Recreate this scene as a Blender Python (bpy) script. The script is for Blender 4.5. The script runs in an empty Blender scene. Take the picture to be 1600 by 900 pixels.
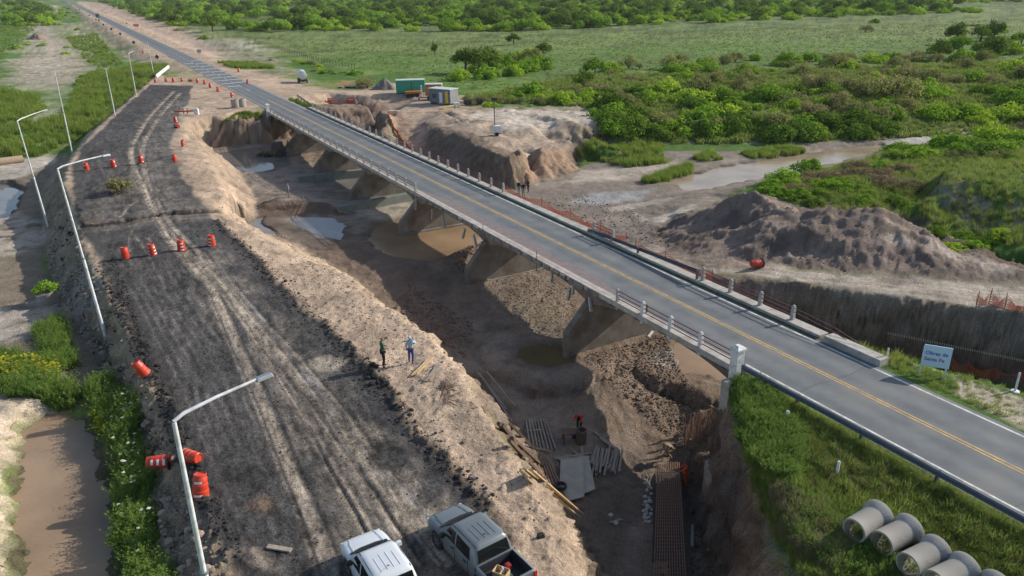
import bpy, bmesh, math, random
import numpy as np
from mathutils import Vector, Matrix, geometry
sce = bpy.context.scene
col = sce.collection
rnd = random.Random(7)

# ---------------------------------------------------------------- camera, light, exposure
CAM_H = 21.0; FPX = 1180.0; PITCH = math.radians(21.95); ROLL = math.radians(1.0)
S_, C_ = math.sin(PITCH), math.cos(PITCH); sr, cr = math.sin(ROLL), math.cos(ROLL)
FW = np.array((0, C_, -S_)); IX = np.array((cr, -S_*sr, -C_*sr)); IU = np.array((sr, S_*cr, C_*cr))
cam_d = bpy.data.cameras.new('camera'); cam = bpy.data.objects.new('camera', cam_d); col.objects.link(cam)
cam_d.sensor_width = 36; cam_d.lens = FPX/1600*36; cam_d.clip_start = 0.5; cam_d.clip_end = 60000
m3 = Matrix(((IX[0], IU[0], -FW[0]), (IX[1], IU[1], -FW[1]), (IX[2], IU[2], -FW[2])))
cam.matrix_world = Matrix.Translation((0, 0, CAM_H)) @ m3.to_4x4()
sce.camera = cam

SUN_EL = math.radians(29); sdx, sdy = .935, .354          # horizontal direction towards the sun
world = bpy.data.worlds.new('World'); sce.world = world; world.use_nodes = True
wn = world.node_tree; wn.nodes.clear()
sky = wn.nodes.new('ShaderNodeTexSky'); sky.sky_type = 'NISHITA'; sky.sun_disc = False
sky.sun_elevation = SUN_EL; sky.sun_rotation = math.atan2(sdx, sdy); sky.dust_density = 1.5; sky.altitude = 50
bg = wn.nodes.new('ShaderNodeBackground'); bg.inputs['Strength'].default_value = 0.15
wo = wn.nodes.new('ShaderNodeOutputWorld')
wn.links.new(sky.outputs[0], bg.inputs[0]); wn.links.new(bg.outputs[0], wo.inputs[0])
sun_d = bpy.data.lights.new('sun', 'SUN'); sun_d.energy = 4.7; sun_d.angle = math.radians(.53); sun_d.color = (1, .93, .84)
sun = bpy.data.objects.new('sun', sun_d); col.objects.link(sun)
sv = Vector((sdx*math.cos(SUN_EL), sdy*math.cos(SUN_EL), math.sin(SUN_EL)))
sun.rotation_euler = sv.to_track_quat('Z', 'Y').to_euler()
sce.view_settings.view_transform = 'Standard'; sce.view_settings.look = 'None'
sce.view_settings.exposure = 0.08; sce.view_settings.gamma = 1
sce.cycles.max_bounces = 5; sce.cycles.diffuse_bounces = 3; sce.cycles.glossy_bounces = 2
sce.cycles.transparent_max_bounces = 8; sce.cycles.caustics_reflective = False; sce.cycles.caustics_refractive = False

# ---------------------------------------------------------------- geometry of the site
def ray(px, py):
    return FW*FPX + IX*(px-800) + IU*(450-py)
def W(px, py, z=0.0):
    r = ray(px, py); t = (z-CAM_H)/r[2]; return (float(r[0]*t), float(r[1]*t))
AZ = math.radians(29.36); SA, CA = math.sin(AZ), math.cos(AZ)
def R(s, c):                    # along the highway (s) and across it (c), metres
    return (-s*SA + c*CA, s*CA + c*SA)
def SC(x, y): return (-x*SA + y*CA, x*CA + y*SA)

def _hash(ix, iy, seed):
    h = (ix*374761393 + iy*668265263 + seed*982451653) & 0xffffffff
    h = ((h ^ (h >> 13))*1274126177) & 0xffffffff
    return ((h ^ (h >> 16)) & 0xffff)/65535.0
def vn(x, y, seed=0):
    x = np.asarray(x, float); y = np.asarray(y, float)
    ix = np.floor(x).astype(np.int64); iy = np.floor(y).astype(np.int64)
    fx = x-ix; fy = y-iy; fx = fx*fx*(3-2*fx); fy = fy*fy*(3-2*fy)
    a = _hash(ix, iy, seed); b = _hash(ix+1, iy, seed); c = _hash(ix, iy+1, seed); d = _hash(ix+1, iy+1, seed)
    return (a*(1-fx)+b*fx)*(1-fy)+(c*(1-fx)+d*fx)*fy
def fbm(x, y, freq, octv=4, seed=0, gain=.5):
    s = 0; a = 1; n = 0
    x = np.asarray(x, float); y = np.asarray(y, float)
    for o in range(octv):
        ca, sa = math.cos(o*1.1+.3), math.sin(o*1.1+.3)
        s = s + a*vn((x*ca-y*sa)*freq, (x*sa+y*ca)*freq, seed+o*17); n += a; a *= gain; freq *= 2.03
    return s/n*2-1                                   # -1..1

# ---- terrain break lines: (pixel x, pixel y, height) sighted from the survey point, plus (s, c, z) along the highway
B = []          # world points
def seg(pts, step=1.2):
    for a, b in zip(pts[:-1], pts[1:]):
        L = math.hypot(b[0]-a[0], b[1]-a[1]); n = max(1, int(L/step))
        for i in range(n):
            t = i/n; B.append((a[0]+(b[0]-a[0])*t, a[1]+(b[1]-a[1])*t, a[2]+(b[2]-a[2])*t))
    B.append(tuple(pts[-1]))
def px(*p, off=(0, 0), dz=None, step=1.2):
    q = []
    for a, b, z in p:
        x, y = W(a, b, z); q.append((x+off[0], y+off[1], z if dz is None else dz))
    seg(q, step); return q
def rd(*p, step=3):
    q = [R(s, c)+(z,) for s, c, z in p]; seg(q, step); return q
NX, NY = CA, SA                 # across the highway, to the right
DX, DY = -SA, CA                # along it, away
# highway platform before and behind the bridge
for cc, zz in ((30.6, -.02), (34, -.02), (37.6, -.02)):
    rd((-60, cc, zz), (27.3, cc, zz)); rd((143.6, cc, zz), (300, cc, zz), step=4)
rd((-60, 29.0, -.15), (27.0, 29.3, -.15)); rd((-60, 39.2, -.15), (24, 39.0, -.15))
rd((144, 39.5, -.1), (300, 40, -.1), step=4); rd((150, 29.3, -.1), (300, 28.5, -.1), step=4)
# abutment faces
rd((27.6, 30.4, -.3), (27.6, 38.2, -.3), step=1); rd((28.3, 30.6, -6.5), (28.3, 35, -6.0), (28.3, 38.4, -5.6), step=1)
rd((143.3, 30.4, -.3), (143.3, 38.2, -.3), step=1); rd((142.7, 28.4, -4.9), (142.7, 39, -4.9), step=1)
# old embankment (detour): left edge, right crest
EL = px((400, 1100, 0), (380, 960, 0), (350, 900, 0), (330, 850, 0), (300, 770, 0), (262, 690, 0), (228, 610, 0), (195, 540, 0), (165, 480, 0), (135, 410, 0),
   (112, 345, 0), (98, 290, 0), (110, 245, 0), (143, 205, 0), (182, 172, 0), (215, 143, 0), (243, 118, 0))
ER = px((1010, 1060, -.3), (960, 960, -.3), (925, 890, -.3), (890, 840, -.1), (860, 790, .1), (830, 750, .2), (800, 700, .4), (770, 650, .6), (738, 600, .6), (700, 548, .6),
   (660, 512, .4), (610, 481, .2), (570, 452, 0), (540, 428, -.2), (500, 412, -.6), (450, 385, -.5), (405, 365, -.4), (368, 345, -.3), (345, 330, -.3), (352, 312, -.4), (350, 290, -.4),
   (335, 262, -.4), (315, 235, -.4), (298, 212, -.3), (290, 196, -.3), (300, 187, -.2), (330, 182, -.2), (370, 184, -.2), (405, 182, -.2))
px((620, 1060, .0), (560, 900, 0.05), (470, 740, .1), (400, 600, .15), (300, 450, .15), (230, 340, .1), (200, 260, .05), (230, 190, 0), (270, 140, 0))
px((760, 960, 0), (700, 800, .1), (620, 680, .3), (560, 600, .35), (480, 500, .25), (400, 420, .1), (330, 345, 0), (300, 280, 0), (280, 210, 0), (300, 150, 0))
# toe of its right side
n_ = [(5.2, -7.6), (5.2, -7.6), (4.8, -7.6), (4.6, -7.4), (4.6, -7.2), (4.2, -7.0), (4.2, -6.8), (4.2, -6.4), (4.2, -6.1), (4.4, -5.8), (4.4, -5.6), (4.2, -5.4), (3.8, -5.1), (3.2, -4.8)]
base = [(1010, 1060, -.3), (960, 960, -.3), (925, 890, -.3), (890, 840, -.1), (860, 790, .1), (830, 750, .2), (800, 700, .4), (770, 650, .6), (738, 600, .6), (700, 548, .6), (660, 512, .4), (610, 481, .2), (570, 452, 0), (540, 428, -.2)]
q = []
for (a, b, z), (o, dz) in zip(base, n_):
    x, y = W(a, b, z); q.append((x+NX*o, y+NY*o, dz))
seg(q)
px((560, 432, -4.7), (520, 412, -4.7), (480, 393, -4.8), (432, 373, -4.8), (396, 352, -4.8), (402, 330, -4.6), (400, 312, -4.5), (388, 290, -4.6), (372, 262, -4.7), (356, 244, -4.8))
for a, b in ((300, 187), (330, 182), (370, 184), (405, 182), (290, 196), (296, 208)):
    x, y = W(a, b, -.2); x -= DX*1.6-NX*.5; y -= DY*1.6-NY*.5; B.append((x, y, -4.8)); B.append((x+.8*NX, y+.8*NY, -4.85))
# left toe, ditch, canal
px((262, 1060, -1.77), (255, 960, -1.77), (243, 900, -1.77), (232, 800, -1.77), (215, 720, -1.77), (200, 650, -1.77), (178, 600, -2.01), (150, 555, -2.37), (112, 500, -2.78), (88, 455, -3.04), (74, 400, -3.28),
   (66, 350, -3.48), (60, 310, -3.73), (80, 262, -3.64), (120, 222, -3.19), (160, 190, -2.40), (200, 156, -1.80), (235, 122, -1.30))
px((205, 1060, -2.41), (190, 960, -2.41), (176, 900, -2.41), (168, 800, -2.41), (160, 720, -2.41), (140, 655, -2.41), (105, 640, -2.38))
px((110, 1060, -3.26), (105, 900, -3.26), (100, 800, -3.26), (100, 700, -3.13), (95, 668, -2.86))
px((5, 1060, -2.45), (18, 960, -2.45), (20, 900, -2.45), (28, 800, -2.45), (31, 700, -2.45), (42, 662, -2.45), (72, 646, -2.45))
px((-60, 1060, -0.95), (-40, 960, -0.88), (-18, 900, -0.82), (0, 800, -0.88), (0, 700, -0.95), (8, 650, -1.09), (40, 628, -1.50), (85, 622, -1.97), (130, 628, -2.04))
px((-200, 1000, -0.68), (-200, 700, -0.82), (-150, 600, -1.25), (-40, 575, -1.56), (30, 580, -1.76), (80, 600, -2.01))
px((-120, 520, -2.66), (0, 510, -2.83), (50, 490, -2.96)); px((-120, 420, -3.12), (0, 420, -3.20), (50, 420, -3.20))
px((-80, 345, -4.02), (0, 330, -4.23), (22, 305, -4.35), (30, 296, -4.16), (48, 285, -3.93)); px((-60, 365, -3.68), (0, 356, -3.72), (22, 343, -3.77), (30, 322, -3.77), (48, 300, -3.82))
px((-80, 275, -3.87), (0, 262, -3.83), (50, 248, -3.69), (75, 240, -3.63)); px((-100, 250, -3.10), (0, 240, -2.94), (60, 228, -2.78), (95, 212, -2.60))
px((-100, 200, -2.20), (0, 190, -2.20), (60, 185, -2.10), (110, 180, -2.00)); px((-60, 130, -1.70), (60, 130, -1.70), (140, 130, -1.80), (190, 135, -1.70))
px((40, 40, -1.50), (100, 50, -1.50), (140, 40, -1.50)); px((150, 60, -1.40), (190, 85, -1.40), (225, 108, -1.20))
# pit floor
F5 = [(880, 700, -6.9), (850, 760, -7.0), (930, 860, -7.4), (980, 960, -7.8), (1000, 750, -7.6), (1090, 880, -8.3), (1100, 780, -8.4), (1060, 770, -8.3), (1060, 705, -7.6), (1060, 620, -6.3),
      (950, 600, -5.9), (850, 570, -5.8), (760, 520, -5.7), (700, 480, -5.6), (905, 560, -5.6), (1000, 540, -5.6), (1080, 560, -5.6), (1120, 590, -5.8), (800, 450, -5.2), (860, 470, -5.2), (700, 447, -5.1),
      (1100, 960, -8.6), (1000, 1060, -8.6), (830, 620, -6.3), (930, 670, -6.8), (780, 560, -6.1)]
for a, b, z in F5:
    B.append(W(a, b, z)+(z,))
px((575, 440, -4.5), (625, 415, -4.35), (680, 412, -4.3), (715, 400, -4.0), (745, 385, -3.9), (770, 375, -4.0), (800, 372, -4.2))   # ridge before the pond
px((640, 392, -5.4), (680, 390, -5.4), (720, 376, -5.4), (745, 362, -5.3)); px((650, 345, -5.3), (700, 340, -5.2), (740, 340, -5.1)); px((600, 365, -5.1), (630, 350, -5.2))
px((590, 345, -4.75), (570, 372, -4.8), (592, 398, -4.8)); px((700, 322, -4.7), (640, 325, -4.7), (600, 335, -4.7), (560, 350, -4.75))
px((455, 345, -4.95), (500, 352, -4.8), (530, 372, -5.0)); px((400, 352, -5.1), (420, 356, -5.1), (440, 365, -5.1)); px((440, 348, -5.1), (480, 352, -5.1), (500, 375, -5.1), (512, 384, -5.1)); px((500, 345, -5.05), (530, 360, -5.05))
px((405, 317, -3.7), (440, 314, -3.8), (480, 314, -3.9), (525, 320, -4.2)); px((405, 335, -4.7), (450, 336, -4.75), (520, 338, -4.8), (560, 335, -4.7)); px((440, 290, -4.5), (500, 296, -4.5), (540, 300, -4.5)); px((410, 300, -4.2), (430, 302, -4.2))
px((360, 247, -5.1), (400, 258, -5.1), (430, 248, -5.0)); px((470, 262, -4.7), (520, 280, -4.7), (600, 300, -4.7))
for s in range(44, 143, 5):
    zz = -4.9 if s > 62 else -5.2
    for c in (31, 34.5, 38): B.append(R(s, c)+(zz if not (58 < s < 78) else -5.2,))
# right of the bridge: river bed
for a, b, z in ((830, 320, -4.5), (880, 335, -4.4), (900, 300, -4.4), (960, 320, -4.4), (1000, 300, -4.4), (1040, 320, -4.3), (1100, 300, -4.3), (950, 280, -4.3), (1000, 250, -4.1), (1150, 245, -4.2), (920, 262, -4.3), (1130, 310, -4.2),
                (820, 300, -4.5), (780, 300, -4.5), (1060, 262, -4.3), (1250, 232, -4.1), (1350, 222, -4.1), (760, 292, -4.5), (720, 285, -4.5)):
    B.append(W(a, b, z)+(z,))
px((1052, 283, -4.35), (1090, 272, -4.4), (1130, 262, -4.4), (1200, 249, -4.4), (1290, 240, -4.4), (1380, 228, -4.4)); px((1080, 296, -4.4), (1130, 291, -4.4), (1170, 280, -4.4), (1220, 268, -4.4), (1290, 255, -4.4), (1350, 240, -4.4))
px((1090, 284, -5.1), (1130, 277, -5.1), (1200, 259, -5.1), (1290, 246, -5.1), (1360, 235, -5))
px((1400, 232, -4.0), (1500, 222, -3.8), (1560, 215, -3.6)); px((1250, 275, -3.6), (1180, 292, -3.8), (1140, 305, -3.9), (1330, 255, -3.7))
# right bank terrace, path, cliff above the pit
CL = [(985, 388, -3.8), (1040, 412, -3.0), (1090, 428, -2.4), (1140, 440, -2.0), (1200, 440, -1.8), (1260, 446, -1.6), (1320, 454, -1.5), (1400, 466, -1.4), (1500, 479, -1.3), (1600, 492, -1.2), (1750, 515, -1.2), (2000, 560, -1.2)]
px(*CL)
px(*[(a, b, z) for a, b, z in CL[2:]], off=(-NX*1.6+.3*DX, -NY*1.6+.3*DY), dz=-4.6)
px(*[(a, b, z) for a, b, z in CL[2:]], off=(-NX*2.6, -NY*2.6), dz=-5.8)
px((1030, 395, -3.2), (1120, 410, -2.1), (1200, 420, -1.7), (1300, 428, -1.5), (1450, 446, -1.3), (1600, 460, -1.2), (1750, 480, -1.2))
px((960, 352, -4.2), (1000, 372, -3.8), (1060, 392, -3.0), (1150, 405, -1.9), (1300, 418, -1.5), (1450, 432, -1.3), (1600, 445, -1.2), (1800, 470, -1.2))
# spoil mound
px((1035, 358, -3.6), (1075, 340, -2.4), (1110, 322, -1.0), (1140, 306, .3), (1165, 296, 1.2), (1200, 300, 1.1), (1218, 318, .9), (1250, 326, .6), (1290, 324, 1.3), (1340, 322, 1.8), (1385, 322, 2.0), (1425, 338, 1.3), (1450, 355, .7), (1490, 378, 0), (1540, 400, -.7), (1590, 425, -1.1), step=.8)
px((1120, 350, -2.0), (1180, 362, -.7), (1250, 360, .2), (1310, 368, .4), (1370, 378, .2), (1420, 390, -.2), (1480, 408, -.8), step=1)
px((1230, 385, -1.0), (1300, 395, -.9), (1350, 405, -.9), (1400, 412, -1.0))
for a, b, z in ((1165, 296, 1.2), (1200, 300, 1.1), (1250, 326, .6), (1290, 324, 1.3), (1340, 322, 1.8), (1385, 322, 2.0), (1425, 338, 1.3), (1450, 355, .7), (1490, 378, 0)):
    x, y = W(a, b, z); B.append((x+.5, y+4+z, -2.2)); B.append((x+1, y+7+z, -2.6))
# bushy bank behind the mound, gully, raised pasture edge on the right
for a, b, z in ((1200, 300, -2.6), (1250, 285, -2.4), (1330, 290, -2.2), (1400, 330, -2.3), (1450, 360, -2.2), (1520, 375, -2.2), (1600, 390, -2.2), (1700, 400, -2.2), (1330, 262, -2.6), (1400, 250, -2.4), (1500, 240, -2.2), (1600, 230, -2.0), (1430, 290, -1.8)):
    B.append(W(a, b, z)+(z,))
px((1500, 388, -3.4), (1560, 408, -3.4), (1640, 425, -3.4)); px((1490, 372, -2.2), (1550, 386, -2.2), (1620, 398, -2.2), (1700, 410, -2.2))
px((1455, 300, .2), (1480, 288, .6), (1520, 284, .7), (1600, 300, .6), (1700, 310, .6)); px((1450, 325, -1.9), (1500, 345, -1.9), (1560, 355, -2), (1650, 365, -2)); px((1480, 268, .6), (1600, 262, .8), (1700, 270, .8)); px((1500, 250, -1.2), (1600, 240, -1.2))
# verge right of the near highway
px((1275, 522, -.25), (1310, 529, -.15), (1360, 542, -.2), (1440, 562, -.3), (1500, 577, -.4), (1600, 608, -.4), (1750, 650, -.4), (2000, 720, -.4), off=(0, 0))
px((1275, 522, -.25), (1310, 529, -.15), (1360, 542, -.2), (1440, 562, -.3), (1500, 577, -.4), (1600, 608, -.4), (1750, 650, -.4), (2000, 720, -.4), off=(NX*1.1, NY*1.1), dz=-5.6)
# grassy bank left of the near highway, cliff to the pit
px((1142, 600, -.3), (1150, 650, -.4), (1160, 700, -.6), (1180, 745, -.8), (1205, 790, -.9), (1225, 850, -1.0), (1240, 900, -1.05), (1270, 980, -1.1), (1330, 1080, -1.2))
for (a, b, z), o in zip(((1142, 600, -.3), (1150, 650, -.4), (1160, 700, -.6), (1180, 745, -.8), (1205, 790, -.9), (1225, 850, -1.0), (1240, 900, -1.05), (1270, 980, -1.1), (1330, 1080, -1.2)), (.5, .6, .8, 1.2, 1.9, 2.6, 3.2, 3.6, 4.0)):
    x, y = W(a, b, z)
    for f_, z_ in ((.4, -3.6), (.75, -6.2), (1, -8.5), (1.5, -8.7)): B.append((x-o*f_*.93, y-o*f_*.2, z_))
px((1200, 640, -.2), (1300, 740, -.35), (1400, 830, -.5), (1500, 900, -.6), (1600, 960, -.7)); px((1250, 760, -.6), (1330, 850, -.75), (1400, 930, -.8))
# bush bank beyond the river, camp plateau, hollow and ramp
px((900, 238, -4.0), (950, 228, -4.0), (1100, 224, -4.0), (1250, 226, -4.0), (1400, 214, -3.9), (1520, 203, -3.6), (1650, 195, -3.4))
px((965, 168, -1.3), (1050, 165, -1.3), (1200, 165, -1.3), (1400, 160, -1.3), (1600, 150, -1.3), (1700, 150, -1.3))
px((664, 190, -.9), (690, 206, -.3), (720, 212, 0), (745, 226, -.5), (770, 236, .1), (800, 244, -.2), (822, 232, -.9), (845, 228, -.7), (872, 236, -1.6), (905, 214, -1.2), (930, 205, -1.9), (950, 196, -1.3))
px((688, 172, -.2), (710, 182, .2), (740, 193, .3), (765, 203, .1), step=.8); px((684, 176, -.9), (706, 187, -.8), (736, 199, -.8)); px((790, 172, -.3), (840, 176, .2), (885, 182, .1), (908, 192, -.3), step=.8); px((786, 178, -1.0), (836, 183, -.9), (880, 190, -1.0)); px((808, 214, -.9), (818, 232, -1.6), (828, 262, -3.4), (836, 292, -4.4)); px((798, 236, -.6), (806, 262, -2.6), (816, 292, -4.3)); px((842, 236, -1.2), (850, 262, -3.0))
for a, b, z in ((760, 208, -.9), (790, 215, -.2), (820, 214, -1.0), (850, 208, -1.6), (880, 215, -1.0), (900, 198, -1.3), (730, 196, -.4), (860, 222, -1.7), (705, 196, -.7), (840, 198, -.5)): B.append(W(a, b, z)+(z,))
px((650, 236, -3.4), (672, 266, -4.4), (720, 283, -4.5), (780, 297, -4.5), (850, 284, -4.4), (905, 264, -4.3), (893, 240, -4.1), (940, 224, -4.0))
px((730, 182, -.8), (770, 190, -.2), (800, 188, -.6), (850, 190, -1.0), (880, 186, -.5), (940, 182, -.9)); px((700, 172, -.9), (760, 172, -.9), (850, 168, -.9), (950, 165, -1.1))
px((680, 165, -.9), (660, 180, -1.2), (645, 200, -1.9), (650, 225, -3.0), (668, 262, -4.4)); px((640, 160, -.9), (620, 175, -1.1), (618, 200, -2.0), (628, 240, -3.8)); px((610, 178, -1.0), (603, 195, -1.2), (606, 212, -1.8), (613, 232, -3.8))
px((455, 158, -.3), (490, 168, -.3), (520, 164, -.5), (555, 161, -.7), (585, 170, -.9), (600, 182, -1.0), (600, 205, -1.3))
px((505, 186, -4.7), (530, 180, -4.7), (560, 178, -4.7), (582, 188, -4.7), (590, 205, -4.7), (595, 225, -4.6))
px((400, 120, -.4), (470, 140, -.6), (560, 150, -.8), (640, 145, -1), (720, 155, -1)); px((470, 115, -1.2), (560, 125, -1.2), (640, 115, -1.3), (800, 145, -1.3), (950, 150, -1.3))
for x in range(-220, 241, 20):
    B.append((x, 262, -1.4)); B.append((x, 235 if not -110 < x < -60 else 262.5, -1.4)); B.append((x, -5, -2.5))
for y in range(0, 262, 20):
    B.append((-170, y, -2.0)); B.append((190, y, -1.5))
for a, b in ((500, 60), (700, 60), (900, 60), (1200, 60), (1500, 60), (600, 90), (900, 100), (1200, 110), (1500, 110), (1000, 130)):
    x, y = W(a, b, -1.4)
    if y < 230: B.append((x, y, -1.4))
B.append((-30, 8, -.05)); 
for s_ in (27.0, 27.6, 28.4):
    for c_ in (28.0, 28.9): B.append(R(s_, c_)+(-8.7,))
    B.append(R(s_, 29.75)+(-.5 if s_ < 27.7 else -6.5,))
B = [b for b in B if not (26.8 < SC(b[0], b[1])[0] < 28.0 and 28.9 < SC(b[0], b[1])[1] < 29.7)]
B = [b for b in B if -170 <= b[0] <= 190 and -5 <= b[1] <= 265]

# ---- rasterise the triangulated break lines
X0, Y0, GR = -150.0, 2.0, 0.25; NXG, NYG = 1280, 1020
def build_height():
    seen = {}; pts = []; zs = []
    for x, y, z in B:
        k = (round(x*4), round(y*4))
        if k in seen: continue
        seen[k] = 1; pts.append(Vector((x, y))); zs.append(z)
    vs, es, fs, ov, oe, of = geometry.delaunay_2d_cdt(pts, [], [], 0, 1e-6)
    zz = [zs[o[0]] if o else -2 for o in ov]
    Hm = np.full((NYG, NXG), -1.4)
    for f in fs:
        a, b, c = f; xa, ya = vs[a]; xb, yb = vs[b]; xc, yc = vs[c]
        i0 = max(0, int((min(xa, xb, xc)-X0)/GR)); i1 = min(NXG-1, int((max(xa, xb, xc)-X0)/GR)+1)
        j0 = max(0, int((min(ya, yb, yc)-Y0)/GR)); j1 = min(NYG-1, int((max(ya, yb, yc)-Y0)/GR)+1)
        if i1 < i0 or j1 < j0: continue
        gx = X0+GR*np.arange(i0, i1+1)[None, :]; gy = Y0+GR*np.arange(j0, j1+1)[:, None]
        d = (yb-yc)*(xa-xc)+(xc-xb)*(ya-yc)
        if abs(d) < 1e-9: continue
        u = ((yb-yc)*(gx-xc)+(xc-xb)*(gy-yc))/d; v = ((yc-ya)*(gx-xc)+(xa-xc)*(gy-yc))/d; w = 1-u-v
        m = (u >= -1e-4) & (v >= -1e-4) & (w >= -1e-4)
        z = u*zz[a]+v*zz[b]+w*zz[c]
        Hm[j0:j1+1, i0:i1+1][m] = z[m]
    for _ in range(2):
        P = np.pad(Hm, 1, mode='edge')
        Hm = (P[:-2, 1:-1]+P[2:, 1:-1]+P[1:-1, :-2]+P[1:-1, 2:]+2*P[1:-1, 1:-1])/6
    return Hm
HM = build_height()
def poly_sd(P, qx, qy):
    n = len(P); ins = np.zeros(len(qx), bool); dm = np.full(len(qx), 1e9)
    for i in range(n):
        ax, ay = P[i][:2]; bx, by = P[(i+1) % n][:2]
        if ay != by:
            cnd = ((ay > qy) != (by > qy)) & (qx < (bx-ax)*(qy-ay)/(by-ay)+ax); ins ^= cnd
        ex, ey = bx-ax, by-ay; L = ex*ex+ey*ey+1e-9
        t = np.clip(((qx-ax)*ex+(qy-ay)*ey)/L, 0, 1)
        dm = np.minimum(dm, np.hypot(qx-ax-t*ex, qy-ay-t*ey))
    return np.where(ins, dm, -dm)
PUDDLES = [
 ('puddle', 'green', [(822, 548), (850, 543), (883, 550), (886, 560), (860, 567), (832, 564)], -5.66, .5),
 ('puddle', 'brown', [(1055, 538), (1078, 530), (1112, 560), (1132, 590), (1112, 582), (1068, 574), (1062, 556)], -5.86, .5),
 ('puddle', 'grey', [(383, 350), (425, 342), (455, 350), (497, 370), (514, 386), (492, 382), (458, 362), (432, 357), (405, 366), (385, 374)], -4.93, .6),
 ('puddle', 'grey', [(468, 342), (500, 344), (538, 362), (532, 370), (505, 360)], -4.9, .5),
 ('pond', 'brown', [(588, 352), (640, 345), (700, 333), (745, 348), (756, 372), (710, 398), (670, 411), (640, 409), (605, 396), (583, 375)], -4.95, .8),
 ('puddle', 'grey', [(345, 240), (400, 232), (440, 240), (440, 258), (405, 266), (365, 258)], -4.88, .8),
 ('puddle', 'grey', [(505, 280), (560, 274), (575, 282), (540, 292), (508, 292)], -4.8, .8),
 ('river', 'grey', [(1050, 284), (1130, 263), (1200, 249), (1290, 239), (1375, 227), (1380, 237), (1290, 257), (1170, 282), (1085, 298)], -4.56, 1.0),
 ('ditch_water', 'grey', [(-90, 288), (18, 290), (32, 298), (20, 330), (4, 346), (-90, 352)], -4.5, .7)]
_gx, _gy = np.meshgrid(X0+GR*np.arange(NXG), Y0+GR*np.arange(NYG))
for nm_, cl_, P_, zw_, wp_ in PUDDLES:
    Pw_ = [W(a, b, zw_) for a, b in P_]; xs_ = [q[0] for q in Pw_]; yy_ = [q[1] for q in Pw_]
    i0 = max(0, int((min(xs_)-5-X0)/GR)); i1 = min(NXG, int((max(xs_)+5-X0)/GR)); j0 = max(0, int((min(yy_)-5-Y0)/GR)); j1 = min(NYG, int((max(yy_)+5-Y0)/GR))
    if i1 <= i0 or j1 <= j0: continue
    qx = _gx[j0:j1, i0:i1].ravel(); qy = _gy[j0:j1, i0:i1].ravel()
    sd = poly_sd(Pw_, qx, qy)+fbm(qx, qy, .45, 4, 401)*wp_*1.2+(1.3 if cl_ == 'grey' and nm_ == 'puddle' else .5); hh = HM[j0:j1, i0:i1].ravel()
    hh = np.where(sd > 0, np.minimum(hh, zw_-np.clip(sd*.22, 0, .35)), np.where(sd > -3.2, np.maximum(hh, zw_+np.clip(-sd*.12, 0, .16)), hh))
    HM[j0:j1, i0:i1] = hh.reshape(j1-j0, i1-i0)
gy_, gx_ = np.gradient(HM, GR)
SL = np.minimum(np.hypot(gx_, gy_), 3.0)
for _ in range(4):
    P = np.pad(SL, 1, mode='edge'); SL = (P[:-2, 1:-1]+P[2:, 1:-1]+P[1:-1, :-2]+P[1:-1, 2:]+P[1:-1, 1:-1])/5
def bil(A_, x, y):
    u = np.clip((np.asarray(x, float)-X0)/GR, 0, NXG-1.001); v = np.clip((np.asarray(y, float)-Y0)/GR, 0, NYG-1.001)
    i = u.astype(int); j = v.astype(int); fu = u-i; fv = v-j
    return (A_[j, i]*(1-fu)+A_[j, i+1]*fu)*(1-fv)+(A_[j+1, i]*(1-fu)+A_[j+1, i+1]*fu)*fv
def h0(x, y):
    x = np.asarray(x, float); y = np.asarray(y, float)
    h = bil(HM, x, y)
    s, c = SC(x, y)
    # far highway embankment, everything else settles to the plain
    ex = np.maximum(np.maximum(-150-x, x-168), y-254)
    t = np.clip(ex/15, 0, 1)
    far = -1.4+1.4*np.clip(1-(np.abs(c-34.5)-8)/6, 0, 1)*(s > 150)
    h = h*(1-t)+far*t
    return h
def G(px_, py_, lift=0.0):
    """point on the ground sighted at a pixel of the survey picture"""
    r = ray(px_, py_); t0 = 12/np.linalg.norm(r)
    t = t0; last = t
    for k in range(1400):
        p = r*t; z = CAM_H+p[2]
        g = float(h0(p[0], p[1]))
        if z <= g: break
        last = t; t += max(.02, (z-g)*.35)/np.linalg.norm(r)*1.0
        if p[1] > 15000: break
    lo, hi = last, t
    for _ in range(14):
        m = (lo+hi)/2; p = r*m
        if CAM_H+p[2] <= float(h0(p[0], p[1])): hi = m
        else: lo = m
    p = r*hi
    return (float(p[0]), float(p[1]), float(h0(p[0], p[1]))+lift)

# ---------------------------------------------------------------- ground sheet vertices
ys = [6.0]
while ys[-1] < 300:
    y = ys[-1]; foot = (y*y+CAM_H**2)/(CAM_H*FPX*.64)
    cap = .27 if y < 110 else (.34 if y < 150 else .34+(y-150)*.012)
    ys.append(y+min(cap, max(.1, 1.15*foot)))
while ys[-1] < 30000: ys.append(ys[-1]*1.035)
ys = np.array([-60, -20, 0.0]+ys)
ncol = 760
sx = np.linspace(-1, 1, ncol)
sx = np.concatenate([[-6, -3.5, -2.2, -1.6, -1.3, -1.15, -1.07], sx, [1.07, 1.15, 1.3, 1.6, 2.2, 3.5, 6]])
half = np.maximum(ys, 6)*.735+9.0
GXv = sx[None, :]*half[:, None]; GYv = np.repeat(ys[:, None], len(sx), 1)
nr, nc = GXv.shape
vx = GXv.ravel(); vy = GYv.ravel(); vd = np.hypot(vx, vy)
vs_, vc_ = SC(vx, vy)
vz = h0(vx, vy)

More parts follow.
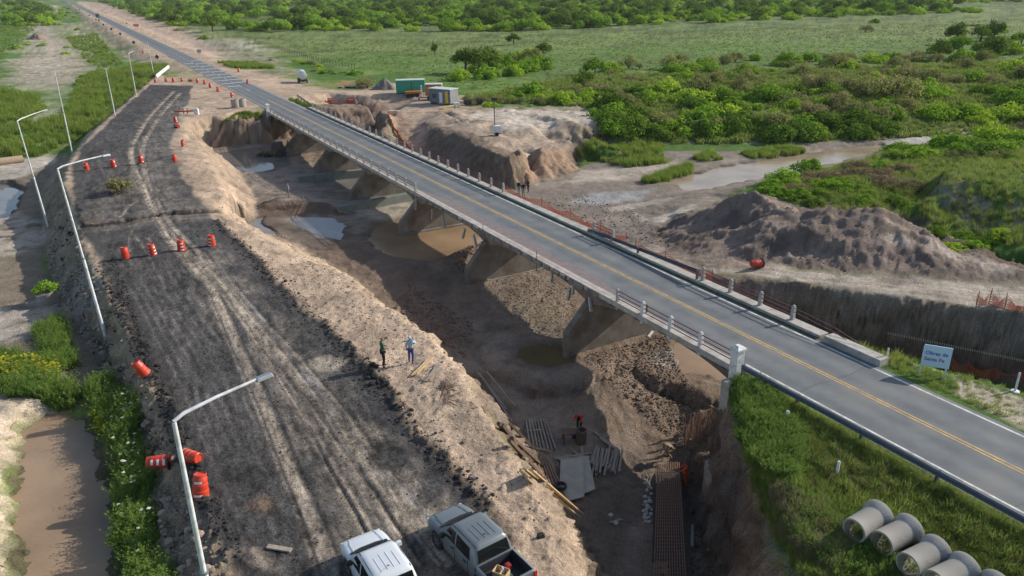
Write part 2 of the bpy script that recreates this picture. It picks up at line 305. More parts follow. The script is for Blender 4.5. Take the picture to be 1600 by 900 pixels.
def srgb(r, g, b):
    f = lambda u: ((u/255+.055)/1.055)**2.4 if u > 10 else u/255/12.92
    return np.array((f(r), f(g), f(b)))
SAND = np.array((.415, .315, .228)); PALE = np.array((.54, .475, .39)); BROWN = np.array((.26, .185, .13)); MUD = np.array((.19, .14, .10))
STEP_SHADE = np.array((.085, .062, .048)); SILT = np.array((.30, .275, .24)); GREYS = np.array((.30, .26, .225)); MILL = np.array((.072, .068, .065))
FIELD = np.array((.135, .195, .052)); LUSH = np.array((.085, .175, .024)); SCRUB = np.array((.095, .135, .04)); WETB = np.array((.105, .085, .065)); PINK = np.array((.40, .29, .225))
TRACK = np.array((.36, .30, .235))

colr = np.empty((len(vx), 3)); amp = np.full(len(vx), .10); gloss = np.zeros(len(vx))
n1 = fbm(vx, vy, 1/60, 4, 3); n2 = fbm(vx, vy, 1/9, 4, 9); n3 = fbm(vx, vy, 1/1.7, 4, 21)
t = np.clip(.5+n1*1.0+n2*.5, 0, 1)[:, None]
colr[:] = FIELD*(1-t)+np.array((.17, .215, .065))*t
# far woods and pasture beyond
wx = fbm(vx, vy, 1/9, 3, 31)*1.0; wy = fbm(vx, vy, 1/9, 3, 41)*1.0
fx_ = fbm(vx, vy, 1/1.3, 3, 51)*.35; fy_ = fbm(vx, vy, 1/1.3, 3, 61)*.35
def paint(P, c, f=.6, a=1.0, am=None, warp=1.0, gl=None, world=False, tex=0.0, seed=0):
    Pw = P if world else [G(*p) for p in P]
    xs = [p[0] for p in Pw]; yy = [p[1] for p in Pw]
    dm = np.hypot(np.mean(xs), np.mean(yy)); k = max(1, dm/60)
    pad = 3*k*(f+warp)
    idx = np.nonzero((vx > min(xs)-pad) & (vx < max(xs)+pad) & (vy > min(yy)-pad) & (vy < max(yy)+pad))[0]
    if not len(idx): return
    qx = vx[idx]+(wx[idx]*1.6+fx_[idx])*warp*k; qy = vy[idx]+(wy[idx]*1.6+fy_[idx])*warp*k
    sd = poly_sd(Pw, qx, qy)
    m = np.clip(.5+sd/(f*k), 0, 1)
    if tex: m = m*np.clip(.5+(n3[idx] if not seed else fbm(vx[idx], vy[idx], 1/2.5, 4, seed))*3+(1-tex), 0, 1)
    m = m*a
    if c is not None: colr[idx] = colr[idx]*(1-m[:, None])+np.asarray(c)*m[:, None]
    if am is not None: amp[idx] = amp[idx]*(1-m)+am*m
    if gl is not None: gloss[idx] = gloss[idx]*(1-m)+gl*m
def stroke(P, c, w, a=.7, f=.15, dep=0.0, brk=0.3, warp=.25, world=False):
    Pw = P if world else [G(*p) for p in P]
    # smooth the line
    Q = []
    for i in range(len(Pw)-1):
        p0 = Pw[max(0, i-1)]; p1 = Pw[i]; p2 = Pw[i+1]; p3 = Pw[min(len(Pw)-1, i+2)]
        for u in (0, .25, .5, .75):
            Q.append(tuple(.5*((2*p1[j])+(-p0[j]+p2[j])*u+(2*p0[j]-5*p1[j]+4*p2[j]-p3[j])*u*u+(-p0[j]+3*p1[j]-3*p2[j]+p3[j])*u**3) for j in (0, 1)))
    Q.append(Pw[-1][:2])
    xs = [p[0] for p in Q]; yy = [p[1] for p in Q]
    idx = np.nonzero((vx > min(xs)-3) & (vx < max(xs)+3) & (vy > min(yy)-3) & (vy < max(yy)+3))[0]
    qx = vx[idx]+wx[idx]*warp; qy = vy[idx]+wy[idx]*warp; dmn = np.full(len(idx), 1e9)
    for (ax, ay), (bx, by) in zip(Q[:-1], Q[1:]):
        ex, ey = bx-ax, by-ay; L = ex*ex+ey*ey+1e-9; t = np.clip(((qx-ax)*ex+(qy-ay)*ey)/L, 0, 1)
        dmn = np.minimum(dmn, np.hypot(qx-ax-t*ex, qy-ay-t*ey))
    m = np.clip((w/2-dmn)/f+.5, 0, 1)*np.clip(1-brk+brk*2*(n2[idx]+.2)+n3[idx]*.6, 0, 1)*a
    if c is not None: colr[idx] = colr[idx]*(1-m[:, None])+np.asarray(c)*m[:, None]
    vz[idx] -= dep*np.clip((w/2-dmn)/f+.5, 0, 1)
    return idx, dmn

# ---- large zones, far to near
m = np.clip((vd-340)/60, 0, 1)[:, None]
# dark wooded plain starts beyond a slanting line across the pasture
E1 = [G(380, 50), G(800, 50), G(1200, 33), G(1600, 18), G(1800, 10)]
paint([G(300, 26), G(330, 44)]+E1+[(9000, 2500), (9000, 29000), (-12000, 29000), (-2500, 5000)], SCRUB*.75, f=4, world=True, warp=3, am=.5)
paint([G(690, -6), G(1100, -6), G(1600, -18), (9000, 9000), (3000, 9000)], FIELD*.9, f=5, a=.6, world=True, warp=4)
paint([(-60, 200), (-10, 150), (20, 130), (250, 110), (300, 200), (-60, 205)], None, world=True)
paint([(560, 82), (700, 85), (900, 78), (1200, 66), (1450, 60), (1700, 50), (1750, 200), (1600, 195), (1250, 225), (960, 225), (955, 168), (720, 158), (560, 122), (460, 100)], LUSH*1.0, f=5, a=.75, warp=3, tex=.45, seed=77)
paint([(700, 100), (1600, 60), (1700, 50), (1750, 200), (1250, 225), (960, 225), (955, 168)], SCRUB, f=5, a=.6, warp=3, tex=.7, seed=78)
# left side beyond the ditch
paint([(-300, 40), (0, 12), (55, 4), (95, 2), (104, 6), (150, 40), (235, 100), (240, 122), (120, 232), (60, 262), (-300, 290)], LUSH*.95, f=1.5, a=.95, warp=1.5)
paint([(36, 8), (92, 8), (88, 40), (92, 62), (110, 66), (124, 80), (142, 108), (120, 120), (90, 130), (60, 148), (70, 165), (118, 172), (60, 196), (45, 190), (65, 168), (55, 140), (10, 130), (38, 96), (48, 60)], (.36, .32, .245), f=1.5, warp=.8)
paint([(44, 70), (100, 68), (130, 100), (60, 120), (20, 125)], (.40, .34, .26), f=2, a=.6, tex=.5)
for k in range(5):
    stroke([(58+k*9, 18), (62+k*9, 50), (78+k*9, 72), (96+k*9, 92), (92+k*8, 116), (70+k*6, 128)], BROWN*1.3, .5, a=.6)
paint([(100, 40), (128, 72), (148, 62), (118, 34)], (.42, .35, .27), f=1, a=.8)
paint([(104, 4), (135, 32), (190, 85), (236, 100), (262, 102), (236, 84), (170, 48), (122, 8)], (.30, .25, .19), f=1)           # track strip west of the highway
paint([(108, 3), (150, 24), (205, 60), (262, 100), (302, 132), (330, 160), (282, 148), (255, 112), (200, 78), (140, 34)], SAND, f=.8, warp=.4)
paint([(120, 2), (160, 4), (230, 26), (290, 50), (330, 66), (350, 95), (440, 118), (470, 132), (560, 142), (600, 132), (640, 124), (720, 158), (790, 166), (956, 172), (962, 190), (908, 212), (905, 266),
       (780, 300), (720, 290), (660, 262), (600, 238), (480, 160), (430, 170), (380, 185), (300, 190), (285, 165), (300, 125), (210, 70), (130, 10)], SAND*1.0, f=1.0, warp=.8, am=.08)
paint([(180, 8), (290, 48), (350, 70), (380, 108), (330, 82), (250, 44), (150, 8)], PINK, f=1.5, a=.8, tex=.4)
paint([(350, 62), (380, 60), (420, 78), (400, 82)], PALE, f=1, a=.6)
paint([(340, 97), (400, 98), (430, 108), (365, 108)], LUSH*.9, f=.8, warp=.5)
paint([(452, 92), (480, 95), (560, 118), (640, 112), (640, 128), (575, 138), (500, 128), (470, 118)], LUSH*.8, f=.8, warp=.6)
paint([(510, 125), (550, 124), (560, 134), (520, 132)], (.30, .2, .08), f=.8, a=.8)
paint([(300, 50), (340, 62), (430, 92), (455, 108), (440, 116), (350, 92), (300, 66)], GREYS, f=1, a=.55, tex=.4)
paint([(690, 172), (780, 165), (956, 168), (962, 195), (905, 215), (860, 232), (800, 240), (730, 212), (690, 200)], (.33, .27, .21), f=1, a=.8, tex=.35, am=.3)
paint([(690, 172), (740, 178), (800, 200), (760, 205), (700, 190)], (.2, .16, .125), f=1, a=.6, tex=.5, am=.35)
paint([(725, 178), (800, 170), (950, 176), (940, 190), (800, 200)], PALE, f=1, a=.7, warp=.6)
paint([(665, 192), (720, 206), (800, 240), (870, 228), (905, 208), (950, 195), (950, 226), (890, 240), (905, 268), (780, 300), (720, 290), (660, 262)], (.185, .14, .105), f=.8, a=.95, warp=.5, am=.3)
paint([(800, 240), (860, 230), (905, 262), (850, 282), (790, 290)], (.30, .20, .13), f=.8, a=.7, tex=.4)
# river bed, right of the bridge
RB = [(600, 240), (660, 262), (720, 288), (780, 300), (900, 268), (890, 236), (960, 226), (1100, 222), (1250, 222), (1400, 212), (1510, 200), (1620, 205), (1500, 224), (1400, 236), (1250, 275), (1150, 302),
      (1040, 362), (1090, 400), (1180, 418), (1300, 425), (1700, 452), (1750, 510), (1600, 492), (1300, 452), (1090, 428), (1000, 425), (800, 330)]
paint(RB, (.25, .21, .17), f=1, warp=.6, am=.10)
paint([(900, 268), (950, 262), (1050, 250), (1060, 262), (960, 285), (890, 292)], (.44, .38, .31), f=1, warp=.7, a=.9)
paint([(1230, 240), (1370, 222), (1500, 205), (1560, 205), (1400, 236), (1290, 240)], (.45, .42, .37), f=1, a=.9)
paint([(830, 300), (900, 285), (1040, 290), (1000, 330), (900, 345)], (.20, .165, .135), f=1, a=.8, tex=.3)
paint([(888, 316), (920, 304), (1010, 296), (1000, 312), (930, 320)], (.34, .34, .33), f=.6, a=.8, gl=.6, warp=.5)
paint([(950, 325), (1060, 300), (1100, 300), (1060, 330), (990, 350)], (.16, .13, .105), f=.8, a=.8, tex=.3, am=.16)
paint([(1000, 345), (1085, 318), (1080, 335), (1030, 350), (1075, 362), (1040, 350), (990, 332)], (.46, .41, .34), f=.7, a=.85, warp=.5)
paint([(940, 325), (1060, 308), (1030, 318), (950, 332)], (.42, .38, .32), f=.5, a=.7, warp=.5)
paint([(900, 360), (1000, 375), (1040, 400), (1300, 428), (1600, 446), (1750, 462), (1750, 505), (1600, 487), (1450, 470), (1300, 450), (1100, 424), (1000, 400)], (.44, .38, .305), f=.8, a=.95, warp=.5, tex=.2)
for o in (0, 9, 20, 30):
    stroke([(880, 335+o*.6), (960, 362+o*.8), (1040, 395+o*.6), (1150, 410+o*.6), (1300, 428+o*.6), (1480, 446+o*.6), (1600, 458+o*.7)], (.22, .18, .14), .3, a=.5, dep=.04)
paint([(1030, 400), (1120, 405), (1190, 425), (1100, 420)], BROWN*.8, f=.6, a=.7, tex=.4)
# mound
paint([(1000, 360), (1100, 322), (1165, 290), (1225, 300), (1250, 322), (1380, 315), (1450, 345), (1500, 372), (1600, 418), (1640, 440), (1500, 436), (1300, 424), (1150, 410), (1040, 392)], (.20, .155, .125), f=.7, warp=.4, am=.2)
mnd = [G(*q_) for q_ in [(1000, 360), (1100, 322), (1165, 290), (1250, 322), (1380, 315), (1500, 372), (1640, 440), (1300, 424), (1150, 410), (1040, 392)]]
mk = np.clip(poly_sd(mnd, vx, vy)/1.5, 0, 1); vz += mk*((1-np.abs(fbm(vx, vy, .28, 3, 601))*2.4)*.36-.2)
colr *= (1+mk*fbm(vx, vy, .5, 4, 603)*.55)[:, None]
paint([(1340, 335), (1420, 352), (1520, 395), (1600, 430), (1560, 430), (1450, 395), (1380, 365)], (.40, .34, .28), f=.6, a=.7, tex=.5, warp=.6)
paint([(1150, 298), (1215, 298), (1240, 322), (1190, 322)], (.36, .26, .19), f=.5, a=.6, tex=.4)
# bushy bank behind the mound
paint([(1150, 302), (1180, 290), (1250, 275), (1400, 236), (1500, 224), (1620, 205), (1800, 230), (1800, 440), (1640, 425), (1560, 405), (1500, 372), (1430, 338), (1380, 315), (1250, 322)], LUSH*.85, f=1, warp=.6, am=.18)
paint([(1480, 370), (1560, 395), (1700, 425), (1700, 445), (1600, 420), (1520, 392)], (.10, .075, .055), f=.5, a=.9)
paint([(1440, 300), (1500, 268), (1640, 262), (1640, 280), (1500, 290), (1600, 320), (1640, 350), (1480, 345)], (.26, .235, .20), f=.8, a=.85, tex=.25)
paint([(1520, 266), (1700, 258), (1700, 305), (1540, 298)], LUSH, f=.8, a=.9)
# river side greens
paint([(888, 232), (960, 226), (1100, 224), (1250, 226), (1240, 238), (1000, 236), (960, 248), (890, 246)], LUSH*.8, f=.5, a=.95, warp=.4)
paint([(936, 250), (1030, 244), (1045, 255), (980, 262)], (.12, .15, .04), f=.5, a=.9); paint([(1000, 285), (1075, 260), (1080, 270), (1020, 288)], LUSH, f=.5, a=.9); paint([(1150, 240), (1240, 232), (1260, 240), (1180, 248)], (.12, .15, .04), f=.5, a=.9)
paint([(1050, 283), (1130, 262), (1290, 239), (1380, 226), (1380, 237), (1290, 257), (1170, 282), (1085, 297)], (.14, .12, .09), f=.4, a=.9, warp=.2)
# hollow and bank by the far abutment
paint([(495, 168), (520, 162), (560, 160), (592, 172), (603, 190), (606, 214), (600, 232), (560, 215), (500, 190)], (.22, .16, .12), f=.5, a=.95, warp=.3, am=.25)
paint([(604, 176), (626, 178), (640, 228), (668, 264), (640, 262), (610, 235)], (.27, .19, .14), f=.5, a=.8, tex=.3, am=.3)
paint([(280, 180), (350, 180), (420, 240), (420, 320), (470, 385), (560, 440), (480, 420), (330, 330), (280, 200)], SAND*.85, f=2, a=1, warp=.3)
# pit floor
PIT = [(292, 188), (345, 180), (410, 180), (470, 172), (600, 235), (800, 320), (1000, 410), (1090, 428), (1300, 452), (1600, 492), (2000, 560), (2000, 720), (1600, 606), (1440, 560), (1310, 528), (1250, 540), (1142, 600), (1150, 660), (1165, 710), (1205, 790), (1225, 850), (1240, 900), (1330, 1080), (1010, 1060),
       (925, 890), (860, 790), (800, 700), (740, 602), (700, 548), (610, 481), (560, 448), (500, 400), (440, 380), (392, 350), (395, 300), (350, 245), (310, 215)]
paint(PIT, (.215, .162, .118), f=.8, warp=.4, am=.13)
paint([(340, 235), (400, 215), (600, 285), (640, 330), (600, 345), (540, 345), (420, 345), (396, 330), (395, 300)], (.285, .245, .20), f=.8, a=.75, warp=.6, am=.05, tex=.15)
paint([(430, 330), (620, 320), (700, 318), (640, 350), (580, 380), (480, 392), (400, 362), (385, 345)], (.27, .22, .17), f=.8, a=.8, warp=.6, am=.06, tex=.2)
paint([(400, 318), (520, 320), (560, 338), (400, 336)], (.13, .09, .065), f=.4, a=.9, am=.2)
paint([(560, 322), (640, 312), (660, 330), (600, 345), (560, 340)], (.42, .38, .30), f=.6, a=.85, warp=.4)
paint([(445, 385), (520, 372), (560, 380), (700, 440), (700, 520), (620, 470), (540, 430)], (.17, .122, .088), f=.8, a=.8, warp=.6, am=.16)
paint([(560, 448), (640, 440), (700, 490), (730, 560), (700, 545), (620, 486)], (.20, .135, .098), f=.8, a=.85, am=.14)
paint([(715, 380), (755, 372), (780, 385), (740, 425), (700, 430)], (.26, .18, .135), f=.6, a=.85, tex=.4, am=.28)
paint([(745, 430), (850, 420), (900, 460), (900, 560), (860, 545), (760, 465)], (.25, .20, .155), f=.6, a=.9, am=.14, tex=.2)
paint([(800, 470), (870, 462), (890, 490), (840, 510)], (.30, .25, .175), f=.6, a=.7, warp=.6)
paint([(905, 558), (1040, 520), (1150, 600), (1130, 700), (1050, 690), (950, 600)], (.24, .18, .135), f=.6, a=.9, am=.16, tex=.2)
paint([(1015, 550), (1060, 545), (1075, 575), (1030, 575)], (.36, .33, .29), f=.6, a=.9, warp=.6)
paint([(830, 570), (900, 562), (930, 600), (880, 605), (830, 590)], (.20, .17, .135), f=.6, a=.9, am=.05)
paint([(740, 500), (800, 490), (850, 600), (760, 560)], (.27, .23, .185), f=1, a=.7, tex=.3, am=.06)
paint([(720, 540), (860, 600), (960, 640), (1030, 720), (980, 900), (880, 860), (830, 760), (760, 640)], (.25, .20, .155), f=1.2, a=.75, am=.06, tex=.2)
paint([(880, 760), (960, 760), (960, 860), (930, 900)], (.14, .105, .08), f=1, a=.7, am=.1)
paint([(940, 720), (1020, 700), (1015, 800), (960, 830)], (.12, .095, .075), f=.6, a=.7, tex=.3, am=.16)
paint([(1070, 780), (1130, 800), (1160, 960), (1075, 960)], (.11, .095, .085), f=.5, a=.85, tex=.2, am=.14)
paint([(1090, 430), (1140, 441), (1200, 441), (1260, 447), (1320, 455), (1400, 467), (1500, 480), (1600, 493), (1750, 516), (1990, 560), (1990, 700), (1600, 600), (1440, 556), (1310, 526), (1200, 510), (1100, 480)], (.245, .188, .148), f=.35, a=1, warp=.15, am=.22)
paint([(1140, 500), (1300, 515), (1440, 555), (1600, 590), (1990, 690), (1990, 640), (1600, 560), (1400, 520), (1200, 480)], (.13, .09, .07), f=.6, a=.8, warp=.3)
paint([(1300, 450), (1600, 492), (1600, 488), (1300, 446)], (.2, .16, .13), f=.2, a=.5)
# embankment
EM = [(420, 1080), (350, 900), (300, 770), (240, 640), (205, 560), (165, 480), (130, 400), (108, 340), (95, 290), (108, 245), (143, 203), (182, 170), (215, 142), (240, 118), (262, 122), (300, 130), (400, 178),
      (290, 196), (296, 212), (335, 262), (372, 300), (400, 345), (480, 392), (560, 440), (610, 481), (700, 548), (740, 602), (800, 700), (860, 790), (925, 890), (1010, 1080)]
paint(EM, SAND*1.02, f=.5, warp=.25, am=.14)
paint([(470, 395), (560, 440), (700, 545), (760, 640), (700, 600), (600, 520), (540, 460), (450, 410)], SAND*1.1, f=1, a=.5, warp=.6)
paint([(330, 345), (400, 385), (560, 500), (640, 540), (600, 580), (500, 500), (380, 400)], (.42, .32, .24), f=.8, a=.4, tex=.4)
paint([(262, 700), (240, 620), (200, 560), (225, 545), (260, 620), (300, 720), (345, 860), (400, 1060), (330, 1060)], (.47, .36, .26), f=.4, a=.8, warp=.3)
MI = [(415, 1060), (405, 950), (350, 860), (310, 770), (275, 690), (262, 650), (240, 590), (225, 540), (190, 480), (155, 430), (140, 380), (122, 345), (108, 300), (112, 255), (125, 235), (150, 208), (190, 172), (222, 143), (237, 132), (302, 134),
      (290, 165), (272, 200), (268, 240), (280, 270), (308, 310), (330, 340), (345, 352), (392, 400), (430, 440), (500, 505), (540, 545), (600, 602), (640, 660), (700, 725), (760, 790), (860, 1060)]
paint(MI, MILL, f=.35, warp=.45, am=.035)
# paler worn parts of the millings
paint([(330, 380), (420, 470), (560, 650), (700, 800), (780, 1000), (560, 1000), (500, 800), (420, 620), (330, 470)], (.24, .205, .165), f=1.5, a=.5, tex=.6, seed=123)
paint([(560, 660), (640, 690), (720, 800), (700, 880), (620, 800), (540, 700)], (.42, .35, .275), f=1, a=.75, tex=.45, seed=124, warp=.6)
paint([(440, 555), (540, 560), (545, 580), (450, 578)], (.40, .34, .26), f=.5, a=.7, warp=.6, tex=.3)
paint([(180, 250), (290, 260), (330, 340), (180, 360), (130, 340)], (.15, .13, .11), f=1.2, a=.5, tex=.5, seed=125)
paint([(240, 160), (290, 150), (270, 300), (300, 330), (240, 330), (200, 290)], (.19, .17, .145), f=1, a=.5, tex=.4, seed=126)
paint([(700, 830), (800, 850), (900, 1000), (620, 1060), (650, 880)], (.13, .11, .095), f=.8, a=.5)
paint([(345, 860), (380, 840), (440, 870), (450, 930), (400, 1000)], (.36, .29, .23), f=.5, a=.7, tex=.4, warp=.6)
paint([(408, 780), (440, 768), (455, 785), (425, 800)], (.34, .22, .14), f=.5, a=.5)
# wheel tracks
T1 = [(520, 900), (480, 790), (420, 650), (370, 540), (330, 450), (280, 395), (250, 345), (228, 300), (210, 262), (206, 235), (222, 200), (245, 170), (272, 143)]
T2 = [(600, 860), (540, 760), (480, 650), (430, 570), (380, 495), (330, 430), (275, 375), (245, 330), (234, 300), (226, 262), (222, 240), (235, 205), (258, 172), (282, 146)]
T3 = [(640, 880), (590, 800), (530, 700), (470, 600), (400, 510), (340, 430), (300, 385), (262, 345), (240, 310)]
T4 = [(700, 880), (620, 780), (560, 690), (480, 590), (420, 520), (350, 440), (310, 395)]
for T_, w_, a_ in ((T1, .5, .9), (T2, .48, .9), (T3, .34, .75), (T4, .3, .7)):
    stroke(T_, TRACK, w_, a=a_, f=.1, dep=.035, warp=.12, brk=.2)
for T_, ox, w_ in ((T1, 14, .22), (T2, -13, .2), (T3, 16, .16), (T4, -12, .16), (T1, -22, .14), (T4, 24, .16)):
    stroke([(a+ox*(b/900)**1.2, b) for a, b in T_], TRACK, w_, a=.6, f=.07, dep=.02, warp=.15, brk=.5)
    stroke([(a+(ox+6)*(b/900)**1.2, b) for a, b in T_], MILL*.6, w_*.8, a=.6, f=.06, dep=.03, warp=.15, brk=.5)
stroke([(585, 850), (520, 735), (450, 620), (400, 540)], MILL*.7, .16, a=.8, f=.08, dep=.05, warp=.1)
stroke([(655, 870), (600, 790), (530, 690), (470, 610)], MILL*.7, .16, a=.7, f=.08, dep=.05, warp=.1)
stroke([(610, 850), (545, 745), (480, 640), (420, 560)], MILL*.8, .5, a=.5, f=.1, dep=.03, warp=.1)
for a in range(9):          # fine streaks left by the scraper
    o = a*17
    stroke([(560+o*.9, 700+o*.9), (470+o*.6, 590+o*.55), (390+o*.3, 480+o*.3), (330+o*.15, 400+o*.2)], (.25, .225, .20), .1+.05*(a % 3), a=.55, f=.06, brk=.7, warp=.15)
    stroke([(330+o*.9, 720-o*.5), (280+o*.8, 600-o*.4), (220+o*.6, 480-o*.3), (170+o*.5, 400-o*.25)], (.20, .18, .16), .1+.04*(a % 4), a=.45, f=.06, brk=.8, warp=.2)
stroke([(205, 420), (200, 385), (208, 360)], TRACK, .15, a=.5); stroke([(208, 360), (230, 400), (260, 450)], TRACK, .15, a=.5)
stroke([(187, 345), (200, 325), (215, 315)], TRACK*1.1, .25, a=.6)
# broken step across the old road, shade of its brown face painted in
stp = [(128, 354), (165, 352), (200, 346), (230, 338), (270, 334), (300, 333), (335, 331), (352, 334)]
SI, SD = stroke(stp, STEP_SHADE*.3, .45, a=.9, f=.25, dep=.1, warp=.3, brk=.0)
stroke([(a, b+7) for a, b in stp], (.30, .24, .19), .5, a=.5, f=.4, warp=.8, brk=.6); stroke([(a, b-5) for a, b in stp], STEP_SHADE*.8, .3, a=.6, f=.3, warp=.9, brk=.7, dep=.1)
stroke([(135, 352), (150, 352), (165, 349)], (.30, .16, .06), .25, a=.8, warp=.2)
# left slope and ditch
LS = [(330, 1060), (350, 900), (300, 770), (240, 640), (205, 560), (165, 480), (130, 400), (108, 340), (95, 290), (108, 245), (100, 240), (60, 262), (58, 310), (70, 400), (90, 460), (150, 560), (200, 650), (225, 740), (240, 860), (255, 1060)]
paint(LS, (.29, .222, .168), f=.4, a=.9, warp=.3, am=.30)
paint([(330, 1000), (335, 900), (280, 770), (235, 690), (215, 640), (235, 640), (262, 700), (305, 800), (345, 900), (370, 1000)], (.42, .32, .235), f=.5, a=.7, warp=.4, tex=.2)
paint([(75, 470), (100, 420), (140, 420), (150, 450), (120, 520), (90, 500)], (.26, .26, .245), f=.5, a=.6, tex=.3)
paint([(-200, 340), (0, 260), (90, 240), (60, 290), (62, 420), (100, 480), (160, 560), (130, 630), (60, 590), (-200, 560)], (.22, .17, .13), f=.6, a=.9, warp=.5, am=.07)
paint([(-200, 262), (0, 258), (70, 240), (85, 250), (40, 275), (0, 285), (-200, 300)], (.52, .46, .38), f=.6, a=.9, warp=.4)
paint([(-100, 365), (30, 330), (60, 350), (60, 380), (20, 400), (-100, 400)], (.46, .40, .33), f=.8, a=.7, warp=.6, tex=.3)
paint([(-100, 490), (0, 478), (60, 462), (95, 480), (80, 520), (0, 540), (-100, 540)], (.42, .375, .32), f=.6, a=.7, warp=.7, tex=.3)
paint([(-300, 560), (0, 555), (60, 580), (130, 615), (110, 640), (50, 625), (-300, 610)], LUSH, f=.5, a=.9)
paint([(-300, 600), (0, 610), (50, 622), (110, 640), (70, 650), (40, 662), (30, 700), (20, 900), (20, 1060), (-300, 1060)], (.46, .385, .29), f=.5, a=1, warp=.5, am=.14)
paint([(-300, 600), (-10, 640), (-10, 1060), (-300, 1060)], LUSH, f=.8, a=.8)
paint([(42, 660), (70, 646), (140, 650), (170, 720), (180, 800), (190, 900), (200, 1060), (15, 1060), (20, 900), (30, 700)], (.10, .085, .055), f=.3, a=.9, warp=.2, am=.03)
paint([(150, 640), (200, 640), (230, 740), (245, 860), (262, 1060), (210, 1060), (180, 860), (165, 720)], (.08, .09, .035), f=.4, a=.85, am=.12)
# near verges
paint([R(27.5, 30.6), R(-60, 30.6), R(-60, 5), G(1330, 1080)[:2], G(1245, 905)[:2], G(1222, 850)[:2], G(1200, 795)[:2], G(1175, 748)[:2], G(1160, 705)[:2], G(1146, 650)[:2], G(1140, 600)[:2]], (.09, .17, .026), f=.4, a=1, warp=.4, world=True, am=.16)
paint([R(27.5, 30.95), R(-60, 30.95), R(-60, 30.2), R(27.5, 30.6)], (.30, .25, .2), f=.25, a=.8, warp=.25, world=True, am=.03)
paint([(1200, 790), (1222, 850), (1245, 905), (1330, 1080), (1400, 1060), (1290, 900), (1240, 800), (1210, 750)], (.23, .18, .14), f=.6, a=.75, warp=.5)
paint([R(27, 38), R(20, 41), G(1440, 560)[:2], G(1500, 575)[:2], G(1600, 606)[:2], G(1990, 715)[:2], R(-60, 38), R(-60, 37.4), R(27, 37.4)], (.065, .125, .02), f=.4, a=1, warp=.4, world=True, am=.1)
paint([(1490, 588), (1600, 625), (1990, 740), (1990, 790), (1600, 670), (1540, 640), (1490, 610)], (.46, .39, .31), f=.5, a=.85, warp=.5)
paint([R(22, 37.25), R(-60, 37.25), R(-60, 38.1), R(5, 38.0), R(14, 37.6)], (.31, .26, .21), f=.35, a=.8, warp=.35, world=True, am=.03)
# keep the highway bed smooth, feed detail everywhere else
onroad = (np.abs(vc_-34.1) < 4.6) & ((vs_ < 28) | (vs_ > 143))
rmask = np.clip((np.abs(vc_-34.1)-3.2)/1.2, 0, 1); rmask = np.where((vs_ < 28) | (vs_ > 143), rmask, 1)
sl = bil(SL, vx, vy); inr = (vy < 250) & (vx > -148) & (vx < 168)
sl = np.where(inr, sl, 0)
near = np.clip(1-(vd-120)/200, .3, 1)
det = fbm(vx, vy, .55, 5, 101, .55)*amp*1.5+np.abs(fbm(vx, vy, 1.4, 4, 131, .6))*amp*.9-amp*.25
gul = (1-np.abs(fbm(vx, vy, .55, 5, 151, .62))*2.2)*np.minimum(sl, 1.6)*.42+fbm(vx, vy, .22, 3, 171)*np.minimum(sl, 1.5)*.5+fbm(vx, vy, 2.2, 3, 173)*np.minimum(sl, 1.2)*.22
vz = vz+(det+(-gul)*1.0)*rmask
for nm_, cl_, P_, zw_, wp_ in PUDDLES:
    Pw_ = [W(a, b, zw_) for a, b in P_]; xs_ = [q[0] for q in Pw_]; yy_ = [q[1] for q in Pw_]
    ii = np.nonzero((vx > min(xs_)-4) & (vx < max(xs_)+4) & (vy > min(yy_)-4) & (vy < max(yy_)+4))[0]
    sd = poly_sd(Pw_, vx[ii], vy[ii]); k_ = np.clip((sd+3)/3, 0, 1); vz[ii] = vz[ii]*(1-k_)+(h0(vx[ii], vy[ii])+.03*n3[ii])*k_
    wet = np.clip((sd+1.6)/1.6, 0, 1)[:, None]; colr[ii] = colr[ii]*(1-wet*.45); gloss[ii] = np.maximum(gloss[ii], wet[:, 0]*.35)
# clods
cl = fbm(vx, vy, 3.2, 2, 191); cl = np.clip(cl-.15, 0, 1)*np.clip(amp-.07, 0, .3)*2.2
vz = vz+cl*rmask*np.clip(1-(vd-60)/60, 0, 1)
# the old road is broken: the far slab stands a step higher
stpw = [G(a, b)[:2] for a, b in stp]; sq_ = stpw+[G(352, 300)[:2], G(330, 262)[:2], G(100, 262)[:2], G(108, 320)[:2]]
ii = np.nonzero((vx > -48) & (vx < -18) & (vy > 55) & (vy < 115))[0]
sd = poly_sd(sq_, vx[ii]+fx_[ii]*2.2, vy[ii]+fy_[ii]*2.6); vz[ii] += (.24+.16*fbm(vx[ii], vy[ii], .35, 3, 711)+.08*fbm(vx[ii], vy[ii], 1.8, 2, 713))*np.clip(sd/.12, 0, 1)*np.exp(-np.maximum(sd, 0)/5)*np.clip(poly_sd([G(*p_) for p_ in EM], vx[ii], vy[ii])/1.0, 0, 1)
# black crumbs of old asphalt along the right edge of the millings
ed = [G(*p)[:2] for p in [(335, 345), (392, 400), (430, 440), (500, 505), (540, 545), (600, 602), (640, 660), (700, 725), (760, 790), (800, 840)]]
idx, dmn = stroke([p+(0,) for p in ed], (.028, .026, .025), .7, a=.85, f=.5, warp=.6, world=True, brk=.6)
vz[idx] += np.clip(1-dmn/.8, 0, 1)*np.clip(fbm(vx[idx], vy[idx], 2.6, 3, 201)+.1, 0, 1)*.42
le = [G(*p)[:2] for p in [(160, 435), (190, 480), (225, 545), (245, 600), (270, 660), (300, 730), (330, 800), (372, 880)]]
idx, dmn = stroke([p+(0,) for p in le], (.03, .028, .027), 1.1, a=.8, f=.6, warp=.7, world=True, brk=.6)
vz[idx] += np.clip(1-dmn/1.2, 0, 1)*np.clip(fbm(vx[idx], vy[idx], 2.2, 3, 211)+.1, 0, 1)*.42
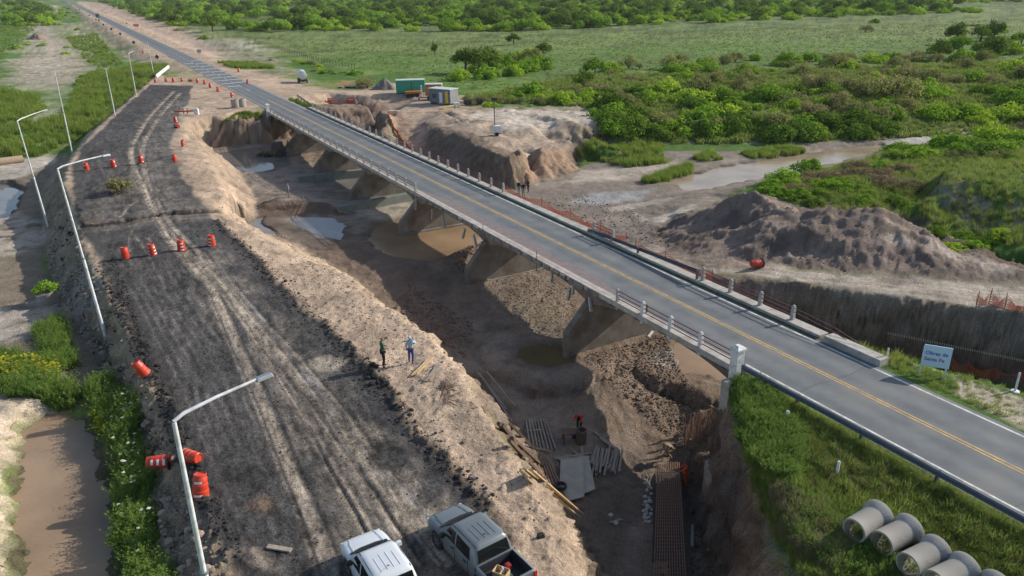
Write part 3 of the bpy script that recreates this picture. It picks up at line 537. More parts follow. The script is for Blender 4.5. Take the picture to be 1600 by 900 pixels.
# raked furrows on the dug slope beside the pit
fr = [G(*p)[:2] for p in [(575, 450), (640, 445), (720, 520), (700, 545), (620, 490)]]
sd_ = poly_sd(fr, vx, vy); fm = np.clip(sd_/1.0, 0, 1)
vz += np.sin((vs_*.8+vc_*.6)*7)*.05*fm
# tone variation that belongs to the soil itself
st = np.where(inr, np.minimum(sl, 1.5), 0)
v_ = 1+.30*n3+.22*n2+.28*fbm(vx, vy, 2.6, 4, 221, .7)+.22*st*fbm(vz*2.2+n2, vz*.0+vc_*.06, 1.0, 3, 223)
colr *= np.clip(v_, .35, 1.7)[:, None]
bl = np.clip(fbm(vx, vy, .9, 4, 231)*2.2-.35, 0, 1)*.5
bl = bl*np.clip((colr.mean(1)-.1)*6, 0, 1)
colr = colr*(1-bl[:, None]*.6)
# churned black and grey streaks running with the old road, crossed by lug marks
mi_ = poly_sd([G(*p) for p in MI], vx, vy); mm = np.clip(mi_/1.5, 0, 1)
us = vx*math.cos(1.02)+vy*math.sin(1.02); ut = -vx*math.sin(1.02)+vy*math.cos(1.02)
ax_ = math.radians(118); ul = vx*math.cos(ax_)+vy*math.sin(ax_); uc = -vx*math.sin(ax_)+vy*math.cos(ax_)
strk = fbm(ul*.22, uc*2.2, 1.0, 4, 301, .6); fine = fbm(ul*1.1, uc*4.5, 1.0, 3, 305, .6)
colr *= (1+mm*(strk*.35+fine*.75+fbm(vx, vy, 5.0, 3, 307, .8)*.7)).clip(.35, 2.3)[:, None]
pl_ = np.clip(strk*2.0-.55, 0, 1)*mm*.45*np.clip(fbm(vx, vy, .12, 3, 309)*2+.6, 0, 1)
colr = colr*(1-pl_[:, None])+np.array((.27, .235, .195))*pl_[:, None]
vz += mm*(strk*.035+fine*.02)

# ledges and broken faces: steep ground is pushed in and out along its own fall line
gxr = np.where(inr, bil(gx_, vx, vy), 0); gyr = np.where(inr, bil(gy_, vx, vy), 0); gl_ = np.hypot(gxr, gyr)+1e-6
k_ = np.clip(gl_-.45, 0, 1.2)*rmask
pz = fbm(vz*2.1+n2*1.5, vs_*.45, 1.0, 4, 501, .6)*.42+fbm(vz*1.0+vs_*1.1, vc_*1.3-vz*.7, 1.0, 4, 511, .65)*.5
gvx = vx+gxr/gl_*k_*pz; gvy = vy+gyr/gl_*k_*pz
cr_ = np.clip(fbm(vz*1.5+vs_*1.3, vc_*1.5+vz, 1.0, 4, 521, .7), -1, 1)*np.clip(k_, 0, 1); colr *= (1+.55*cr_).clip(.4, 1.6)[:, None]
idxg = np.arange(nr*nc).reshape(nr, nc)
fq = np.stack([idxg[:-1, :-1], idxg[:-1, 1:], idxg[1:, 1:], idxg[1:, :-1]], -1).reshape(-1, 4)
def np_mesh(name, verts, quads, smooth=True):
    me = bpy.data.meshes.new(name)
    me.vertices.add(len(verts)); me.vertices.foreach_set('co', np.ascontiguousarray(verts, dtype=np.float32).ravel())
    k = quads.shape[1]
    me.loops.add(quads.size); me.loops.foreach_set('vertex_index', np.ascontiguousarray(quads, dtype=np.int32).ravel())
    me.polygons.add(len(quads)); me.polygons.foreach_set('loop_start', np.arange(0, quads.size, k, dtype=np.int32))
    me.polygons.foreach_set('loop_total', np.full(len(quads), k, dtype=np.int32))
    if smooth: me.polygons.foreach_set('use_smooth', np.ones(len(quads), bool))
    me.update(calc_edges=True); return me
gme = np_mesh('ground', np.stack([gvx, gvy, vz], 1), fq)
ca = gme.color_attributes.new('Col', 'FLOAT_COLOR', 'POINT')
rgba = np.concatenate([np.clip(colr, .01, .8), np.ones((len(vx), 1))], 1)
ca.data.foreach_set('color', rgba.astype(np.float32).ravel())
at = gme.attributes.new('gloss', 'FLOAT', 'POINT'); at.data.foreach_set('value', gloss.astype(np.float32))
ground = bpy.data.objects.new('ground', gme); col.objects.link(ground); ground['kind'] = 'structure'

# final ground height for standing things on it (interpolated in the sheet itself)
ysl = ys
def gz(x, y):
    j = int(np.clip(np.searchsorted(ysl, y)-1, 0, nr-2)); fy = (y-ysl[j])/(ysl[j+1]-ysl[j]); fy = min(max(fy, 0), 1)
    r = []
    for jj in (j, j+1):
        s = x/half[jj]; i = int(np.clip(np.searchsorted(sx, s)-1, 0, nc-2)); fx = min(max((s-sx[i])/(sx[i+1]-sx[i]), 0), 1)
        r.append(vz[jj*nc+i]*(1-fx)+vz[jj*nc+i+1]*fx)
    return float(r[0]*(1-fy)+r[1]*fy)
def GG(a, b, lift=0.0):
    x, y, _ = G(a, b); return Vector((x, y, gz(x, y)+lift))

# ---------------------------------------------------------------- materials
def mat(name, base=(.5, .5, .5), rough=.6, metal=0.0, spec=.5, var=.0, vscale=5.0, bump=0.0, bscale=20.0, vcol=None, alpha=None, coat=0.0, dirt=None, dscale=2.0, coords='Object'):
    m = bpy.data.materials.new(name); m.use_nodes = True; nt = m.node_tree; b = nt.nodes['Principled BSDF']
    b.inputs['Base Color'].default_value = tuple(base)+(1,); b.inputs['Roughness'].default_value = rough; b.inputs['Metallic'].default_value = metal
    b.inputs['Specular IOR Level'].default_value = spec; b.inputs['Coat Weight'].default_value = coat
    tc = nt.nodes.new('ShaderNodeTexCoord'); L = nt.links.new
    if vcol or var or dirt:
        src = None
        if vcol:
            a = nt.nodes.new('ShaderNodeVertexColor'); a.layer_name = vcol; src = a.outputs['Color']
        else:
            a = nt.nodes.new('ShaderNodeRGB'); a.outputs[0].default_value = tuple(base)+(1,); src = a.outputs[0]
        if var:
            n = nt.nodes.new('ShaderNodeTexNoise'); n.inputs['Scale'].default_value = vscale; n.inputs['Detail'].default_value = 6; n.inputs['Roughness'].default_value = .65
            L(tc.outputs[coords], n.inputs['Vector'])
            mr = nt.nodes.new('ShaderNodeMapRange'); mr.inputs[1].default_value = .3; mr.inputs[2].default_value = .7; mr.inputs[3].default_value = 1-var; mr.inputs[4].default_value = 1+var
            L(n.outputs['Fac'], mr.inputs[0])
            mx = nt.nodes.new('ShaderNodeVectorMath'); mx.operation = 'SCALE'; L(src, mx.inputs[0]); L(mr.outputs[0], mx.inputs['Scale']); src = mx.outputs[0]
        if dirt:
            n = nt.nodes.new('ShaderNodeTexNoise'); n.inputs['Scale'].default_value = dscale; n.inputs['Detail'].default_value = 8; L(tc.outputs[coords], n.inputs['Vector'])
            rp = nt.nodes.new('ShaderNodeMapRange'); rp.inputs[1].default_value = .45; rp.inputs[2].default_value = .7; L(n.outputs['Fac'], rp.inputs[0])
            mi = nt.nodes.new('ShaderNodeMix'); mi.data_type = 'RGBA'; L(rp.outputs[0], mi.inputs[0]); L(src, mi.inputs[6]); mi.inputs[7].default_value = tuple(dirt)+(1,); src = mi.outputs[2]
        L(src, b.inputs['Base Color'])
    if bump:
        n = nt.nodes.new('ShaderNodeTexNoise'); n.inputs['Scale'].default_value = bscale; n.inputs['Detail'].default_value = 5; L(tc.outputs[coords], n.inputs['Vector'])
        bp = nt.nodes.new('ShaderNodeBump'); bp.inputs['Strength'].default_value = 1; bp.inputs['Distance'].default_value = bump
        L(n.outputs['Fac'], bp.inputs['Height']); L(bp.outputs[0], b.inputs['Normal'])
    return m
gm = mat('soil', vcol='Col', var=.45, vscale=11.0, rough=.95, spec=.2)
nt = gm.node_tree; b = nt.nodes['Principled BSDF']; L = nt.links.new
tc = [n for n in nt.nodes if n.type == 'TEX_COORD'][0]
n1_ = nt.nodes.new('ShaderNodeTexNoise'); n1_.inputs['Scale'].default_value = 6; n1_.inputs['Detail'].default_value = 9; n1_.inputs['Roughness'].default_value = .7; L(tc.outputs['Object'], n1_.inputs['Vector'])
bp = nt.nodes.new('ShaderNodeBump'); bp.inputs['Distance'].default_value = .16; bp.inputs['Strength'].default_value = .9; L(n1_.outputs['Fac'], bp.inputs['Height']); L(bp.outputs[0], b.inputs['Normal'])
ga = nt.nodes.new('ShaderNodeAttribute'); ga.attribute_name = 'gloss'; mr = nt.nodes.new('ShaderNodeMapRange'); mr.inputs[3].default_value = .95; mr.inputs[4].default_value = .2; L(ga.outputs['Fac'], mr.inputs[0]); L(mr.outputs[0], b.inputs['Roughness'])
gme.materials.append(gm)
# ---------------------------------------------------------------- mesh helpers
class MB:
    def __init__(s): s.v = []; s.f = []; s.mi = []
    def add(s, vs, fs, mi=0):
        o = len(s.v); s.v += [tuple(v) for v in vs]; s.f += [tuple(i+o for i in f) for f in fs]; s.mi += [mi]*len(fs); return s
    def box(s, a, b, M=None, mi=0, tx=1, ty=1):
        (x0, y0, z0), (x1, y1, z1) = a, b; mx, my = (x0+x1)/2, (y0+y1)/2; hx, hy = (x1-x0)/2*tx, (y1-y0)/2*ty
        vs = [(x0, y0, z0), (x1, y0, z0), (x1, y1, z0), (x0, y1, z0), (mx-hx, my-hy, z1), (mx+hx, my-hy, z1), (mx+hx, my+hy, z1), (mx-hx, my+hy, z1)]
        if M is not None: vs = [M @ Vector(v) for v in vs]
        return s.add(vs, [(0, 3, 2, 1), (4, 5, 6, 7), (0, 1, 5, 4), (1, 2, 6, 5), (2, 3, 7, 6), (3, 0, 4, 7)], mi)
    def tube(s, pts, r, n=6, mi=0, cap=True):
        pts = [Vector(p) for p in pts]; rr = r if isinstance(r, (list, tuple)) else [r]*len(pts); rings = []
        for i, p in enumerate(pts):
            d = (pts[min(i+1, len(pts)-1)]-pts[max(i-1, 0)]).normalized(); a = Vector((0, 0, 1)) if abs(d.z) < .9 else Vector((1, 0, 0))
            u = d.cross(a).normalized(); w = d.cross(u).normalized()
            rings.append([p+(u*math.cos(2*math.pi*k/n)+w*math.sin(2*math.pi*k/n))*rr[i] for k in range(n)])
        vs = [v for rg in rings for v in rg]; fs = []
        for i in range(len(rings)-1):
            for k in range(n): fs.append((i*n+k, i*n+(k+1) % n, (i+1)*n+(k+1) % n, (i+1)*n+k))
        if cap: fs.append(tuple(range(n-1, -1, -1))); fs.append(tuple((len(rings)-1)*n+k for k in range(n)))
        return s.add(vs, fs, mi)
    def lathe(s, prof, n=14, M=None, mi=0, close=True):
        vs = []; fs = []
        for r, z in prof: vs += [Vector((r*math.cos(2*math.pi*k/n), r*math.sin(2*math.pi*k/n), z)) for k in range(n)]
        for i in range(len(prof)-1):
            for k in range(n): fs.append((i*n+k, i*n+(k+1) % n, (i+1)*n+(k+1) % n, (i+1)*n+k))
        if close: fs.append(tuple(range(n-1, -1, -1))); fs.append(tuple((len(prof)-1)*n+k for k in range(n)))
        if M is not None: vs = [M @ v for v in vs]
        return s.add(vs, fs, mi)
    def prism(s, poly, y0, y1, M=None, mi=0):
        """poly in (x,z) extruded along y"""
        n = len(poly); vs = [(x, y0, z) for x, z in poly]+[(x, y1, z) for x, z in poly]
        if M is not None: vs = [M @ Vector(v) for v in vs]
        return s.add(vs, [tuple(range(n)), tuple(range(2*n-1, n-1, -1))]+[(i, i+n, (i+1) % n+n, (i+1) % n) for i in range(n)], mi)
    def mesh(s, name, mats, smooth=None, bevel=0):
        me = bpy.data.meshes.new(name); me.from_pydata(s.v, [], s.f)
        mats = mats if isinstance(mats, (list, tuple)) else [mats]
        for m in mats: me.materials.append(m)
        if any(s.mi): me.polygons.foreach_set('material_index', s.mi)
        bm = bmesh.new(); bm.from_mesh(me); bmesh.ops.recalc_face_normals(bm, faces=bm.faces)
        if bevel: bmesh.ops.bevel(bm, geom=[e for e in bm.edges if len(e.link_faces) == 2 and e.calc_face_angle(0) > .6], offset=bevel, segments=2, affect='EDGES', profile=.6, clamp_overlap=True)
        bm.to_mesh(me); bm.free()
        if smooth is not None:
            me.polygons.foreach_set('use_smooth', [True]*len(me.polygons)); me.set_sharp_from_angle(angle=math.radians(smooth))
        me.update(); return me
    def obj(s, name, mats, parent=None, smooth=None, bevel=0):
        return link(name, s.mesh(name, mats, smooth, bevel), parent)
def link(name, me, parent=None):
    o = bpy.data.objects.new(name, me); col.objects.link(o)
    if parent: o.parent = parent
    return o
def tag(o, label, cat, group=None, kind=None):
    if kind: o['kind'] = kind
    if label: o['label'] = label
    if cat: o['category'] = cat
    if group: o['group'] = group
    return o
def empty(name, loc, rz=0, label=None, cat=None, group=None, rot=None, sc=None):
    o = bpy.data.objects.new(name, None); col.objects.link(o); o.location = loc; o.rotation_euler = rot or (0, 0, rz)
    if sc: o.scale = (sc,)*3 if not isinstance(sc, (tuple, list)) else sc
    o.empty_display_size = .2
    return tag(o, label, cat, group)
def copy_tree(o, parent=None):
    c = o.copy(); col.objects.link(c)
    if parent is not None: c.parent = parent
    for ch in list(o.children): copy_tree(ch, c)
    return c
def place(o, loc=None, rz=None, label=None, group=None, scale=None, rot=None):
    if loc is not None: o.location = loc
    if rz is not None: o.rotation_euler = (0, 0, rz)
    if rot is not None: o.rotation_euler = rot
    if scale is not None: o.scale = (scale,)*3 if not isinstance(scale, (tuple, list)) else scale
    if label: o['label'] = label
    if group: o['group'] = group
    return o
RM = Matrix(((CA, -SA, 0, 0), (SA, CA, 0, 0), (0, 0, 1, 0), (0, 0, 0, 1)))      # (c, s, z) -> world
YAW = AZ                                                                       # local x = across (c), local y = along (s)

M_ASPH = mat('asphalt', (.118, .132, .140), rough=.85, var=.16, vscale=.9, bump=.006, bscale=60, dirt=(.165, .168, .162), dscale=.35)
_nt = M_ASPH.node_tree; _b = _nt.nodes['Principled BSDF']; _src = _b.inputs['Base Color'].links[0].from_socket
_tc = [n for n in _nt.nodes if n.type == 'TEX_COORD'][0]; _d = _nt.nodes.new('ShaderNodeVectorMath'); _d.operation = 'DOT_PRODUCT'; _d.inputs[1].default_value = (CA*3.927, SA*3.927, 0); _nt.links.new(_tc.outputs['Object'], _d.inputs[0])
_m = _nt.nodes.new('ShaderNodeMath'); _m.operation = 'SUBTRACT'; _nt.links.new(_d.outputs['Value'], _m.inputs[0]); _m.inputs[1].default_value = 31.65*3.927
_c = _nt.nodes.new('ShaderNodeMath'); _c.operation = 'COSINE'; _nt.links.new(_m.outputs[0], _c.inputs[0]); _r = _nt.nodes.new('ShaderNodeMapRange'); _r.inputs[1].default_value = -1; _r.inputs[3].default_value = 1.10; _r.inputs[4].default_value = .88; _nt.links.new(_c.outputs[0], _r.inputs[0])
_s = _nt.nodes.new('ShaderNodeVectorMath'); _s.operation = 'SCALE'; _nt.links.new(_src, _s.inputs[0]); _nt.links.new(_r.outputs[0], _s.inputs['Scale']); _nt.links.new(_s.outputs[0], _b.inputs['Base Color'])
M_WHITE = mat('white_road_paint', (.60, .59, .55), rough=.7, var=.25, vscale=6, dirt=(.30, .295, .28), dscale=1.6)
M_YEL = mat('yellow_road_paint', (.52, .34, .10), rough=.7, var=.25, vscale=5, dirt=(.25, .20, .13), dscale=1.6)
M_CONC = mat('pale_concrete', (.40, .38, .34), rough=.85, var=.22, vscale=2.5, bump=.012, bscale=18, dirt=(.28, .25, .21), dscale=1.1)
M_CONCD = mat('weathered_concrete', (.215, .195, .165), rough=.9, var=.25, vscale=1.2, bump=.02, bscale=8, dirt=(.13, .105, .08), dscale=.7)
M_POST = mat('railing_concrete', (.42, .41, .38), rough=.85, var=.25, vscale=9, bump=.01, bscale=30, dirt=(.25, .235, .21), dscale=4)
M_WPOST = mat('whitewashed_concrete', (.68, .69, .68), rough=.8, var=.15, vscale=8, bump=.008, bscale=30, dirt=(.42, .42, .4), dscale=5)
M_RAIL = mat('red_oxide_rail', (.17, .06, .055), rough=.55, var=.25, vscale=8)
M_GALV = mat('galvanised_steel', (.33, .36, .39), rough=.42, metal=.6, var=.15, vscale=7)
M_GUARD = mat('guardrail_steel', (.12, .14, .17), rough=.5, metal=.5, var=.2, vscale=4)
M_DARK = mat('dark_steel', (.05, .05, .052), rough=.6)

# ---------------------------------------------------------------- highway sheet and markings
CL_ = 34.1
def strip(name, c0, c1, s0, s1, z, m, step=4, par=None, jit=0):
    ss = np.unique(np.concatenate([np.arange(s0, min(s1, 320), step), np.geomspace(320, s1, 40) if s1 > 320 else [], [s1]])); mb = MB(); vs = []; fs = []
    for i, s in enumerate(ss):
        j = jit*(rnd.random()-.5) if jit else 0
        zz = z
        vs += [(c0+j, s, zz), (c1+(jit*(rnd.random()-.5) if jit else 0), s, zz)]
        if i: fs.append((2*i-2, 2*i-1, 2*i+1, 2*i))
    mb.add([RM @ Vector(v) for v in vs], fs)
    o = mb.obj(name, m, par)
    if not par: o['kind'] = 'structure'
    return o
road = strip('highway', 30.98, 37.42, -70, 9000, .045, M_ASPH, step=3, jit=.12)
Z1 = .053
strip('edge_line', 31.12, 31.25, -70, 27.6, Z1, M_WHITE, par=road); strip('edge_line', 31.10, 31.22, 143, 3000, Z1, M_WHITE, par=road)
strip('edge_line', 37.0, 37.14, -70, 3000, Z1, M_WHITE, par=road)
for c0 in (33.93, 34.15): strip('centre_line', c0, c0+.11, -70, 160, Z1, M_YEL, par=road)
for k in range(60): strip('lane_dash', 34.02, 34.14, 176+k*9, 180+k*9, Z1, M_WHITE, par=road)
yb = [134-4.4*k for k in range(15)]
for k, y in enumerate(yb):
    xc = 76+(y+13)/.4807
    s, c = SC(*W(xc, y, 0.05))
    if s > 262: break
    strip('rumble_bar', 31.3, 33.95, s, s+.5+.002*s, Z1, M_WHITE, par=road); strip('rumble_bar', 34.25, 36.95, s+4+.02*s, s+4.5+.022*s, Z1, M_WHITE, par=road)
# cracks and tar seams
mt_tar = mat('tar_seam', (.05, .05, .05), rough=.6)
for k in range(9):
    s = 24-k*3.7-rnd.random()*2; mb = MB(); c = 31.3
    while c < 36.8:
        c2 = c+.5; s2 = s+rnd.uniform(-.12, .12); mb.add([RM @ Vector(v) for v in ((c, s, Z1-.003), (c2, s2, Z1-.003), (c2, s2+.035, Z1-.003), (c, s+.035, Z1-.003))], [(0, 1, 2, 3)]); c, s = c2, s2
    if k in (0, 3, 4, 7): mb.obj('crack', mt_tar, road)
m_red = mat('red_dust_stain', (.27, .19, .175), rough=.9, var=.2, vscale=2)

# ---------------------------------------------------------------- bridge
bridge = empty('road_bridge', (0, 0, 0), YAW, 'long low concrete road bridge on wall piers across the dug-out river bed', 'bridge')
S0, S1 = 27.7, 143.3; PIERS = [43.2+16.72*k for k in range(6)]
MB().box((30.35, S0, -.30), (38.35, S1, .03)).obj('deck_slab', M_CONCD, bridge)
nk = 26
for k in range(nk):            # edge kerb cast in lengths
    a = S0+(S1-S0)*k/nk; b_ = S0+(S1-S0)*(k+1)/nk-.03
    MB().box((30.22+rnd.uniform(-.02, .02), a, -.22), (30.93, b_, .16)).obj('edge_kerb', M_CONC, bridge, bevel=.02)
m_moss = mat('grit_and_weeds', (.07, .085, .04), rough=1, var=.5, vscale=6, bump=.03, bscale=20)
MB().box((37.34, S0, .02), (37.62, S1, .085)).obj('gutter_dirt', m_moss, bridge)
for k in range(nk):
    a = S0+(S1-S0)*k/nk; b_ = S0+(S1-S0)*(k+1)/nk-.03
    MB().box((37.62, a, -.25), (38.42, b_, .27)).obj('edge_kerb', M_CONC, bridge, bevel=.02)
MB().box((37.5, 23.4, -.4), (38.3, 27.3, .45)).obj('end_kerb_block', M_CONC, bridge, bevel=.03)
MB().add([RM.inverted() @ (RM @ Vector(v)) for v in ((30.96, 44, .049), (33.2, 44, .049), (32.2, 76, .049), (30.96, 76, .049))], [(0, 1, 2, 3)]) 
def soffit(s):
    e = [S0]+PIERS+[S1]
    for a, b_ in zip(e[:-1], e[1:]):
        if a <= s <= b_:
            t = (s-a)/(b_-a)*2-1; return -.85-.95*t*t*abs(t)
    return -1.8
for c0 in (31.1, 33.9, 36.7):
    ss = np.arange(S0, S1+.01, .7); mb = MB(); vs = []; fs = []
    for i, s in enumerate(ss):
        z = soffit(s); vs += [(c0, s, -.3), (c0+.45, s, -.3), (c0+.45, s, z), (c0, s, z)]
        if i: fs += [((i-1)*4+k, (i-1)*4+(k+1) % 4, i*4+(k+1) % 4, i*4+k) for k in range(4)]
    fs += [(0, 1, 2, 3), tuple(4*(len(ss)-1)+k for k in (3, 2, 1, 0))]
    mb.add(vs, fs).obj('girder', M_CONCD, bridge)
for s in list(PIERS)+[p-8.3 for p in PIERS]+[S1-8]:
    MB().box((31.55, s-.15, -1.1), (36.7, s+.15, -.3)).obj('cross_beam', M_CONCD, bridge)
brk = None
for k in range(42):
    s = S0+1.2+2.78*k
    if brk is None:
        brk = MB().prism([(30.42, -.3), (31.1, -.3), (31.1, -.75), (30.9, -.75), (30.42, -.45)], -.13, .13).obj('bracket', M_CONCD, bridge)
    else:
        o = brk.copy(); col.objects.link(o); o.parent = bridge; brk2 = o
    (brk if k == 0 else o).location = (0, s, 0)
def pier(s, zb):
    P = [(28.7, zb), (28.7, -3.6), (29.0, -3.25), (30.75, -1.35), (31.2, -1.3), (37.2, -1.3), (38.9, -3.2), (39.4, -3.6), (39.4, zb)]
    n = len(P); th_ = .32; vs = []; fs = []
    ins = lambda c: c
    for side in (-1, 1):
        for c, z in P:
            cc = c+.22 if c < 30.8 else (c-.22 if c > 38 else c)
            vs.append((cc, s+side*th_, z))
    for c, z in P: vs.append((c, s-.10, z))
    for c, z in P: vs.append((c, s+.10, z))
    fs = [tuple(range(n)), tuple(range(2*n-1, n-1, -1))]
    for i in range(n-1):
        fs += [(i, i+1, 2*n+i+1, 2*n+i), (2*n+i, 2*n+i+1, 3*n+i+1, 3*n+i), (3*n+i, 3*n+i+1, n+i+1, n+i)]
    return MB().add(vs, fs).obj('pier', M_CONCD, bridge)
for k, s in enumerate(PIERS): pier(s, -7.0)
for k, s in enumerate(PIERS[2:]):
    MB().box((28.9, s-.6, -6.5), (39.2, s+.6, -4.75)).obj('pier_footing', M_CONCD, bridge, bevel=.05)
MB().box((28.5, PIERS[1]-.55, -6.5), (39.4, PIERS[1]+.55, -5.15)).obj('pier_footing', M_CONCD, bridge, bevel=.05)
# abutments with wing walls
MB().box((30.3, 27.0, -9), (38.4, 27.75, -.3)).obj('abutment', M_CONCD, bridge)
MB().box((29.32, 26.95, -10), (29.68, 27.62, -.45)).obj('wing_wall', M_CONC, bridge, bevel=.03)
MB().box((28.75, 27.0, -10), (29.32, 27.75, -5.9)).obj('pilaster', M_CONC, bridge, bevel=.03)
MB().box((29.68, 27.2, -10), (30.3, 27.62, -.5)).obj('wing_wall', M_CONC, bridge)
MB().box((30.3, 143.35, -7), (38.4, 144.2, -.3)).obj('abutment', M_CONCD, bridge)
MB().prism([(27.4, -6), (27.4, -3.3), (30.4, -.6), (30.4, -6)], 142.6, 143.2).obj('wing_wall', M_CONCD, bridge)
# railing posts: mesh shared
def post_mesh(name, m, z0, z1, w=.115):
    mb = MB(); mb.box((-w, -w, z0), (w, w, z1-.12), tx=.88, ty=.88); mb.box((-w*.82, -w*.82, z1-.12), (w*.82, w*.82, z1), tx=.6, ty=.6)
    return mb.mesh(name, m, bevel=.018)
pmL = post_mesh('railing_post', M_POST, -.45, 1.12); pmLW = post_mesh('railing_post_white', M_WPOST, -.45, 1.14, .13); pmR = post_mesh('railing_post_right', M_POST, .2, 1.28, .125)
lpos = [27.83+2.78*k for k in range(1, 42)]; have_l = []
for k, s in enumerate(lpos):
    if 39.5 < s < 74: continue
    o = link('railing_post', pmLW if s < 37 else pmL, bridge); o.location = (30.42, s, 0); o.rotation_euler = (rnd.uniform(-.015, .015), rnd.uniform(-.015, .015), 0); have_l.append(s)
rpos = [30.3+2.78*k for k in range(0, 41)]; have_r = []
for s in rpos:
    if (39.5 < s < 48.5) or (53.5 < s < 68.5): continue
    o = link('railing_post', pmR, bridge); o.location = (38.1, s, 0); o.rotation_euler = (rnd.uniform(-.02, .02), rnd.uniform(-.02, .02), 0); have_r.append(s)
def rails(c, pos, zs, r=.036):
    for a, b_ in zip(pos[:-1], pos[1:]):
        if b_-a > 3.2: continue
        for z in zs:
            MB().tube([(c, a, z), (c, (a+b_)/2, z+rnd.uniform(-.015, .015)), (c, b_, z)], r, 5).obj('rail', M_RAIL, bridge)
rails(30.42, [27.95]+have_l, (.38, .66, .95)); rails(38.1, have_r, (.55, .82, 1.1))
for z, zz in ((1.1, .55), (.82, .25)): MB().tube([(38.1, 30.2, z), (38.12, 27.2, (z+zz)/2+.1), (38.2, 25.2, zz)], .022, 5).obj('rail', M_RAIL, bridge)
def pillar(c, s):
    mb = MB(); mb.box((c-.28, s-.28, -1.2), (c+.28, s+.28, 1.22)); mb.box((c-.36, s-.36, 1.22), (c+.36, s+.36, 1.36)); mb.box((c-.36, s-.36, 1.36), (c+.36, s+.36, 1.52), tx=.35, ty=.35)
    return mb.obj('end_pillar', M_WPOST, bridge, bevel=.02)
pillar(30.4, 27.6); pillar(30.35, 143.5)
MB().box((30.55, 36.1, .3), (30.75, 36.5, .85)).obj('junction_box', M_DARK, bridge)
# broken posts hanging off the left edge by their reinforcement
for k, (s, tl, dz, l_, dc) in enumerate(((74.2, .25, -1.0, 1.35, -.15), (70.0, .05, -1.15, 1.2, -.1), (67.2, -.25, -1.15, 1.35, -.1), (62.6, .5, -1.2, 1.2, -.1), (60.2, -.5, -1.25, 1.2, -.12), (46.9, .15, -.6, .8, -.12), (44.4, .2, -1.1, 1.1, -.15), (43.9, .05, -.55, .8, -.12), (41.6, -.25, -.95, 1.1, -.15))):
    M_ = Matrix.Translation((30.12+dc, s, dz)) @ Matrix.Rotation(tl, 4, 'X')
    MB().box((-.1, -.1, -l_/2), (.1, .1, l_/2), M_, tx=.9, ty=.9).obj('broken_post', M_POST, bridge, bevel=.015)
    MB().tube([(30.2, s, -.1), (30.12+dc, s, dz+l_/2)], .012, 4).obj('bent_rebar', M_RAIL, bridge)
MB().tube([(30.15, 58.8, .75), (30.18, 58.9, .1), (30.1, 59.2, -.6)], .03, 5).obj('marker_rod', M_RAIL, bridge)
MB().tube([(30.2, 49.5, .85), (30.2, 49.5, -.9)], .03, 5).obj('marker_rod', M_DARK, bridge)
# ragged red-stained edge where the kerb broke away
m_dust = mat('pink_dust', (.185, .15, .142), rough=.9, var=.2, vscale=1.5)
Pk = [(30.96, 39), (31.7, 41), (32.3, 45), (32.0, 50), (32.6, 56), (32.1, 62), (32.5, 68), (31.8, 73), (30.96, 77)]; MB().add([(c, s, .0495) for c, s in Pk], [tuple(range(len(Pk)))]).obj('dust_patch', m_dust, bridge)
m_stain = mat('red_painted_edge', (.42, .22, .18), rough=.9, var=.35, vscale=4)
s = 41.0
while s < 74:
    l_ = rnd.uniform(.5, 1.6); MB().box((30.0+rnd.uniform(0, .12), s, -.19-rnd.uniform(0, .1)), (30.30, s+l_, .03+rnd.uniform(0, .08))).obj('broken_edge', M_CONCD, bridge, bevel=.02); s += l_+rnd.uniform(.05, .5)
MB().box((30.5, 40.5, .158), (30.58, 58, .166)).obj('red_edge_line', m_stain, bridge); MB().box((30.5, 62, .158), (30.56, 73.5, .166)).obj('red_edge_line', m_stain, bridge)

# ---------------------------------------------------------------- guard rails
def wbeam(name, pts, z, label, m=M_GUARD, flip=1):
    """steel guard rail with W profile between (c, s) points"""
    g = empty(name, (0, 0, 0), 0, label, 'guard rail')
    prof = [(-.0, .31), (.075, .26), (.075, .21), (.0, .155), (.075, .10), (.075, .05), (0, 0)]
    P = [Vector(p) for p in pts]
    for a, b_ in zip(P[:-1], P[1:]):
        d = (b_-a).normalized(); n = Vector((d.y, -d.x, 0))*flip; mb = MB(); vs = []
        for p in (a, b_):
            vs += [p+n*u+Vector((0, 0, z+w)) for u, w in prof]
            vs += [p+n*(u-.012)+Vector((0, 0, z+w)) for u, w in reversed(prof)]
        k = len(prof)*2
        mb.add(vs, [(i, (i+1) % k, (i+1) % k+k, i+k) for i in range(k)]+[tuple(range(k)), tuple(range(2*k-1, k-1, -1))])
        mb.obj('beam', m, g)
    for p in P:
        d = (P[1]-P[0]).normalized(); n = Vector((d.y, -d.x, 0))*flip; q = p-n*.12
        ang = math.atan2(d.y, d.x); M_ = Matrix.Translation(q) @ Matrix.Rotation(ang, 4, 'Z')
        MB().box((-.06, -.08, -.9), (.06, .08, z+.3), M_).obj('rail_post', m, g)
    return g
def RP(s, c, z=0): return Vector(R(s, c)+(z,))
gpts = [RP(26.9-3.9*k, 30.1-.0*k, -.1) for k in range(0, 14)]
wbeam('guard_rail', gpts, .42, 'dark steel guard rail on posts along the grassy bank beside the near road', flip=1)
wbeam('guard_rail', [RP(53, 37.93, -.15), RP(46, 37.93, .1), RP(39.0, 37.93, .35)], .35, 'dark steel beam bolted along the right kerb in the middle of the bridge', flip=-1)
wbeam('guard_rail', [RP(145+3.6*k, 38.6+.35*k, -.05) for k in range(5)], .42, 'short guard rail past the far end of the bridge on the right', flip=-1)

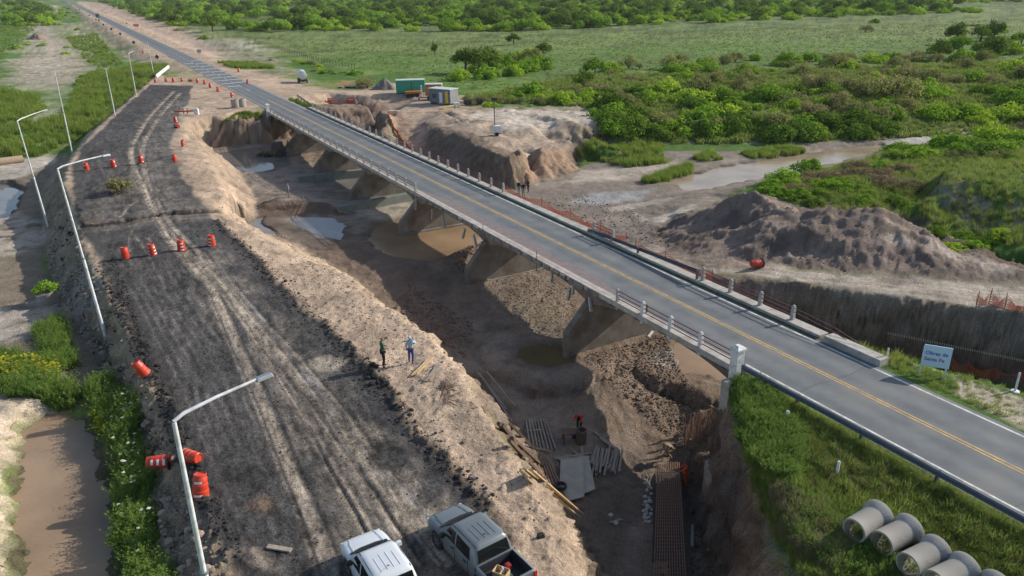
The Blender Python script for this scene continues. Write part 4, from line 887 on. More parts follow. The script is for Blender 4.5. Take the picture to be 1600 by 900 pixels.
# ---------------------------------------------------------------- water
def water_mat(name, base, rough=.08, bump=.004, bs=6, stretch=None):
    m = bpy.data.materials.new(name); m.use_nodes = True; nt = m.node_tree; b = nt.nodes['Principled BSDF']; L = nt.links.new
    b.inputs['Base Color'].default_value = tuple(base)+(1,); b.inputs['Roughness'].default_value = rough; b.inputs['IOR'].default_value = 1.33; b.inputs['Specular IOR Level'].default_value = .6 if name == 'puddle_water' else .32
    tc = nt.nodes.new('ShaderNodeTexCoord'); mp = nt.nodes.new('ShaderNodeMapping'); mp.inputs['Scale'].default_value = stretch or (1, 1, 1); L(tc.outputs['Object'], mp.inputs[0])
    n = nt.nodes.new('ShaderNodeTexNoise'); n.inputs['Scale'].default_value = bs; n.inputs['Detail'].default_value = 3; L(mp.outputs[0], n.inputs[0])
    bp = nt.nodes.new('ShaderNodeBump'); bp.inputs['Distance'].default_value = bump; L(n.outputs[0], bp.inputs['Height']); L(bp.outputs[0], b.inputs['Normal'])
    n2_ = nt.nodes.new('ShaderNodeTexNoise'); n2_.inputs['Scale'].default_value = .25; n2_.inputs['Detail'].default_value = 4; L(tc.outputs['Object'], n2_.inputs[0])
    mr = nt.nodes.new('ShaderNodeMapRange'); mr.inputs[1].default_value = .35; mr.inputs[2].default_value = .65; mr.inputs[3].default_value = .82; mr.inputs[4].default_value = 1.15; L(n2_.outputs[0], mr.inputs[0])
    rg = nt.nodes.new('ShaderNodeRGB'); rg.outputs[0].default_value = tuple(base)+(1,); mx = nt.nodes.new('ShaderNodeVectorMath'); mx.operation = 'SCALE'; L(rg.outputs[0], mx.inputs[0]); L(mr.outputs[0], mx.inputs['Scale']); L(mx.outputs[0], b.inputs['Base Color'])
    return m
M_WBR = water_mat('muddy_water', (.30, .205, .125)); M_WCAN = water_mat('canal_water', (.30, .215, .14), .1, .02, 3.2, (1, 2.6, 1)); M_WGR = water_mat('puddle_water', (.20, .185, .165), .04, .002); M_WRV = water_mat('river_water', (.30, .235, .16), .12, .006)
def water(name, P, z, m):
    mb = MB(); pts = [W(a, b, z)+(z,) for a, b in P]; n = len(pts)
    mb.add(pts, [tuple(range(n))]); o = mb.obj(name, m); o['kind'] = 'structure'; return o
water('canal_water', [(-10, 1100), (5, 900), (12, 800), (15, 700), (28, 650), (75, 630), (150, 638), (178, 720), (186, 800), (198, 900), (235, 1100)], -2.56, M_WCAN)
M_WGN = water_mat('green_puddle_water', (.13, .10, .05), .1)
for nm_, cl_, P_, zw_, wp_ in PUDDLES:
    Pw_ = [Vector(W(a, b, zw_)) for a, b in P_]; cx_ = sum(Pw_, Vector((0, 0)))/len(Pw_); n = len(Pw_); out_ = []
    area = sum(Pw_[i].x*Pw_[(i+1) % n].y-Pw_[(i+1) % n].x*Pw_[i].y for i in range(n)); sg = 1 if area > 0 else -1
    for i in range(n):
        d1 = (Pw_[i]-Pw_[i-1]).normalized(); d2 = (Pw_[(i+1) % n]-Pw_[i]).normalized(); t_ = (d1+d2).normalized(); out_.append(Pw_[i]+Vector((t_.y, -t_.x))*sg*1.6)
    mb = MB(); mb.add([(q.x, q.y, zw_) for q in out_], [tuple(range(n))]); o = mb.obj(nm_, {'green': M_WGN, 'brown': M_WBR, 'grey': M_WGR if nm_ != 'river' else M_WRV}[cl_]); o['kind'] = 'structure'
# ---------------------------------------------------------------- meshes that need modifiers (people, pickup bodies), made before the heavy objects
_pending = []
def skin_obj(name, V, E_, Rr, sub=1):
    me = bpy.data.meshes.new(name); me.from_pydata([tuple(v) for v in V], E_, []); o = bpy.data.objects.new(name, me); col.objects.link(o)
    md = o.modifiers.new('skin', 'SKIN'); md.use_smooth_shade = True; s2 = o.modifiers.new('sub', 'SUBSURF'); s2.levels = sub; s2.render_levels = sub
    for i, v in enumerate(me.skin_vertices[0].data): v.radius = (Rr[i], Rr[i]) if not isinstance(Rr[i], tuple) else Rr[i]; v.use_root = (i == 0)
    _pending.append(o); return o
def person_parts(pose=None):
    J = dict(pelvis=(0, 0, .96), waist=(0, 0, 1.12), chest=(0, .0, 1.36), neck=(0, .005, 1.50), jaw=(0, .03, 1.57), head=(0, .015, 1.66), top=(0, .0, 1.735))
    for s, n in ((-1, 'L'), (1, 'R')):
        J.update({'sh'+n: (s*.17, -.01, 1.43), 'el'+n: (s*.245, -.03, 1.15), 'wr'+n: (s*.255, .05, .92), 'pa'+n: (s*.258, .075, .86),
                  'hip'+n: (s*.09, 0, .91), 'kn'+n: (s*.10, .03, .50), 'an'+n: (s*.115, -.01, .10), 'toe'+n: (s*.13, .15, .045)})
    if pose: J.update(pose)
    V = []; E_ = []; Rr = []; idx = {}
    def add(k, p, r, par=None):
        idx[k] = len(V); V.append(Vector(p)); Rr.append(r)
        if par is not None: E_.append((idx[par], idx[k]))
    add('pelvis', J['pelvis'], (.13, .10)); add('waist', J['waist'], (.12, .09), 'pelvis'); add('chest', J['chest'], (.145, .10), 'waist'); add('neck', J['neck'], .052, 'chest'); add('jaw', J['jaw'], .068, 'neck'); add('head', J['head'], .092, 'jaw'); add('top', J['top'], .06, 'head')
    nose = Vector(J['jaw']).lerp(Vector(J['head']), .55)+(Vector(J['jaw'])-Vector(J['neck'])).normalized()*0+Vector((0, .095, -.01)); add('nose', nose, .014, 'head')
    for n in 'LR':
        add('sh'+n, J['sh'+n], .065, 'chest'); add('el'+n, J['el'+n], .043, 'sh'+n); add('wr'+n, J['wr'+n], .028, 'el'+n); add('pa'+n, J['pa'+n], .034, 'wr'+n)
        d = (Vector(J['pa'+n])-Vector(J['wr'+n])).normalized(); u = d.orthogonal().normalized(); w = d.cross(u)
        for k, (o_, l_) in enumerate(((-.027, .075), (-.009, .085), (.009, .08), (.027, .065))): add('f%d' % k+n, Vector(J['pa'+n])+d*l_+u*o_+w*.012, .008, 'pa'+n)
        add('th'+n, Vector(J['wr'+n]).lerp(Vector(J['pa'+n]), .6)+u*.055+d*.035, .009, 'pa'+n)
        add('hip'+n, J['hip'+n], .08, 'pelvis'); add('kn'+n, J['kn'+n], .055, 'hip'+n); add('an'+n, J['an'+n], .036, 'kn'+n); add('toe'+n, J['toe'+n], .032, 'an'+n)
    body = skin_obj('person_body', V, E_, Rr)
    g = .022
    j = lambda k: Vector(J[k])
    tv = [j('pelvis').lerp(j('waist'), .1), j('waist'), j('chest'), j('neck').lerp(j('chest'), .35)]; te = [(0, 1), (1, 2), (2, 3)]; tr = [(.155, .125), (.14, .115), (.165, .125), .075]
    for n in 'LR':
        o = len(tv); tv += [j('sh'+n), j('sh'+n).lerp(j('el'+n), .5), j('el'+n), j('el'+n).lerp(j('wr'+n), .9)]; te += [(2, o), (o, o+1), (o+1, o+2), (o+2, o+3)]; tr += [.085, .07, .062, .047]
    top = skin_obj('jacket', tv, te, tr)
    bv = [j('pelvis')]; be = []; br = [(.145, .115)]
    for n in 'LR':
        o = len(bv); bv += [j('hip'+n), j('kn'+n), j('an'+n)+Vector((0, 0, .01))]; be += [(0, o), (o, o+1), (o+1, o+2)]; br += [.098, .074, .062]
    leg = skin_obj('trousers', bv, be, br)
    sh = []
    for n in 'LR': sh.append(skin_obj('shoe', [j('an'+n)-Vector((0, .03, .045)), j('an'+n).lerp(j('toe'+n), .5)-Vector((0, 0, .02)), j('toe'+n)], [(0, 1), (1, 2)], [(.048, .05), (.05, .042), (.042, .03)]))
    hd = j('head'); nk = j('jaw'); up = (j('top')-nk).normalized()
    hair = skin_obj('hair', [hd-up*.02-Vector((0, .03, 0)), hd+up*.05-Vector((0, .015, 0))], [(0, 1)], [(.098, .085), (.075, .075)])
    hood = skin_obj('hood', [nk-up*.04-Vector((0, .02, 0)), hd-Vector((0, .015, 0)), hd+up*.07-Vector((0, .01, 0))], [(0, 1), (1, 2)], [.085, .118, .085])
    return [body, top, leg]+sh+[hair, hood]
PP = {
 'stand': person_parts(),
 'arms_front': person_parts({'elL': (-.25, .02, 1.16), 'wrL': (-.10, .20, 1.17), 'paL': (-.03, .23, 1.18), 'elR': (.25, .02, 1.16), 'wrR': (.12, .22, 1.12), 'paR': (.05, .25, 1.12), 'anL': (-.12, .05, .10), 'toeL': (-.15, .2, .045), 'anR': (.13, -.08, .10), 'toeR': (.16, .07, .045)}),
 'hand_up': person_parts({'elR': (.28, .12, 1.26), 'wrR': (.14, .22, 1.45), 'paR': (.10, .22, 1.53), 'anL': (-.17, .12, .10), 'toeL': (-.2, .27, .045), 'knL': (-.14, .1, .5), 'anR': (.08, -.03, .1), 'toeR': (.1, .13, .045), 'waist': (.0, .0, 1.12)}),
 'reach': person_parts({'elL': (-.24, .25, 1.22), 'wrL': (-.18, .48, 1.12), 'paL': (-.17, .55, 1.10), 'elR': (.25, .22, 1.2), 'wrR': (.17, .45, 1.08), 'paR': (.16, .52, 1.07), 'chest': (0, .07, 1.34), 'neck': (0, .10, 1.47), 'jaw': (0, .15, 1.54), 'head': (0, .14, 1.63), 'top': (0, .13, 1.705), 'shL': (-.17, .07, 1.41), 'shR': (.17, .07, 1.41)}),
 'crouch': person_parts({'pelvis': (0, -.12, .62), 'waist': (0, -.05, .76), 'chest': (0, .2, .92), 'neck': (0, .33, .98), 'jaw': (0, .40, 1.0), 'head': (0, .46, 1.06), 'top': (0, .49, 1.13), 'shL': (-.17, .24, .93), 'shR': (.17, .24, .93), 'elL': (-.22, .34, .68), 'elR': (.22, .34, .68), 'wrL': (-.14, .5, .50), 'paL': (-.12, .54, .44), 'wrR': (.14, .5, .5), 'paR': (.12, .54, .44),
                         'hipL': (-.10, -.1, .60), 'hipR': (.10, -.1, .60), 'knL': (-.16, .28, .52), 'knR': (.16, .25, .50), 'anL': (-.14, -.02, .10), 'anR': (.14, -.02, .10), 'toeL': (-.15, .14, .045), 'toeR': (.15, .14, .045)}),
 'bend': person_parts({'pelvis': (0, -.1, .93), 'waist': (0, 0, 1.06), 'chest': (0, .2, 1.18), 'neck': (0, .3, 1.26), 'jaw': (0, .37, 1.27), 'head': (0, .42, 1.33), 'top': (0, .44, 1.41), 'shL': (-.17, .22, 1.2), 'shR': (.17, .22, 1.2), 'elL': (-.22, .3, .95), 'elR': (.22, .3, .95), 'wrL': (-.15, .5, .92), 'paL': (-.13, .56, .9), 'wrR': (.15, .5, .92), 'paR': (.13, .56, .9)}),
}
# pickup body
def loft(secs, cap=True):
    mb = MB(); n = len(secs[0]); vs = [p for s in secs for p in s]; fs = []
    for i in range(len(secs)-1):
        for k in range(n): fs.append((i*n+k, i*n+(k+1) % n, (i+1)*n+(k+1) % n, (i+1)*n+k))
    if cap: fs.append(tuple(range(n))); fs.append(tuple((len(secs)-1)*n+k for k in reversed(range(n))))
    return mb.add(vs, fs)
def body_sec(x, w, zt, zb, crown, sh):
    P = [(0, zt+crown), (w*.5, zt+crown*.8), (w*.80, zt+crown*.3), (w*.92, zt-.015), (w*.985, zt-sh), (w, zt-sh-.16), (w*.99, .62), (w*.975, .48), (w*.93, zb), (w*.4, zb)]
    return [(x, y, z) for y, z in P]+[(x, -y, z) for y, z in reversed(P[1:])]+[]
ST = [(-2.62, .86, 1.06, .50, .0, .05), (-2.55, .895, 1.08, .44, .0, .05), (-2.0, .905, 1.09, .40, 0, .05), (-1.25, .905, 1.09, .36, .0, .05), (-.4, .91, 1.06, .34, .0, .05), (.5, .91, 1.05, .34, 0, .05), (1.25, .905, 1.06, .34, .03, .05), (1.45, .90, 1.07, .34, .05, .05), (1.9, .895, 1.04, .36, .05, .06), (2.25, .87, .99, .38, .045, .07), (2.45, .82, .93, .40, .035, .08), (2.58, .73, .84, .44, .02, .1), (2.64, .62, .74, .48, .0, .1)]
truck_body = loft([body_sec(*s) for s in ST]).obj('body', [], None); truck_body.data.name = 'pickup_body'
cuts = []
for x in (1.62, -1.45):
    for s in (-1, 1):
        o = MB().lathe([(.43, -.24), (.43, .3)], 28, Matrix.Translation((x, s*.86, .40)) @ Matrix.Rotation(math.pi/2, 4, 'X')).obj('cut', []); cuts.append(o)
cuts.append(MB().box((-2.53, -.78, .62), (-1.24, .78, 1.5)).obj('cut', []))
for c in cuts:
    md = truck_body.modifiers.new('b', 'BOOLEAN'); md.operation = 'DIFFERENCE'; md.solver = 'EXACT'; md.object = c
dg = bpy.context.evaluated_depsgraph_get(); dg.update()
TB = bpy.data.meshes.new_from_object(truck_body.evaluated_get(dg)); TB.name = 'pickup_body'
_done = {}
for o in _pending: _done[o.name] = (o, bpy.data.meshes.new_from_object(o.evaluated_get(dg)))
for k, v in PP.items(): PP[k] = [_done[o.name][1] for o in v]
for o, me in _done.values(): bpy.data.objects.remove(o)
for c in cuts+[truck_body]: bpy.data.objects.remove(c)
TB.polygons.foreach_set('use_smooth', [True]*len(TB.polygons)); TB.set_sharp_from_angle(angle=math.radians(28))
SKIN = mat('skin', (.28, .15, .10), rough=.6)
def cloth(name, c): return mat(name, c, rough=.9, var=.18, vscale=7, bump=.01, bscale=9)
def person(p, face, pose, top, leg, label, hair=None, hood=None, helmet=None, s=1.08, vest=None, group=None, lift=0):
    me = PP[pose]; e = empty('person', p+Vector((0, 0, lift)), face-math.pi/2, label, 'person', group, sc=s)
    def put(nm, m_, mt):
        q = m_.copy(); q.materials.clear(); q.materials.append(mt); q.polygons.foreach_set('use_smooth', [True]*len(q.polygons)); return link(nm, q, e)
    put('body', me[0], SKIN); put('jacket', me[1], top); put('trousers', me[2], leg); put('shoe', me[3], M_BLK); put('shoe', me[4], M_BLK)
    if hood: put('hood', me[6], hood)
    elif helmet: put('helmet', me[5], helmet)
    else: put('hair', me[5], hair or M_BLK)
    return e
M_BLK = mat('black_rubber', (.025, .025, .027), rough=.75, var=.2, vscale=6)

M_GLASS = mat('tinted_glass', (.012, .014, .016), rough=.06, spec=.8); M_TRIM = mat('black_trim', (.02, .02, .022), rough=.5); M_CHROME = mat('alloy_rim', (.5, .51, .52), rough=.35, metal=.8)
M_RED = mat('red_lamp', (.5, .01, .01), rough=.25); M_CLEAR = mat('clear_lamp', (.6, .65, .68), rough=.1, spec=.8); M_LINER = mat('bed_liner', (.022, .025, .035), rough=.7, bump=.01, bscale=40)
def rrect(x0, x1, w, z, r, n=4):
    P = []
    for (cx, cy, a0) in ((x1-r, w-r, 0), (x0+r, w-r, 90), (x0+r, -w+r, 180), (x1-r, -w+r, 270)):
        for k in range(n+1): a = math.radians(a0+90*k/n); P.append((cx+r*math.cos(a), cy+r*math.sin(a), z))
    return P
def pickup(loc, ang, paint, label, name='pickup_truck', seams=M_TRIM):
    e = empty(name, loc, ang, label, 'pickup truck', 'pickup trucks parked on the old road')
    q = TB.copy(); q.materials.clear(); q.materials.append(paint); body = link('body', q, e)
    roof = loft([rrect(-1.20, 1.50, .865, 1.03, .14), rrect(-1.14, 1.18, .825, 1.30, .16), rrect(-1.03, .80, .755, 1.60, .18), rrect(-.97, .66, .715, 1.70, .2), rrect(-.9, .56, .66, 1.745, .22), rrect(-.75, .42, .5, 1.77, .2)])
    roof.obj('cab', paint, e, smooth=50)
    def pan(nm, P, m, off=.008, par=e):
        P = [Vector(p) for p in P]; n = (P[1]-P[0]).cross(P[2]-P[0]).normalized(); c = sum(P, Vector())/len(P)
        if n.dot(c-Vector((-.1, 0, 1.2))) < 0: n = -n
        k = len(P); v = [p+n*off for p in P]+[p-n*.02 for p in P]
        return MB().add(v, [tuple(range(k)), tuple(range(2*k-1, k-1, -1))]+[(i, (i+1) % k, (i+1) % k+k, i+k) for i in range(k)]).obj(nm, m, par)
    pan('windscreen', [(1.44, .72, 1.09), (1.47, .3, 1.09), (1.47, -.3, 1.09), (1.44, -.72, 1.09), (.84, -.64, 1.575), (.86, -.3, 1.575), (.86, .3, 1.575), (.84, .64, 1.575)], M_GLASS, .03)
    pan('cowl', [(1.54, .74, 1.09), (1.60, .3, 1.105), (1.60, -.3, 1.105), (1.54, -.74, 1.09), (1.42, -.74, 1.12), (1.46, -.3, 1.12), (1.46, .3, 1.12), (1.42, .74, 1.12)], M_TRIM, .02)
    pan('rear_window', [(-1.18, .72, 1.12), (-1.18, -.72, 1.12), (-1.045, -.66, 1.59), (-1.045, .66, 1.59)], M_GLASS, .015)
    for s in (-1, 1):
        pan('side_window', [(1.14, s*.845, 1.09), (.27, s*.855, 1.09), (.27, s*.757, 1.61), (.70, s*.757, 1.61)], M_GLASS, .012)
        pan('side_window', [(.19, s*.855, 1.09), (-.80, s*.855, 1.09), (-.70, s*.765, 1.56), (.19, s*.757, 1.61)], M_GLASS, .012)
        for x in (.23, -.72, 1.12):
            MB().box((x-.008, s*.905-.012, .45), (x+.008, s*.905+.012, 1.04)).obj('door_seam', M_TRIM, e)
        MB().box((-1.245, s*.9-.02, .45), (-1.225, s*.9+.02, 1.10)).obj('bed_gap', M_TRIM, e)
        for x in (.30, -.60): MB().box((x, s*.925-.02, .90), (x+.17, s*.925+.02, .94)).obj('door_handle', M_TRIM if paint.name.startswith('silver') else paint, e, bevel=.01)
        mr_ = MB().box((.88, s*1.0-.11, 1.08), (1.04, s*1.0+.11, 1.27), tx=.85, ty=.9).obj('mirror', M_TRIM if s > 0 else paint, e, bevel=.03)
        MB().tube([(.95, s*.84, 1.1), (.95, s*.95, 1.13)], .02, 6).obj('mirror_arm', M_TRIM, e)
        MB().box((2.32, s*.70-.13, .72), (2.50, s*.70+.14, .92), tx=.8, ty=.85).obj('headlight', M_CLEAR, e, bevel=.03)
        MB().box((-2.66, s*.84-.06, .72), (-2.5, s*.84+.075, 1.02)).obj('tail_light', M_RED, e, bevel=.02)
        for x in (1.62, -1.45):
            w = MB().lathe([(.20, -.11), (.33, -.125), (.365, -.10), (.375, -.05), (.375, .05), (.365, .10), (.33, .125), (.20, .11)], 28, Matrix.Translation((x, s*.80, .375)) @ Matrix.Rotation(math.pi/2, 4, 'X')).obj('tyre', M_BLK, e, smooth=40)
            r = MB().lathe([(.215, -.1), (.215, .10), (.19, .105), (.17, .07), (.03, .085), (.02, .1)], 24, Matrix.Translation((x, s*.80, .375)) @ Matrix.Rotation(-s*math.pi/2, 4, 'X')).obj('rim', M_CHROME, w, smooth=30)
            for k in range(6):
                a = k*math.pi/3; M_ = Matrix.Translation((x, s*.895, .375)) @ Matrix.Rotation(a, 4, 'Y'); MB().box((.05, -.02, -.022), (.185, .02, .022), M_).obj('spoke', M_CHROME, w)
    for x0, x1, y in ((-.75, .05, -.36), (-.75, .15, -.12), (-.75, .15, .12), (-.75, .05, .36)): MB().box((x0, y-.012, 1.75), (x1, y+.012, 1.785)).obj('roof_rib', paint, e, bevel=.008)
    for s in (-1, 1):
        MB().tube([(.66, s*.66, 1.715), (-.1, s*.68, 1.735), (-.95, s*.67, 1.71)], .014, 6).obj('roof_gutter', M_TRIM, e)
        MB().tube([(1.5, s*.60, 1.118), (2.0, s*.57, 1.088), (2.4, s*.50, .985)], .012, 5).obj('bonnet_seam', paint, e)
    MB().box((-.6, .02, 1.77), (-.56, .06, 1.80)).obj('antenna_base', M_TRIM, e); MB().tube([(-.58, .04, 1.79), (-.95, .1, 2.05)], .006, 4).obj('antenna', M_TRIM, e)
    MB().box((-2.52, -.77, .63), (-1.25, .77, .66)).obj('bed_liner', M_LINER, e)
    for s in (-1, 1): MB().box((-2.52, s*.775-.008, .64), (-1.25, s*.775+.008, 1.065)).obj('bed_liner', M_LINER, e)
    MB().box((-1.262, -.77, .64), (-1.246, .77, 1.065)).obj('bed_liner', M_LINER, e); MB().box((-2.532, -.77, .64), (-2.516, .77, 1.05)).obj('tailgate_inner', M_LINER, e)
    MB().box((-2.80, -.85, .42), (-2.6, .85, .58)).obj('rear_bumper', M_CHROME, e, bevel=.03); MB().box((2.50, -.45, .55), (2.66, .45, .80)).obj('grille', M_TRIM, e, bevel=.02)
    MB().box((-2.2, -.6, .28), (2.3, .6, .42)).obj('chassis', M_TRIM, e)
    for y in (-.3, .3): MB().tube([(1.46, y, 1.115), (1.2, y+.35, 1.30)], .01, 4).obj('wiper', M_TRIM, e)
    return e
M_SILV = mat('silver_blue_paint', (.17, .195, .205), rough=.38, metal=.25, coat=.35, var=.05, vscale=1.5); M_WPT = mat('white_car_paint', (.60, .635, .66), rough=.35, coat=.5, var=.04, vscale=1.5)
# ---------------------------------------------------------------- vegetation
def leaf_mat(name, c1, c2, trans=.35, var=.25):
    m = bpy.data.materials.new(name); m.use_nodes = True; nt = m.node_tree; nt.nodes.clear(); L = nt.links.new; N = nt.nodes.new
    oi = N('ShaderNodeObjectInfo'); tc = N('ShaderNodeTexCoord'); n = N('ShaderNodeTexNoise'); n.inputs['Scale'].default_value = 1.3; n.inputs['Detail'].default_value = 3; L(tc.outputs['Object'], n.inputs[0])
    ad = N('ShaderNodeMath'); ad.operation = 'MULTIPLY_ADD'; L(oi.outputs['Random'], ad.inputs[0]); ad.inputs[1].default_value = .8; L(n.outputs[0], ad.inputs[2])
    sb = N('ShaderNodeMath'); sb.operation = 'SUBTRACT'; sb.use_clamp = True; L(ad.outputs[0], sb.inputs[0]); sb.inputs[1].default_value = .38
    mx = N('ShaderNodeMix'); mx.data_type = 'RGBA'; L(sb.outputs[0], mx.inputs[0]); mx.inputs[6].default_value = tuple(c1)+(1,); mx.inputs[7].default_value = tuple(c2)+(1,)
    d = N('ShaderNodeBsdfDiffuse'); t = N('ShaderNodeBsdfTranslucent'); L(mx.outputs[2], d.inputs[0]); L(mx.outputs[2], t.inputs[0])
    ms = N('ShaderNodeMixShader'); ms.inputs[0].default_value = trans; L(d.outputs[0], ms.inputs[1]); L(t.outputs[0], ms.inputs[2])
    o = N('ShaderNodeOutputMaterial'); L(ms.outputs[0], o.inputs[0]); return m
LM = {
 'dark': leaf_mat('dark_leaves', (0.072, 0.127, 0.024), (0.168, 0.264, 0.038)), 'green': leaf_mat('green_leaves', (0.132, 0.252, 0.028), (0.263, 0.437, 0.051)),
 'bright': leaf_mat('bright_leaves', (0.240, 0.402, 0.034), (0.455, 0.596, 0.061)), 'olive': leaf_mat('olive_leaves', (0.180, 0.241, 0.061), (0.323, 0.378, 0.095)),
 'grey': leaf_mat('grey_twigs', (0.204, 0.179, 0.095), (0.336, 0.286, 0.146)), 'tan': leaf_mat('dry_seed_heads', (.22, .165, .10), (.30, .23, .14)),
 'grass': leaf_mat('grass_blades', (.14, .235, .035), (.30, .36, .085), .5), 'weed': leaf_mat('weed_leaves', (.13, .235, .045), (.26, .36, .09), .5),
 'yellow': leaf_mat('yellow_flowers', (.42, .40, .02), (.55, .48, .04), .2), 'white': leaf_mat('white_flowers', (.6, .6, .5), (.7, .7, .6), .2), 'dryg': leaf_mat('dry_grass', (.22, .18, .10), (.33, .28, .15), .3),
}
M_BARK = mat('bark', (.085, .068, .05), rough=.95, var=.3, vscale=9)
def leaves(mb_v, mb_f, n, blobs, size, rg, shell=.55, up=.3, minz=0.0):
    for _ in range(n):
        bx, by, bz, rx, rz = rg.choice(blobs)
        while True:
            d = Vector((rg.gauss(0, 1), rg.gauss(0, 1), rg.gauss(0, 1)))
            if d.length > .01: break
        d.normalize(); r = shell+(1-shell)*rg.random()**.5
        p = Vector((bx+d.x*rx*r, by+d.y*rx*r, bz+d.z*rz*r))
        if p.z < minz: p.z = minz+rg.random()*.2
        nrm = (d+Vector((rg.uniform(-1, 1), rg.uniform(-1, 1), rg.uniform(-1, 1)))*.8+Vector((0, 0, up))).normalized()
        u = nrm.orthogonal().normalized(); a = rg.random()*6.28; u = (Matrix.Rotation(a, 3, nrm) @ u); w = nrm.cross(u); s = size*rg.uniform(.6, 1.3)
        o = len(mb_v); mb_v += [p-u*s-w*s*.45, p+u*s*.1-w*s*.6, p+u*s, p+u*s*.1+w*s*.6]; mb_f.append((o, o+1, o+2, o+3))
def rand_blobs(rg, n, R_, H_, z0, br):
    out = []
    for _ in range(n):
        a = rg.random()*6.28; r = R_*math.sqrt(rg.random()); zt = 1-(r/R_)**2*.75
        out.append((r*math.cos(a), r*math.sin(a), z0+H_*zt*rg.uniform(.45, .95), br*rg.uniform(.6, 1.2), br*rg.uniform(.5, .95)))
    return out
def vmesh(name, v, f, mats, mi=None):
    me = bpy.data.meshes.new(name); me.from_pydata([tuple(p) for p in v], [], f)
    for m in mats: me.materials.append(m)
    if mi: me.polygons.foreach_set('material_index', mi)
    me.update(); return me
def trunk_mesh(rg, h, r, spread, nl, kind=0):
    mb = MB()
    if kind == 0:
        top = Vector((rg.uniform(-.2, .2), rg.uniform(-.2, .2), h)); mb.tube([(0, 0, -.3), (0.05, 0, h*.5), top], [r*1.3, r, r*.75], 7)
    else: top = Vector((0, 0, .1))
    for k in range(nl):
        a = k*6.283/nl+rg.uniform(-.4, .4); l_ = spread*rg.uniform(.6, 1)
        e = top+Vector((math.cos(a)*l_, math.sin(a)*l_, h*rg.uniform(.35, .9)*(1 if kind == 0 else 2.2)))
        m_ = top.lerp(e, .5)+Vector((rg.uniform(-.2, .2), rg.uniform(-.2, .2), .15)); mb.tube([top, m_, e], [r*.55, r*.38, r*.12], 5)
        for q in range(2): e2 = m_+Vector((rg.uniform(-1, 1), rg.uniform(-1, 1), rg.uniform(.2, .9)))*spread*.45; mb.tube([m_, e2], [r*.25, r*.07], 4)
    return mb.mesh('trunk', M_BARK)
TREES = {}
def make_proto(key, seed, R_, H_, z0, nb, br, nl, size, mats, th=.0, tr=.12, dead=0, shell=.55):
    rg = random.Random(seed); bl = rand_blobs(rg, nb, R_, H_, z0, br); v = []; f = []
    leaves(v, f, nl, bl, size, rg, shell); mi = [0]*len(f)
    if dead:
        k = len(f); leaves(v, f, dead, bl, size, rg, .2); mi += [1]*(len(f)-k)
    crown = vmesh('crown', v, f, [LM[m] for m in mats], mi)
    trunk = trunk_mesh(rg, z0+H_*.35 if th else H_*.5, tr, R_*.75, 5 if th else 9, 0 if th else 1)
    TREES.setdefault(key, []).append((crown, trunk, 2*(R_+br*.5)))
for i in range(3):
    make_proto('round', 11+i, 1.9, 1.9, 1.5, 16, 1.0, 1500, .17, ['dark', 'olive'], th=1, tr=.16, dead=250)
    make_proto('broad', 21+i, 2.3, 1.5, 1.1, 18, .9, 1500, .17, ['green', 'bright'], th=1, tr=.14, dead=400)
    make_proto('bush', 31+i, 1.7, 1.6, .1, 16, .85, 1300, .16, ['green', 'bright'], dead=350)
    make_proto('bright', 41+i, 1.8, 1.5, .1, 16, .8, 1300, .15, ['bright', 'green'], dead=250)
    make_proto('sparse', 51+i, 1.8, 1.9, .4, 16, .9, 650, .13, ['olive', 'grey'], dead=550, shell=.15)
    make_proto('grey', 61+i, 1.6, 1.3, .3, 14, .8, 750, .11, ['grey', 'olive'], dead=250, shell=.15)
    make_proto('mass', 71+i, 2.6, 2.4, -.2, 24, 1.2, 2600, .19, ['dark', 'green'], dead=900, shell=.7)
    make_proto('tan', 81+i, 1.9, 1.0, .2, 18, .7, 1500, .10, ['tan', 'grey'], dead=400, shell=.2)
def tree(key, a, b, wpx, label, cat, group=None, name=None, zs=1.0, loc=None, width=None):
    if loc is None: loc = GG(a, b)
    cr_, tr_, w0 = rnd.choice(TREES[key]); dist = math.hypot(math.hypot(loc[0], loc[1]), CAM_H-loc[2])
    w_ = width or wpx*dist/FPX; s = w_/w0
    e = empty(name or {'round': 'round_tree', 'broad': 'broad_tree', 'bush': 'green_bush', 'bright': 'bright_bush', 'sparse': 'thorn_shrub', 'grey': 'bare_shrub', 'mass': 'vine_thicket', 'tan': 'dry_bush'}[key],
              Vector(loc)-Vector((0, 0, .08)), rnd.random()*6.28, label, cat, group, sc=(s, s, s*zs*rnd.uniform(.9, 1.1)))
    link('crown', cr_, e); link('trunk', tr_, e)
    return e
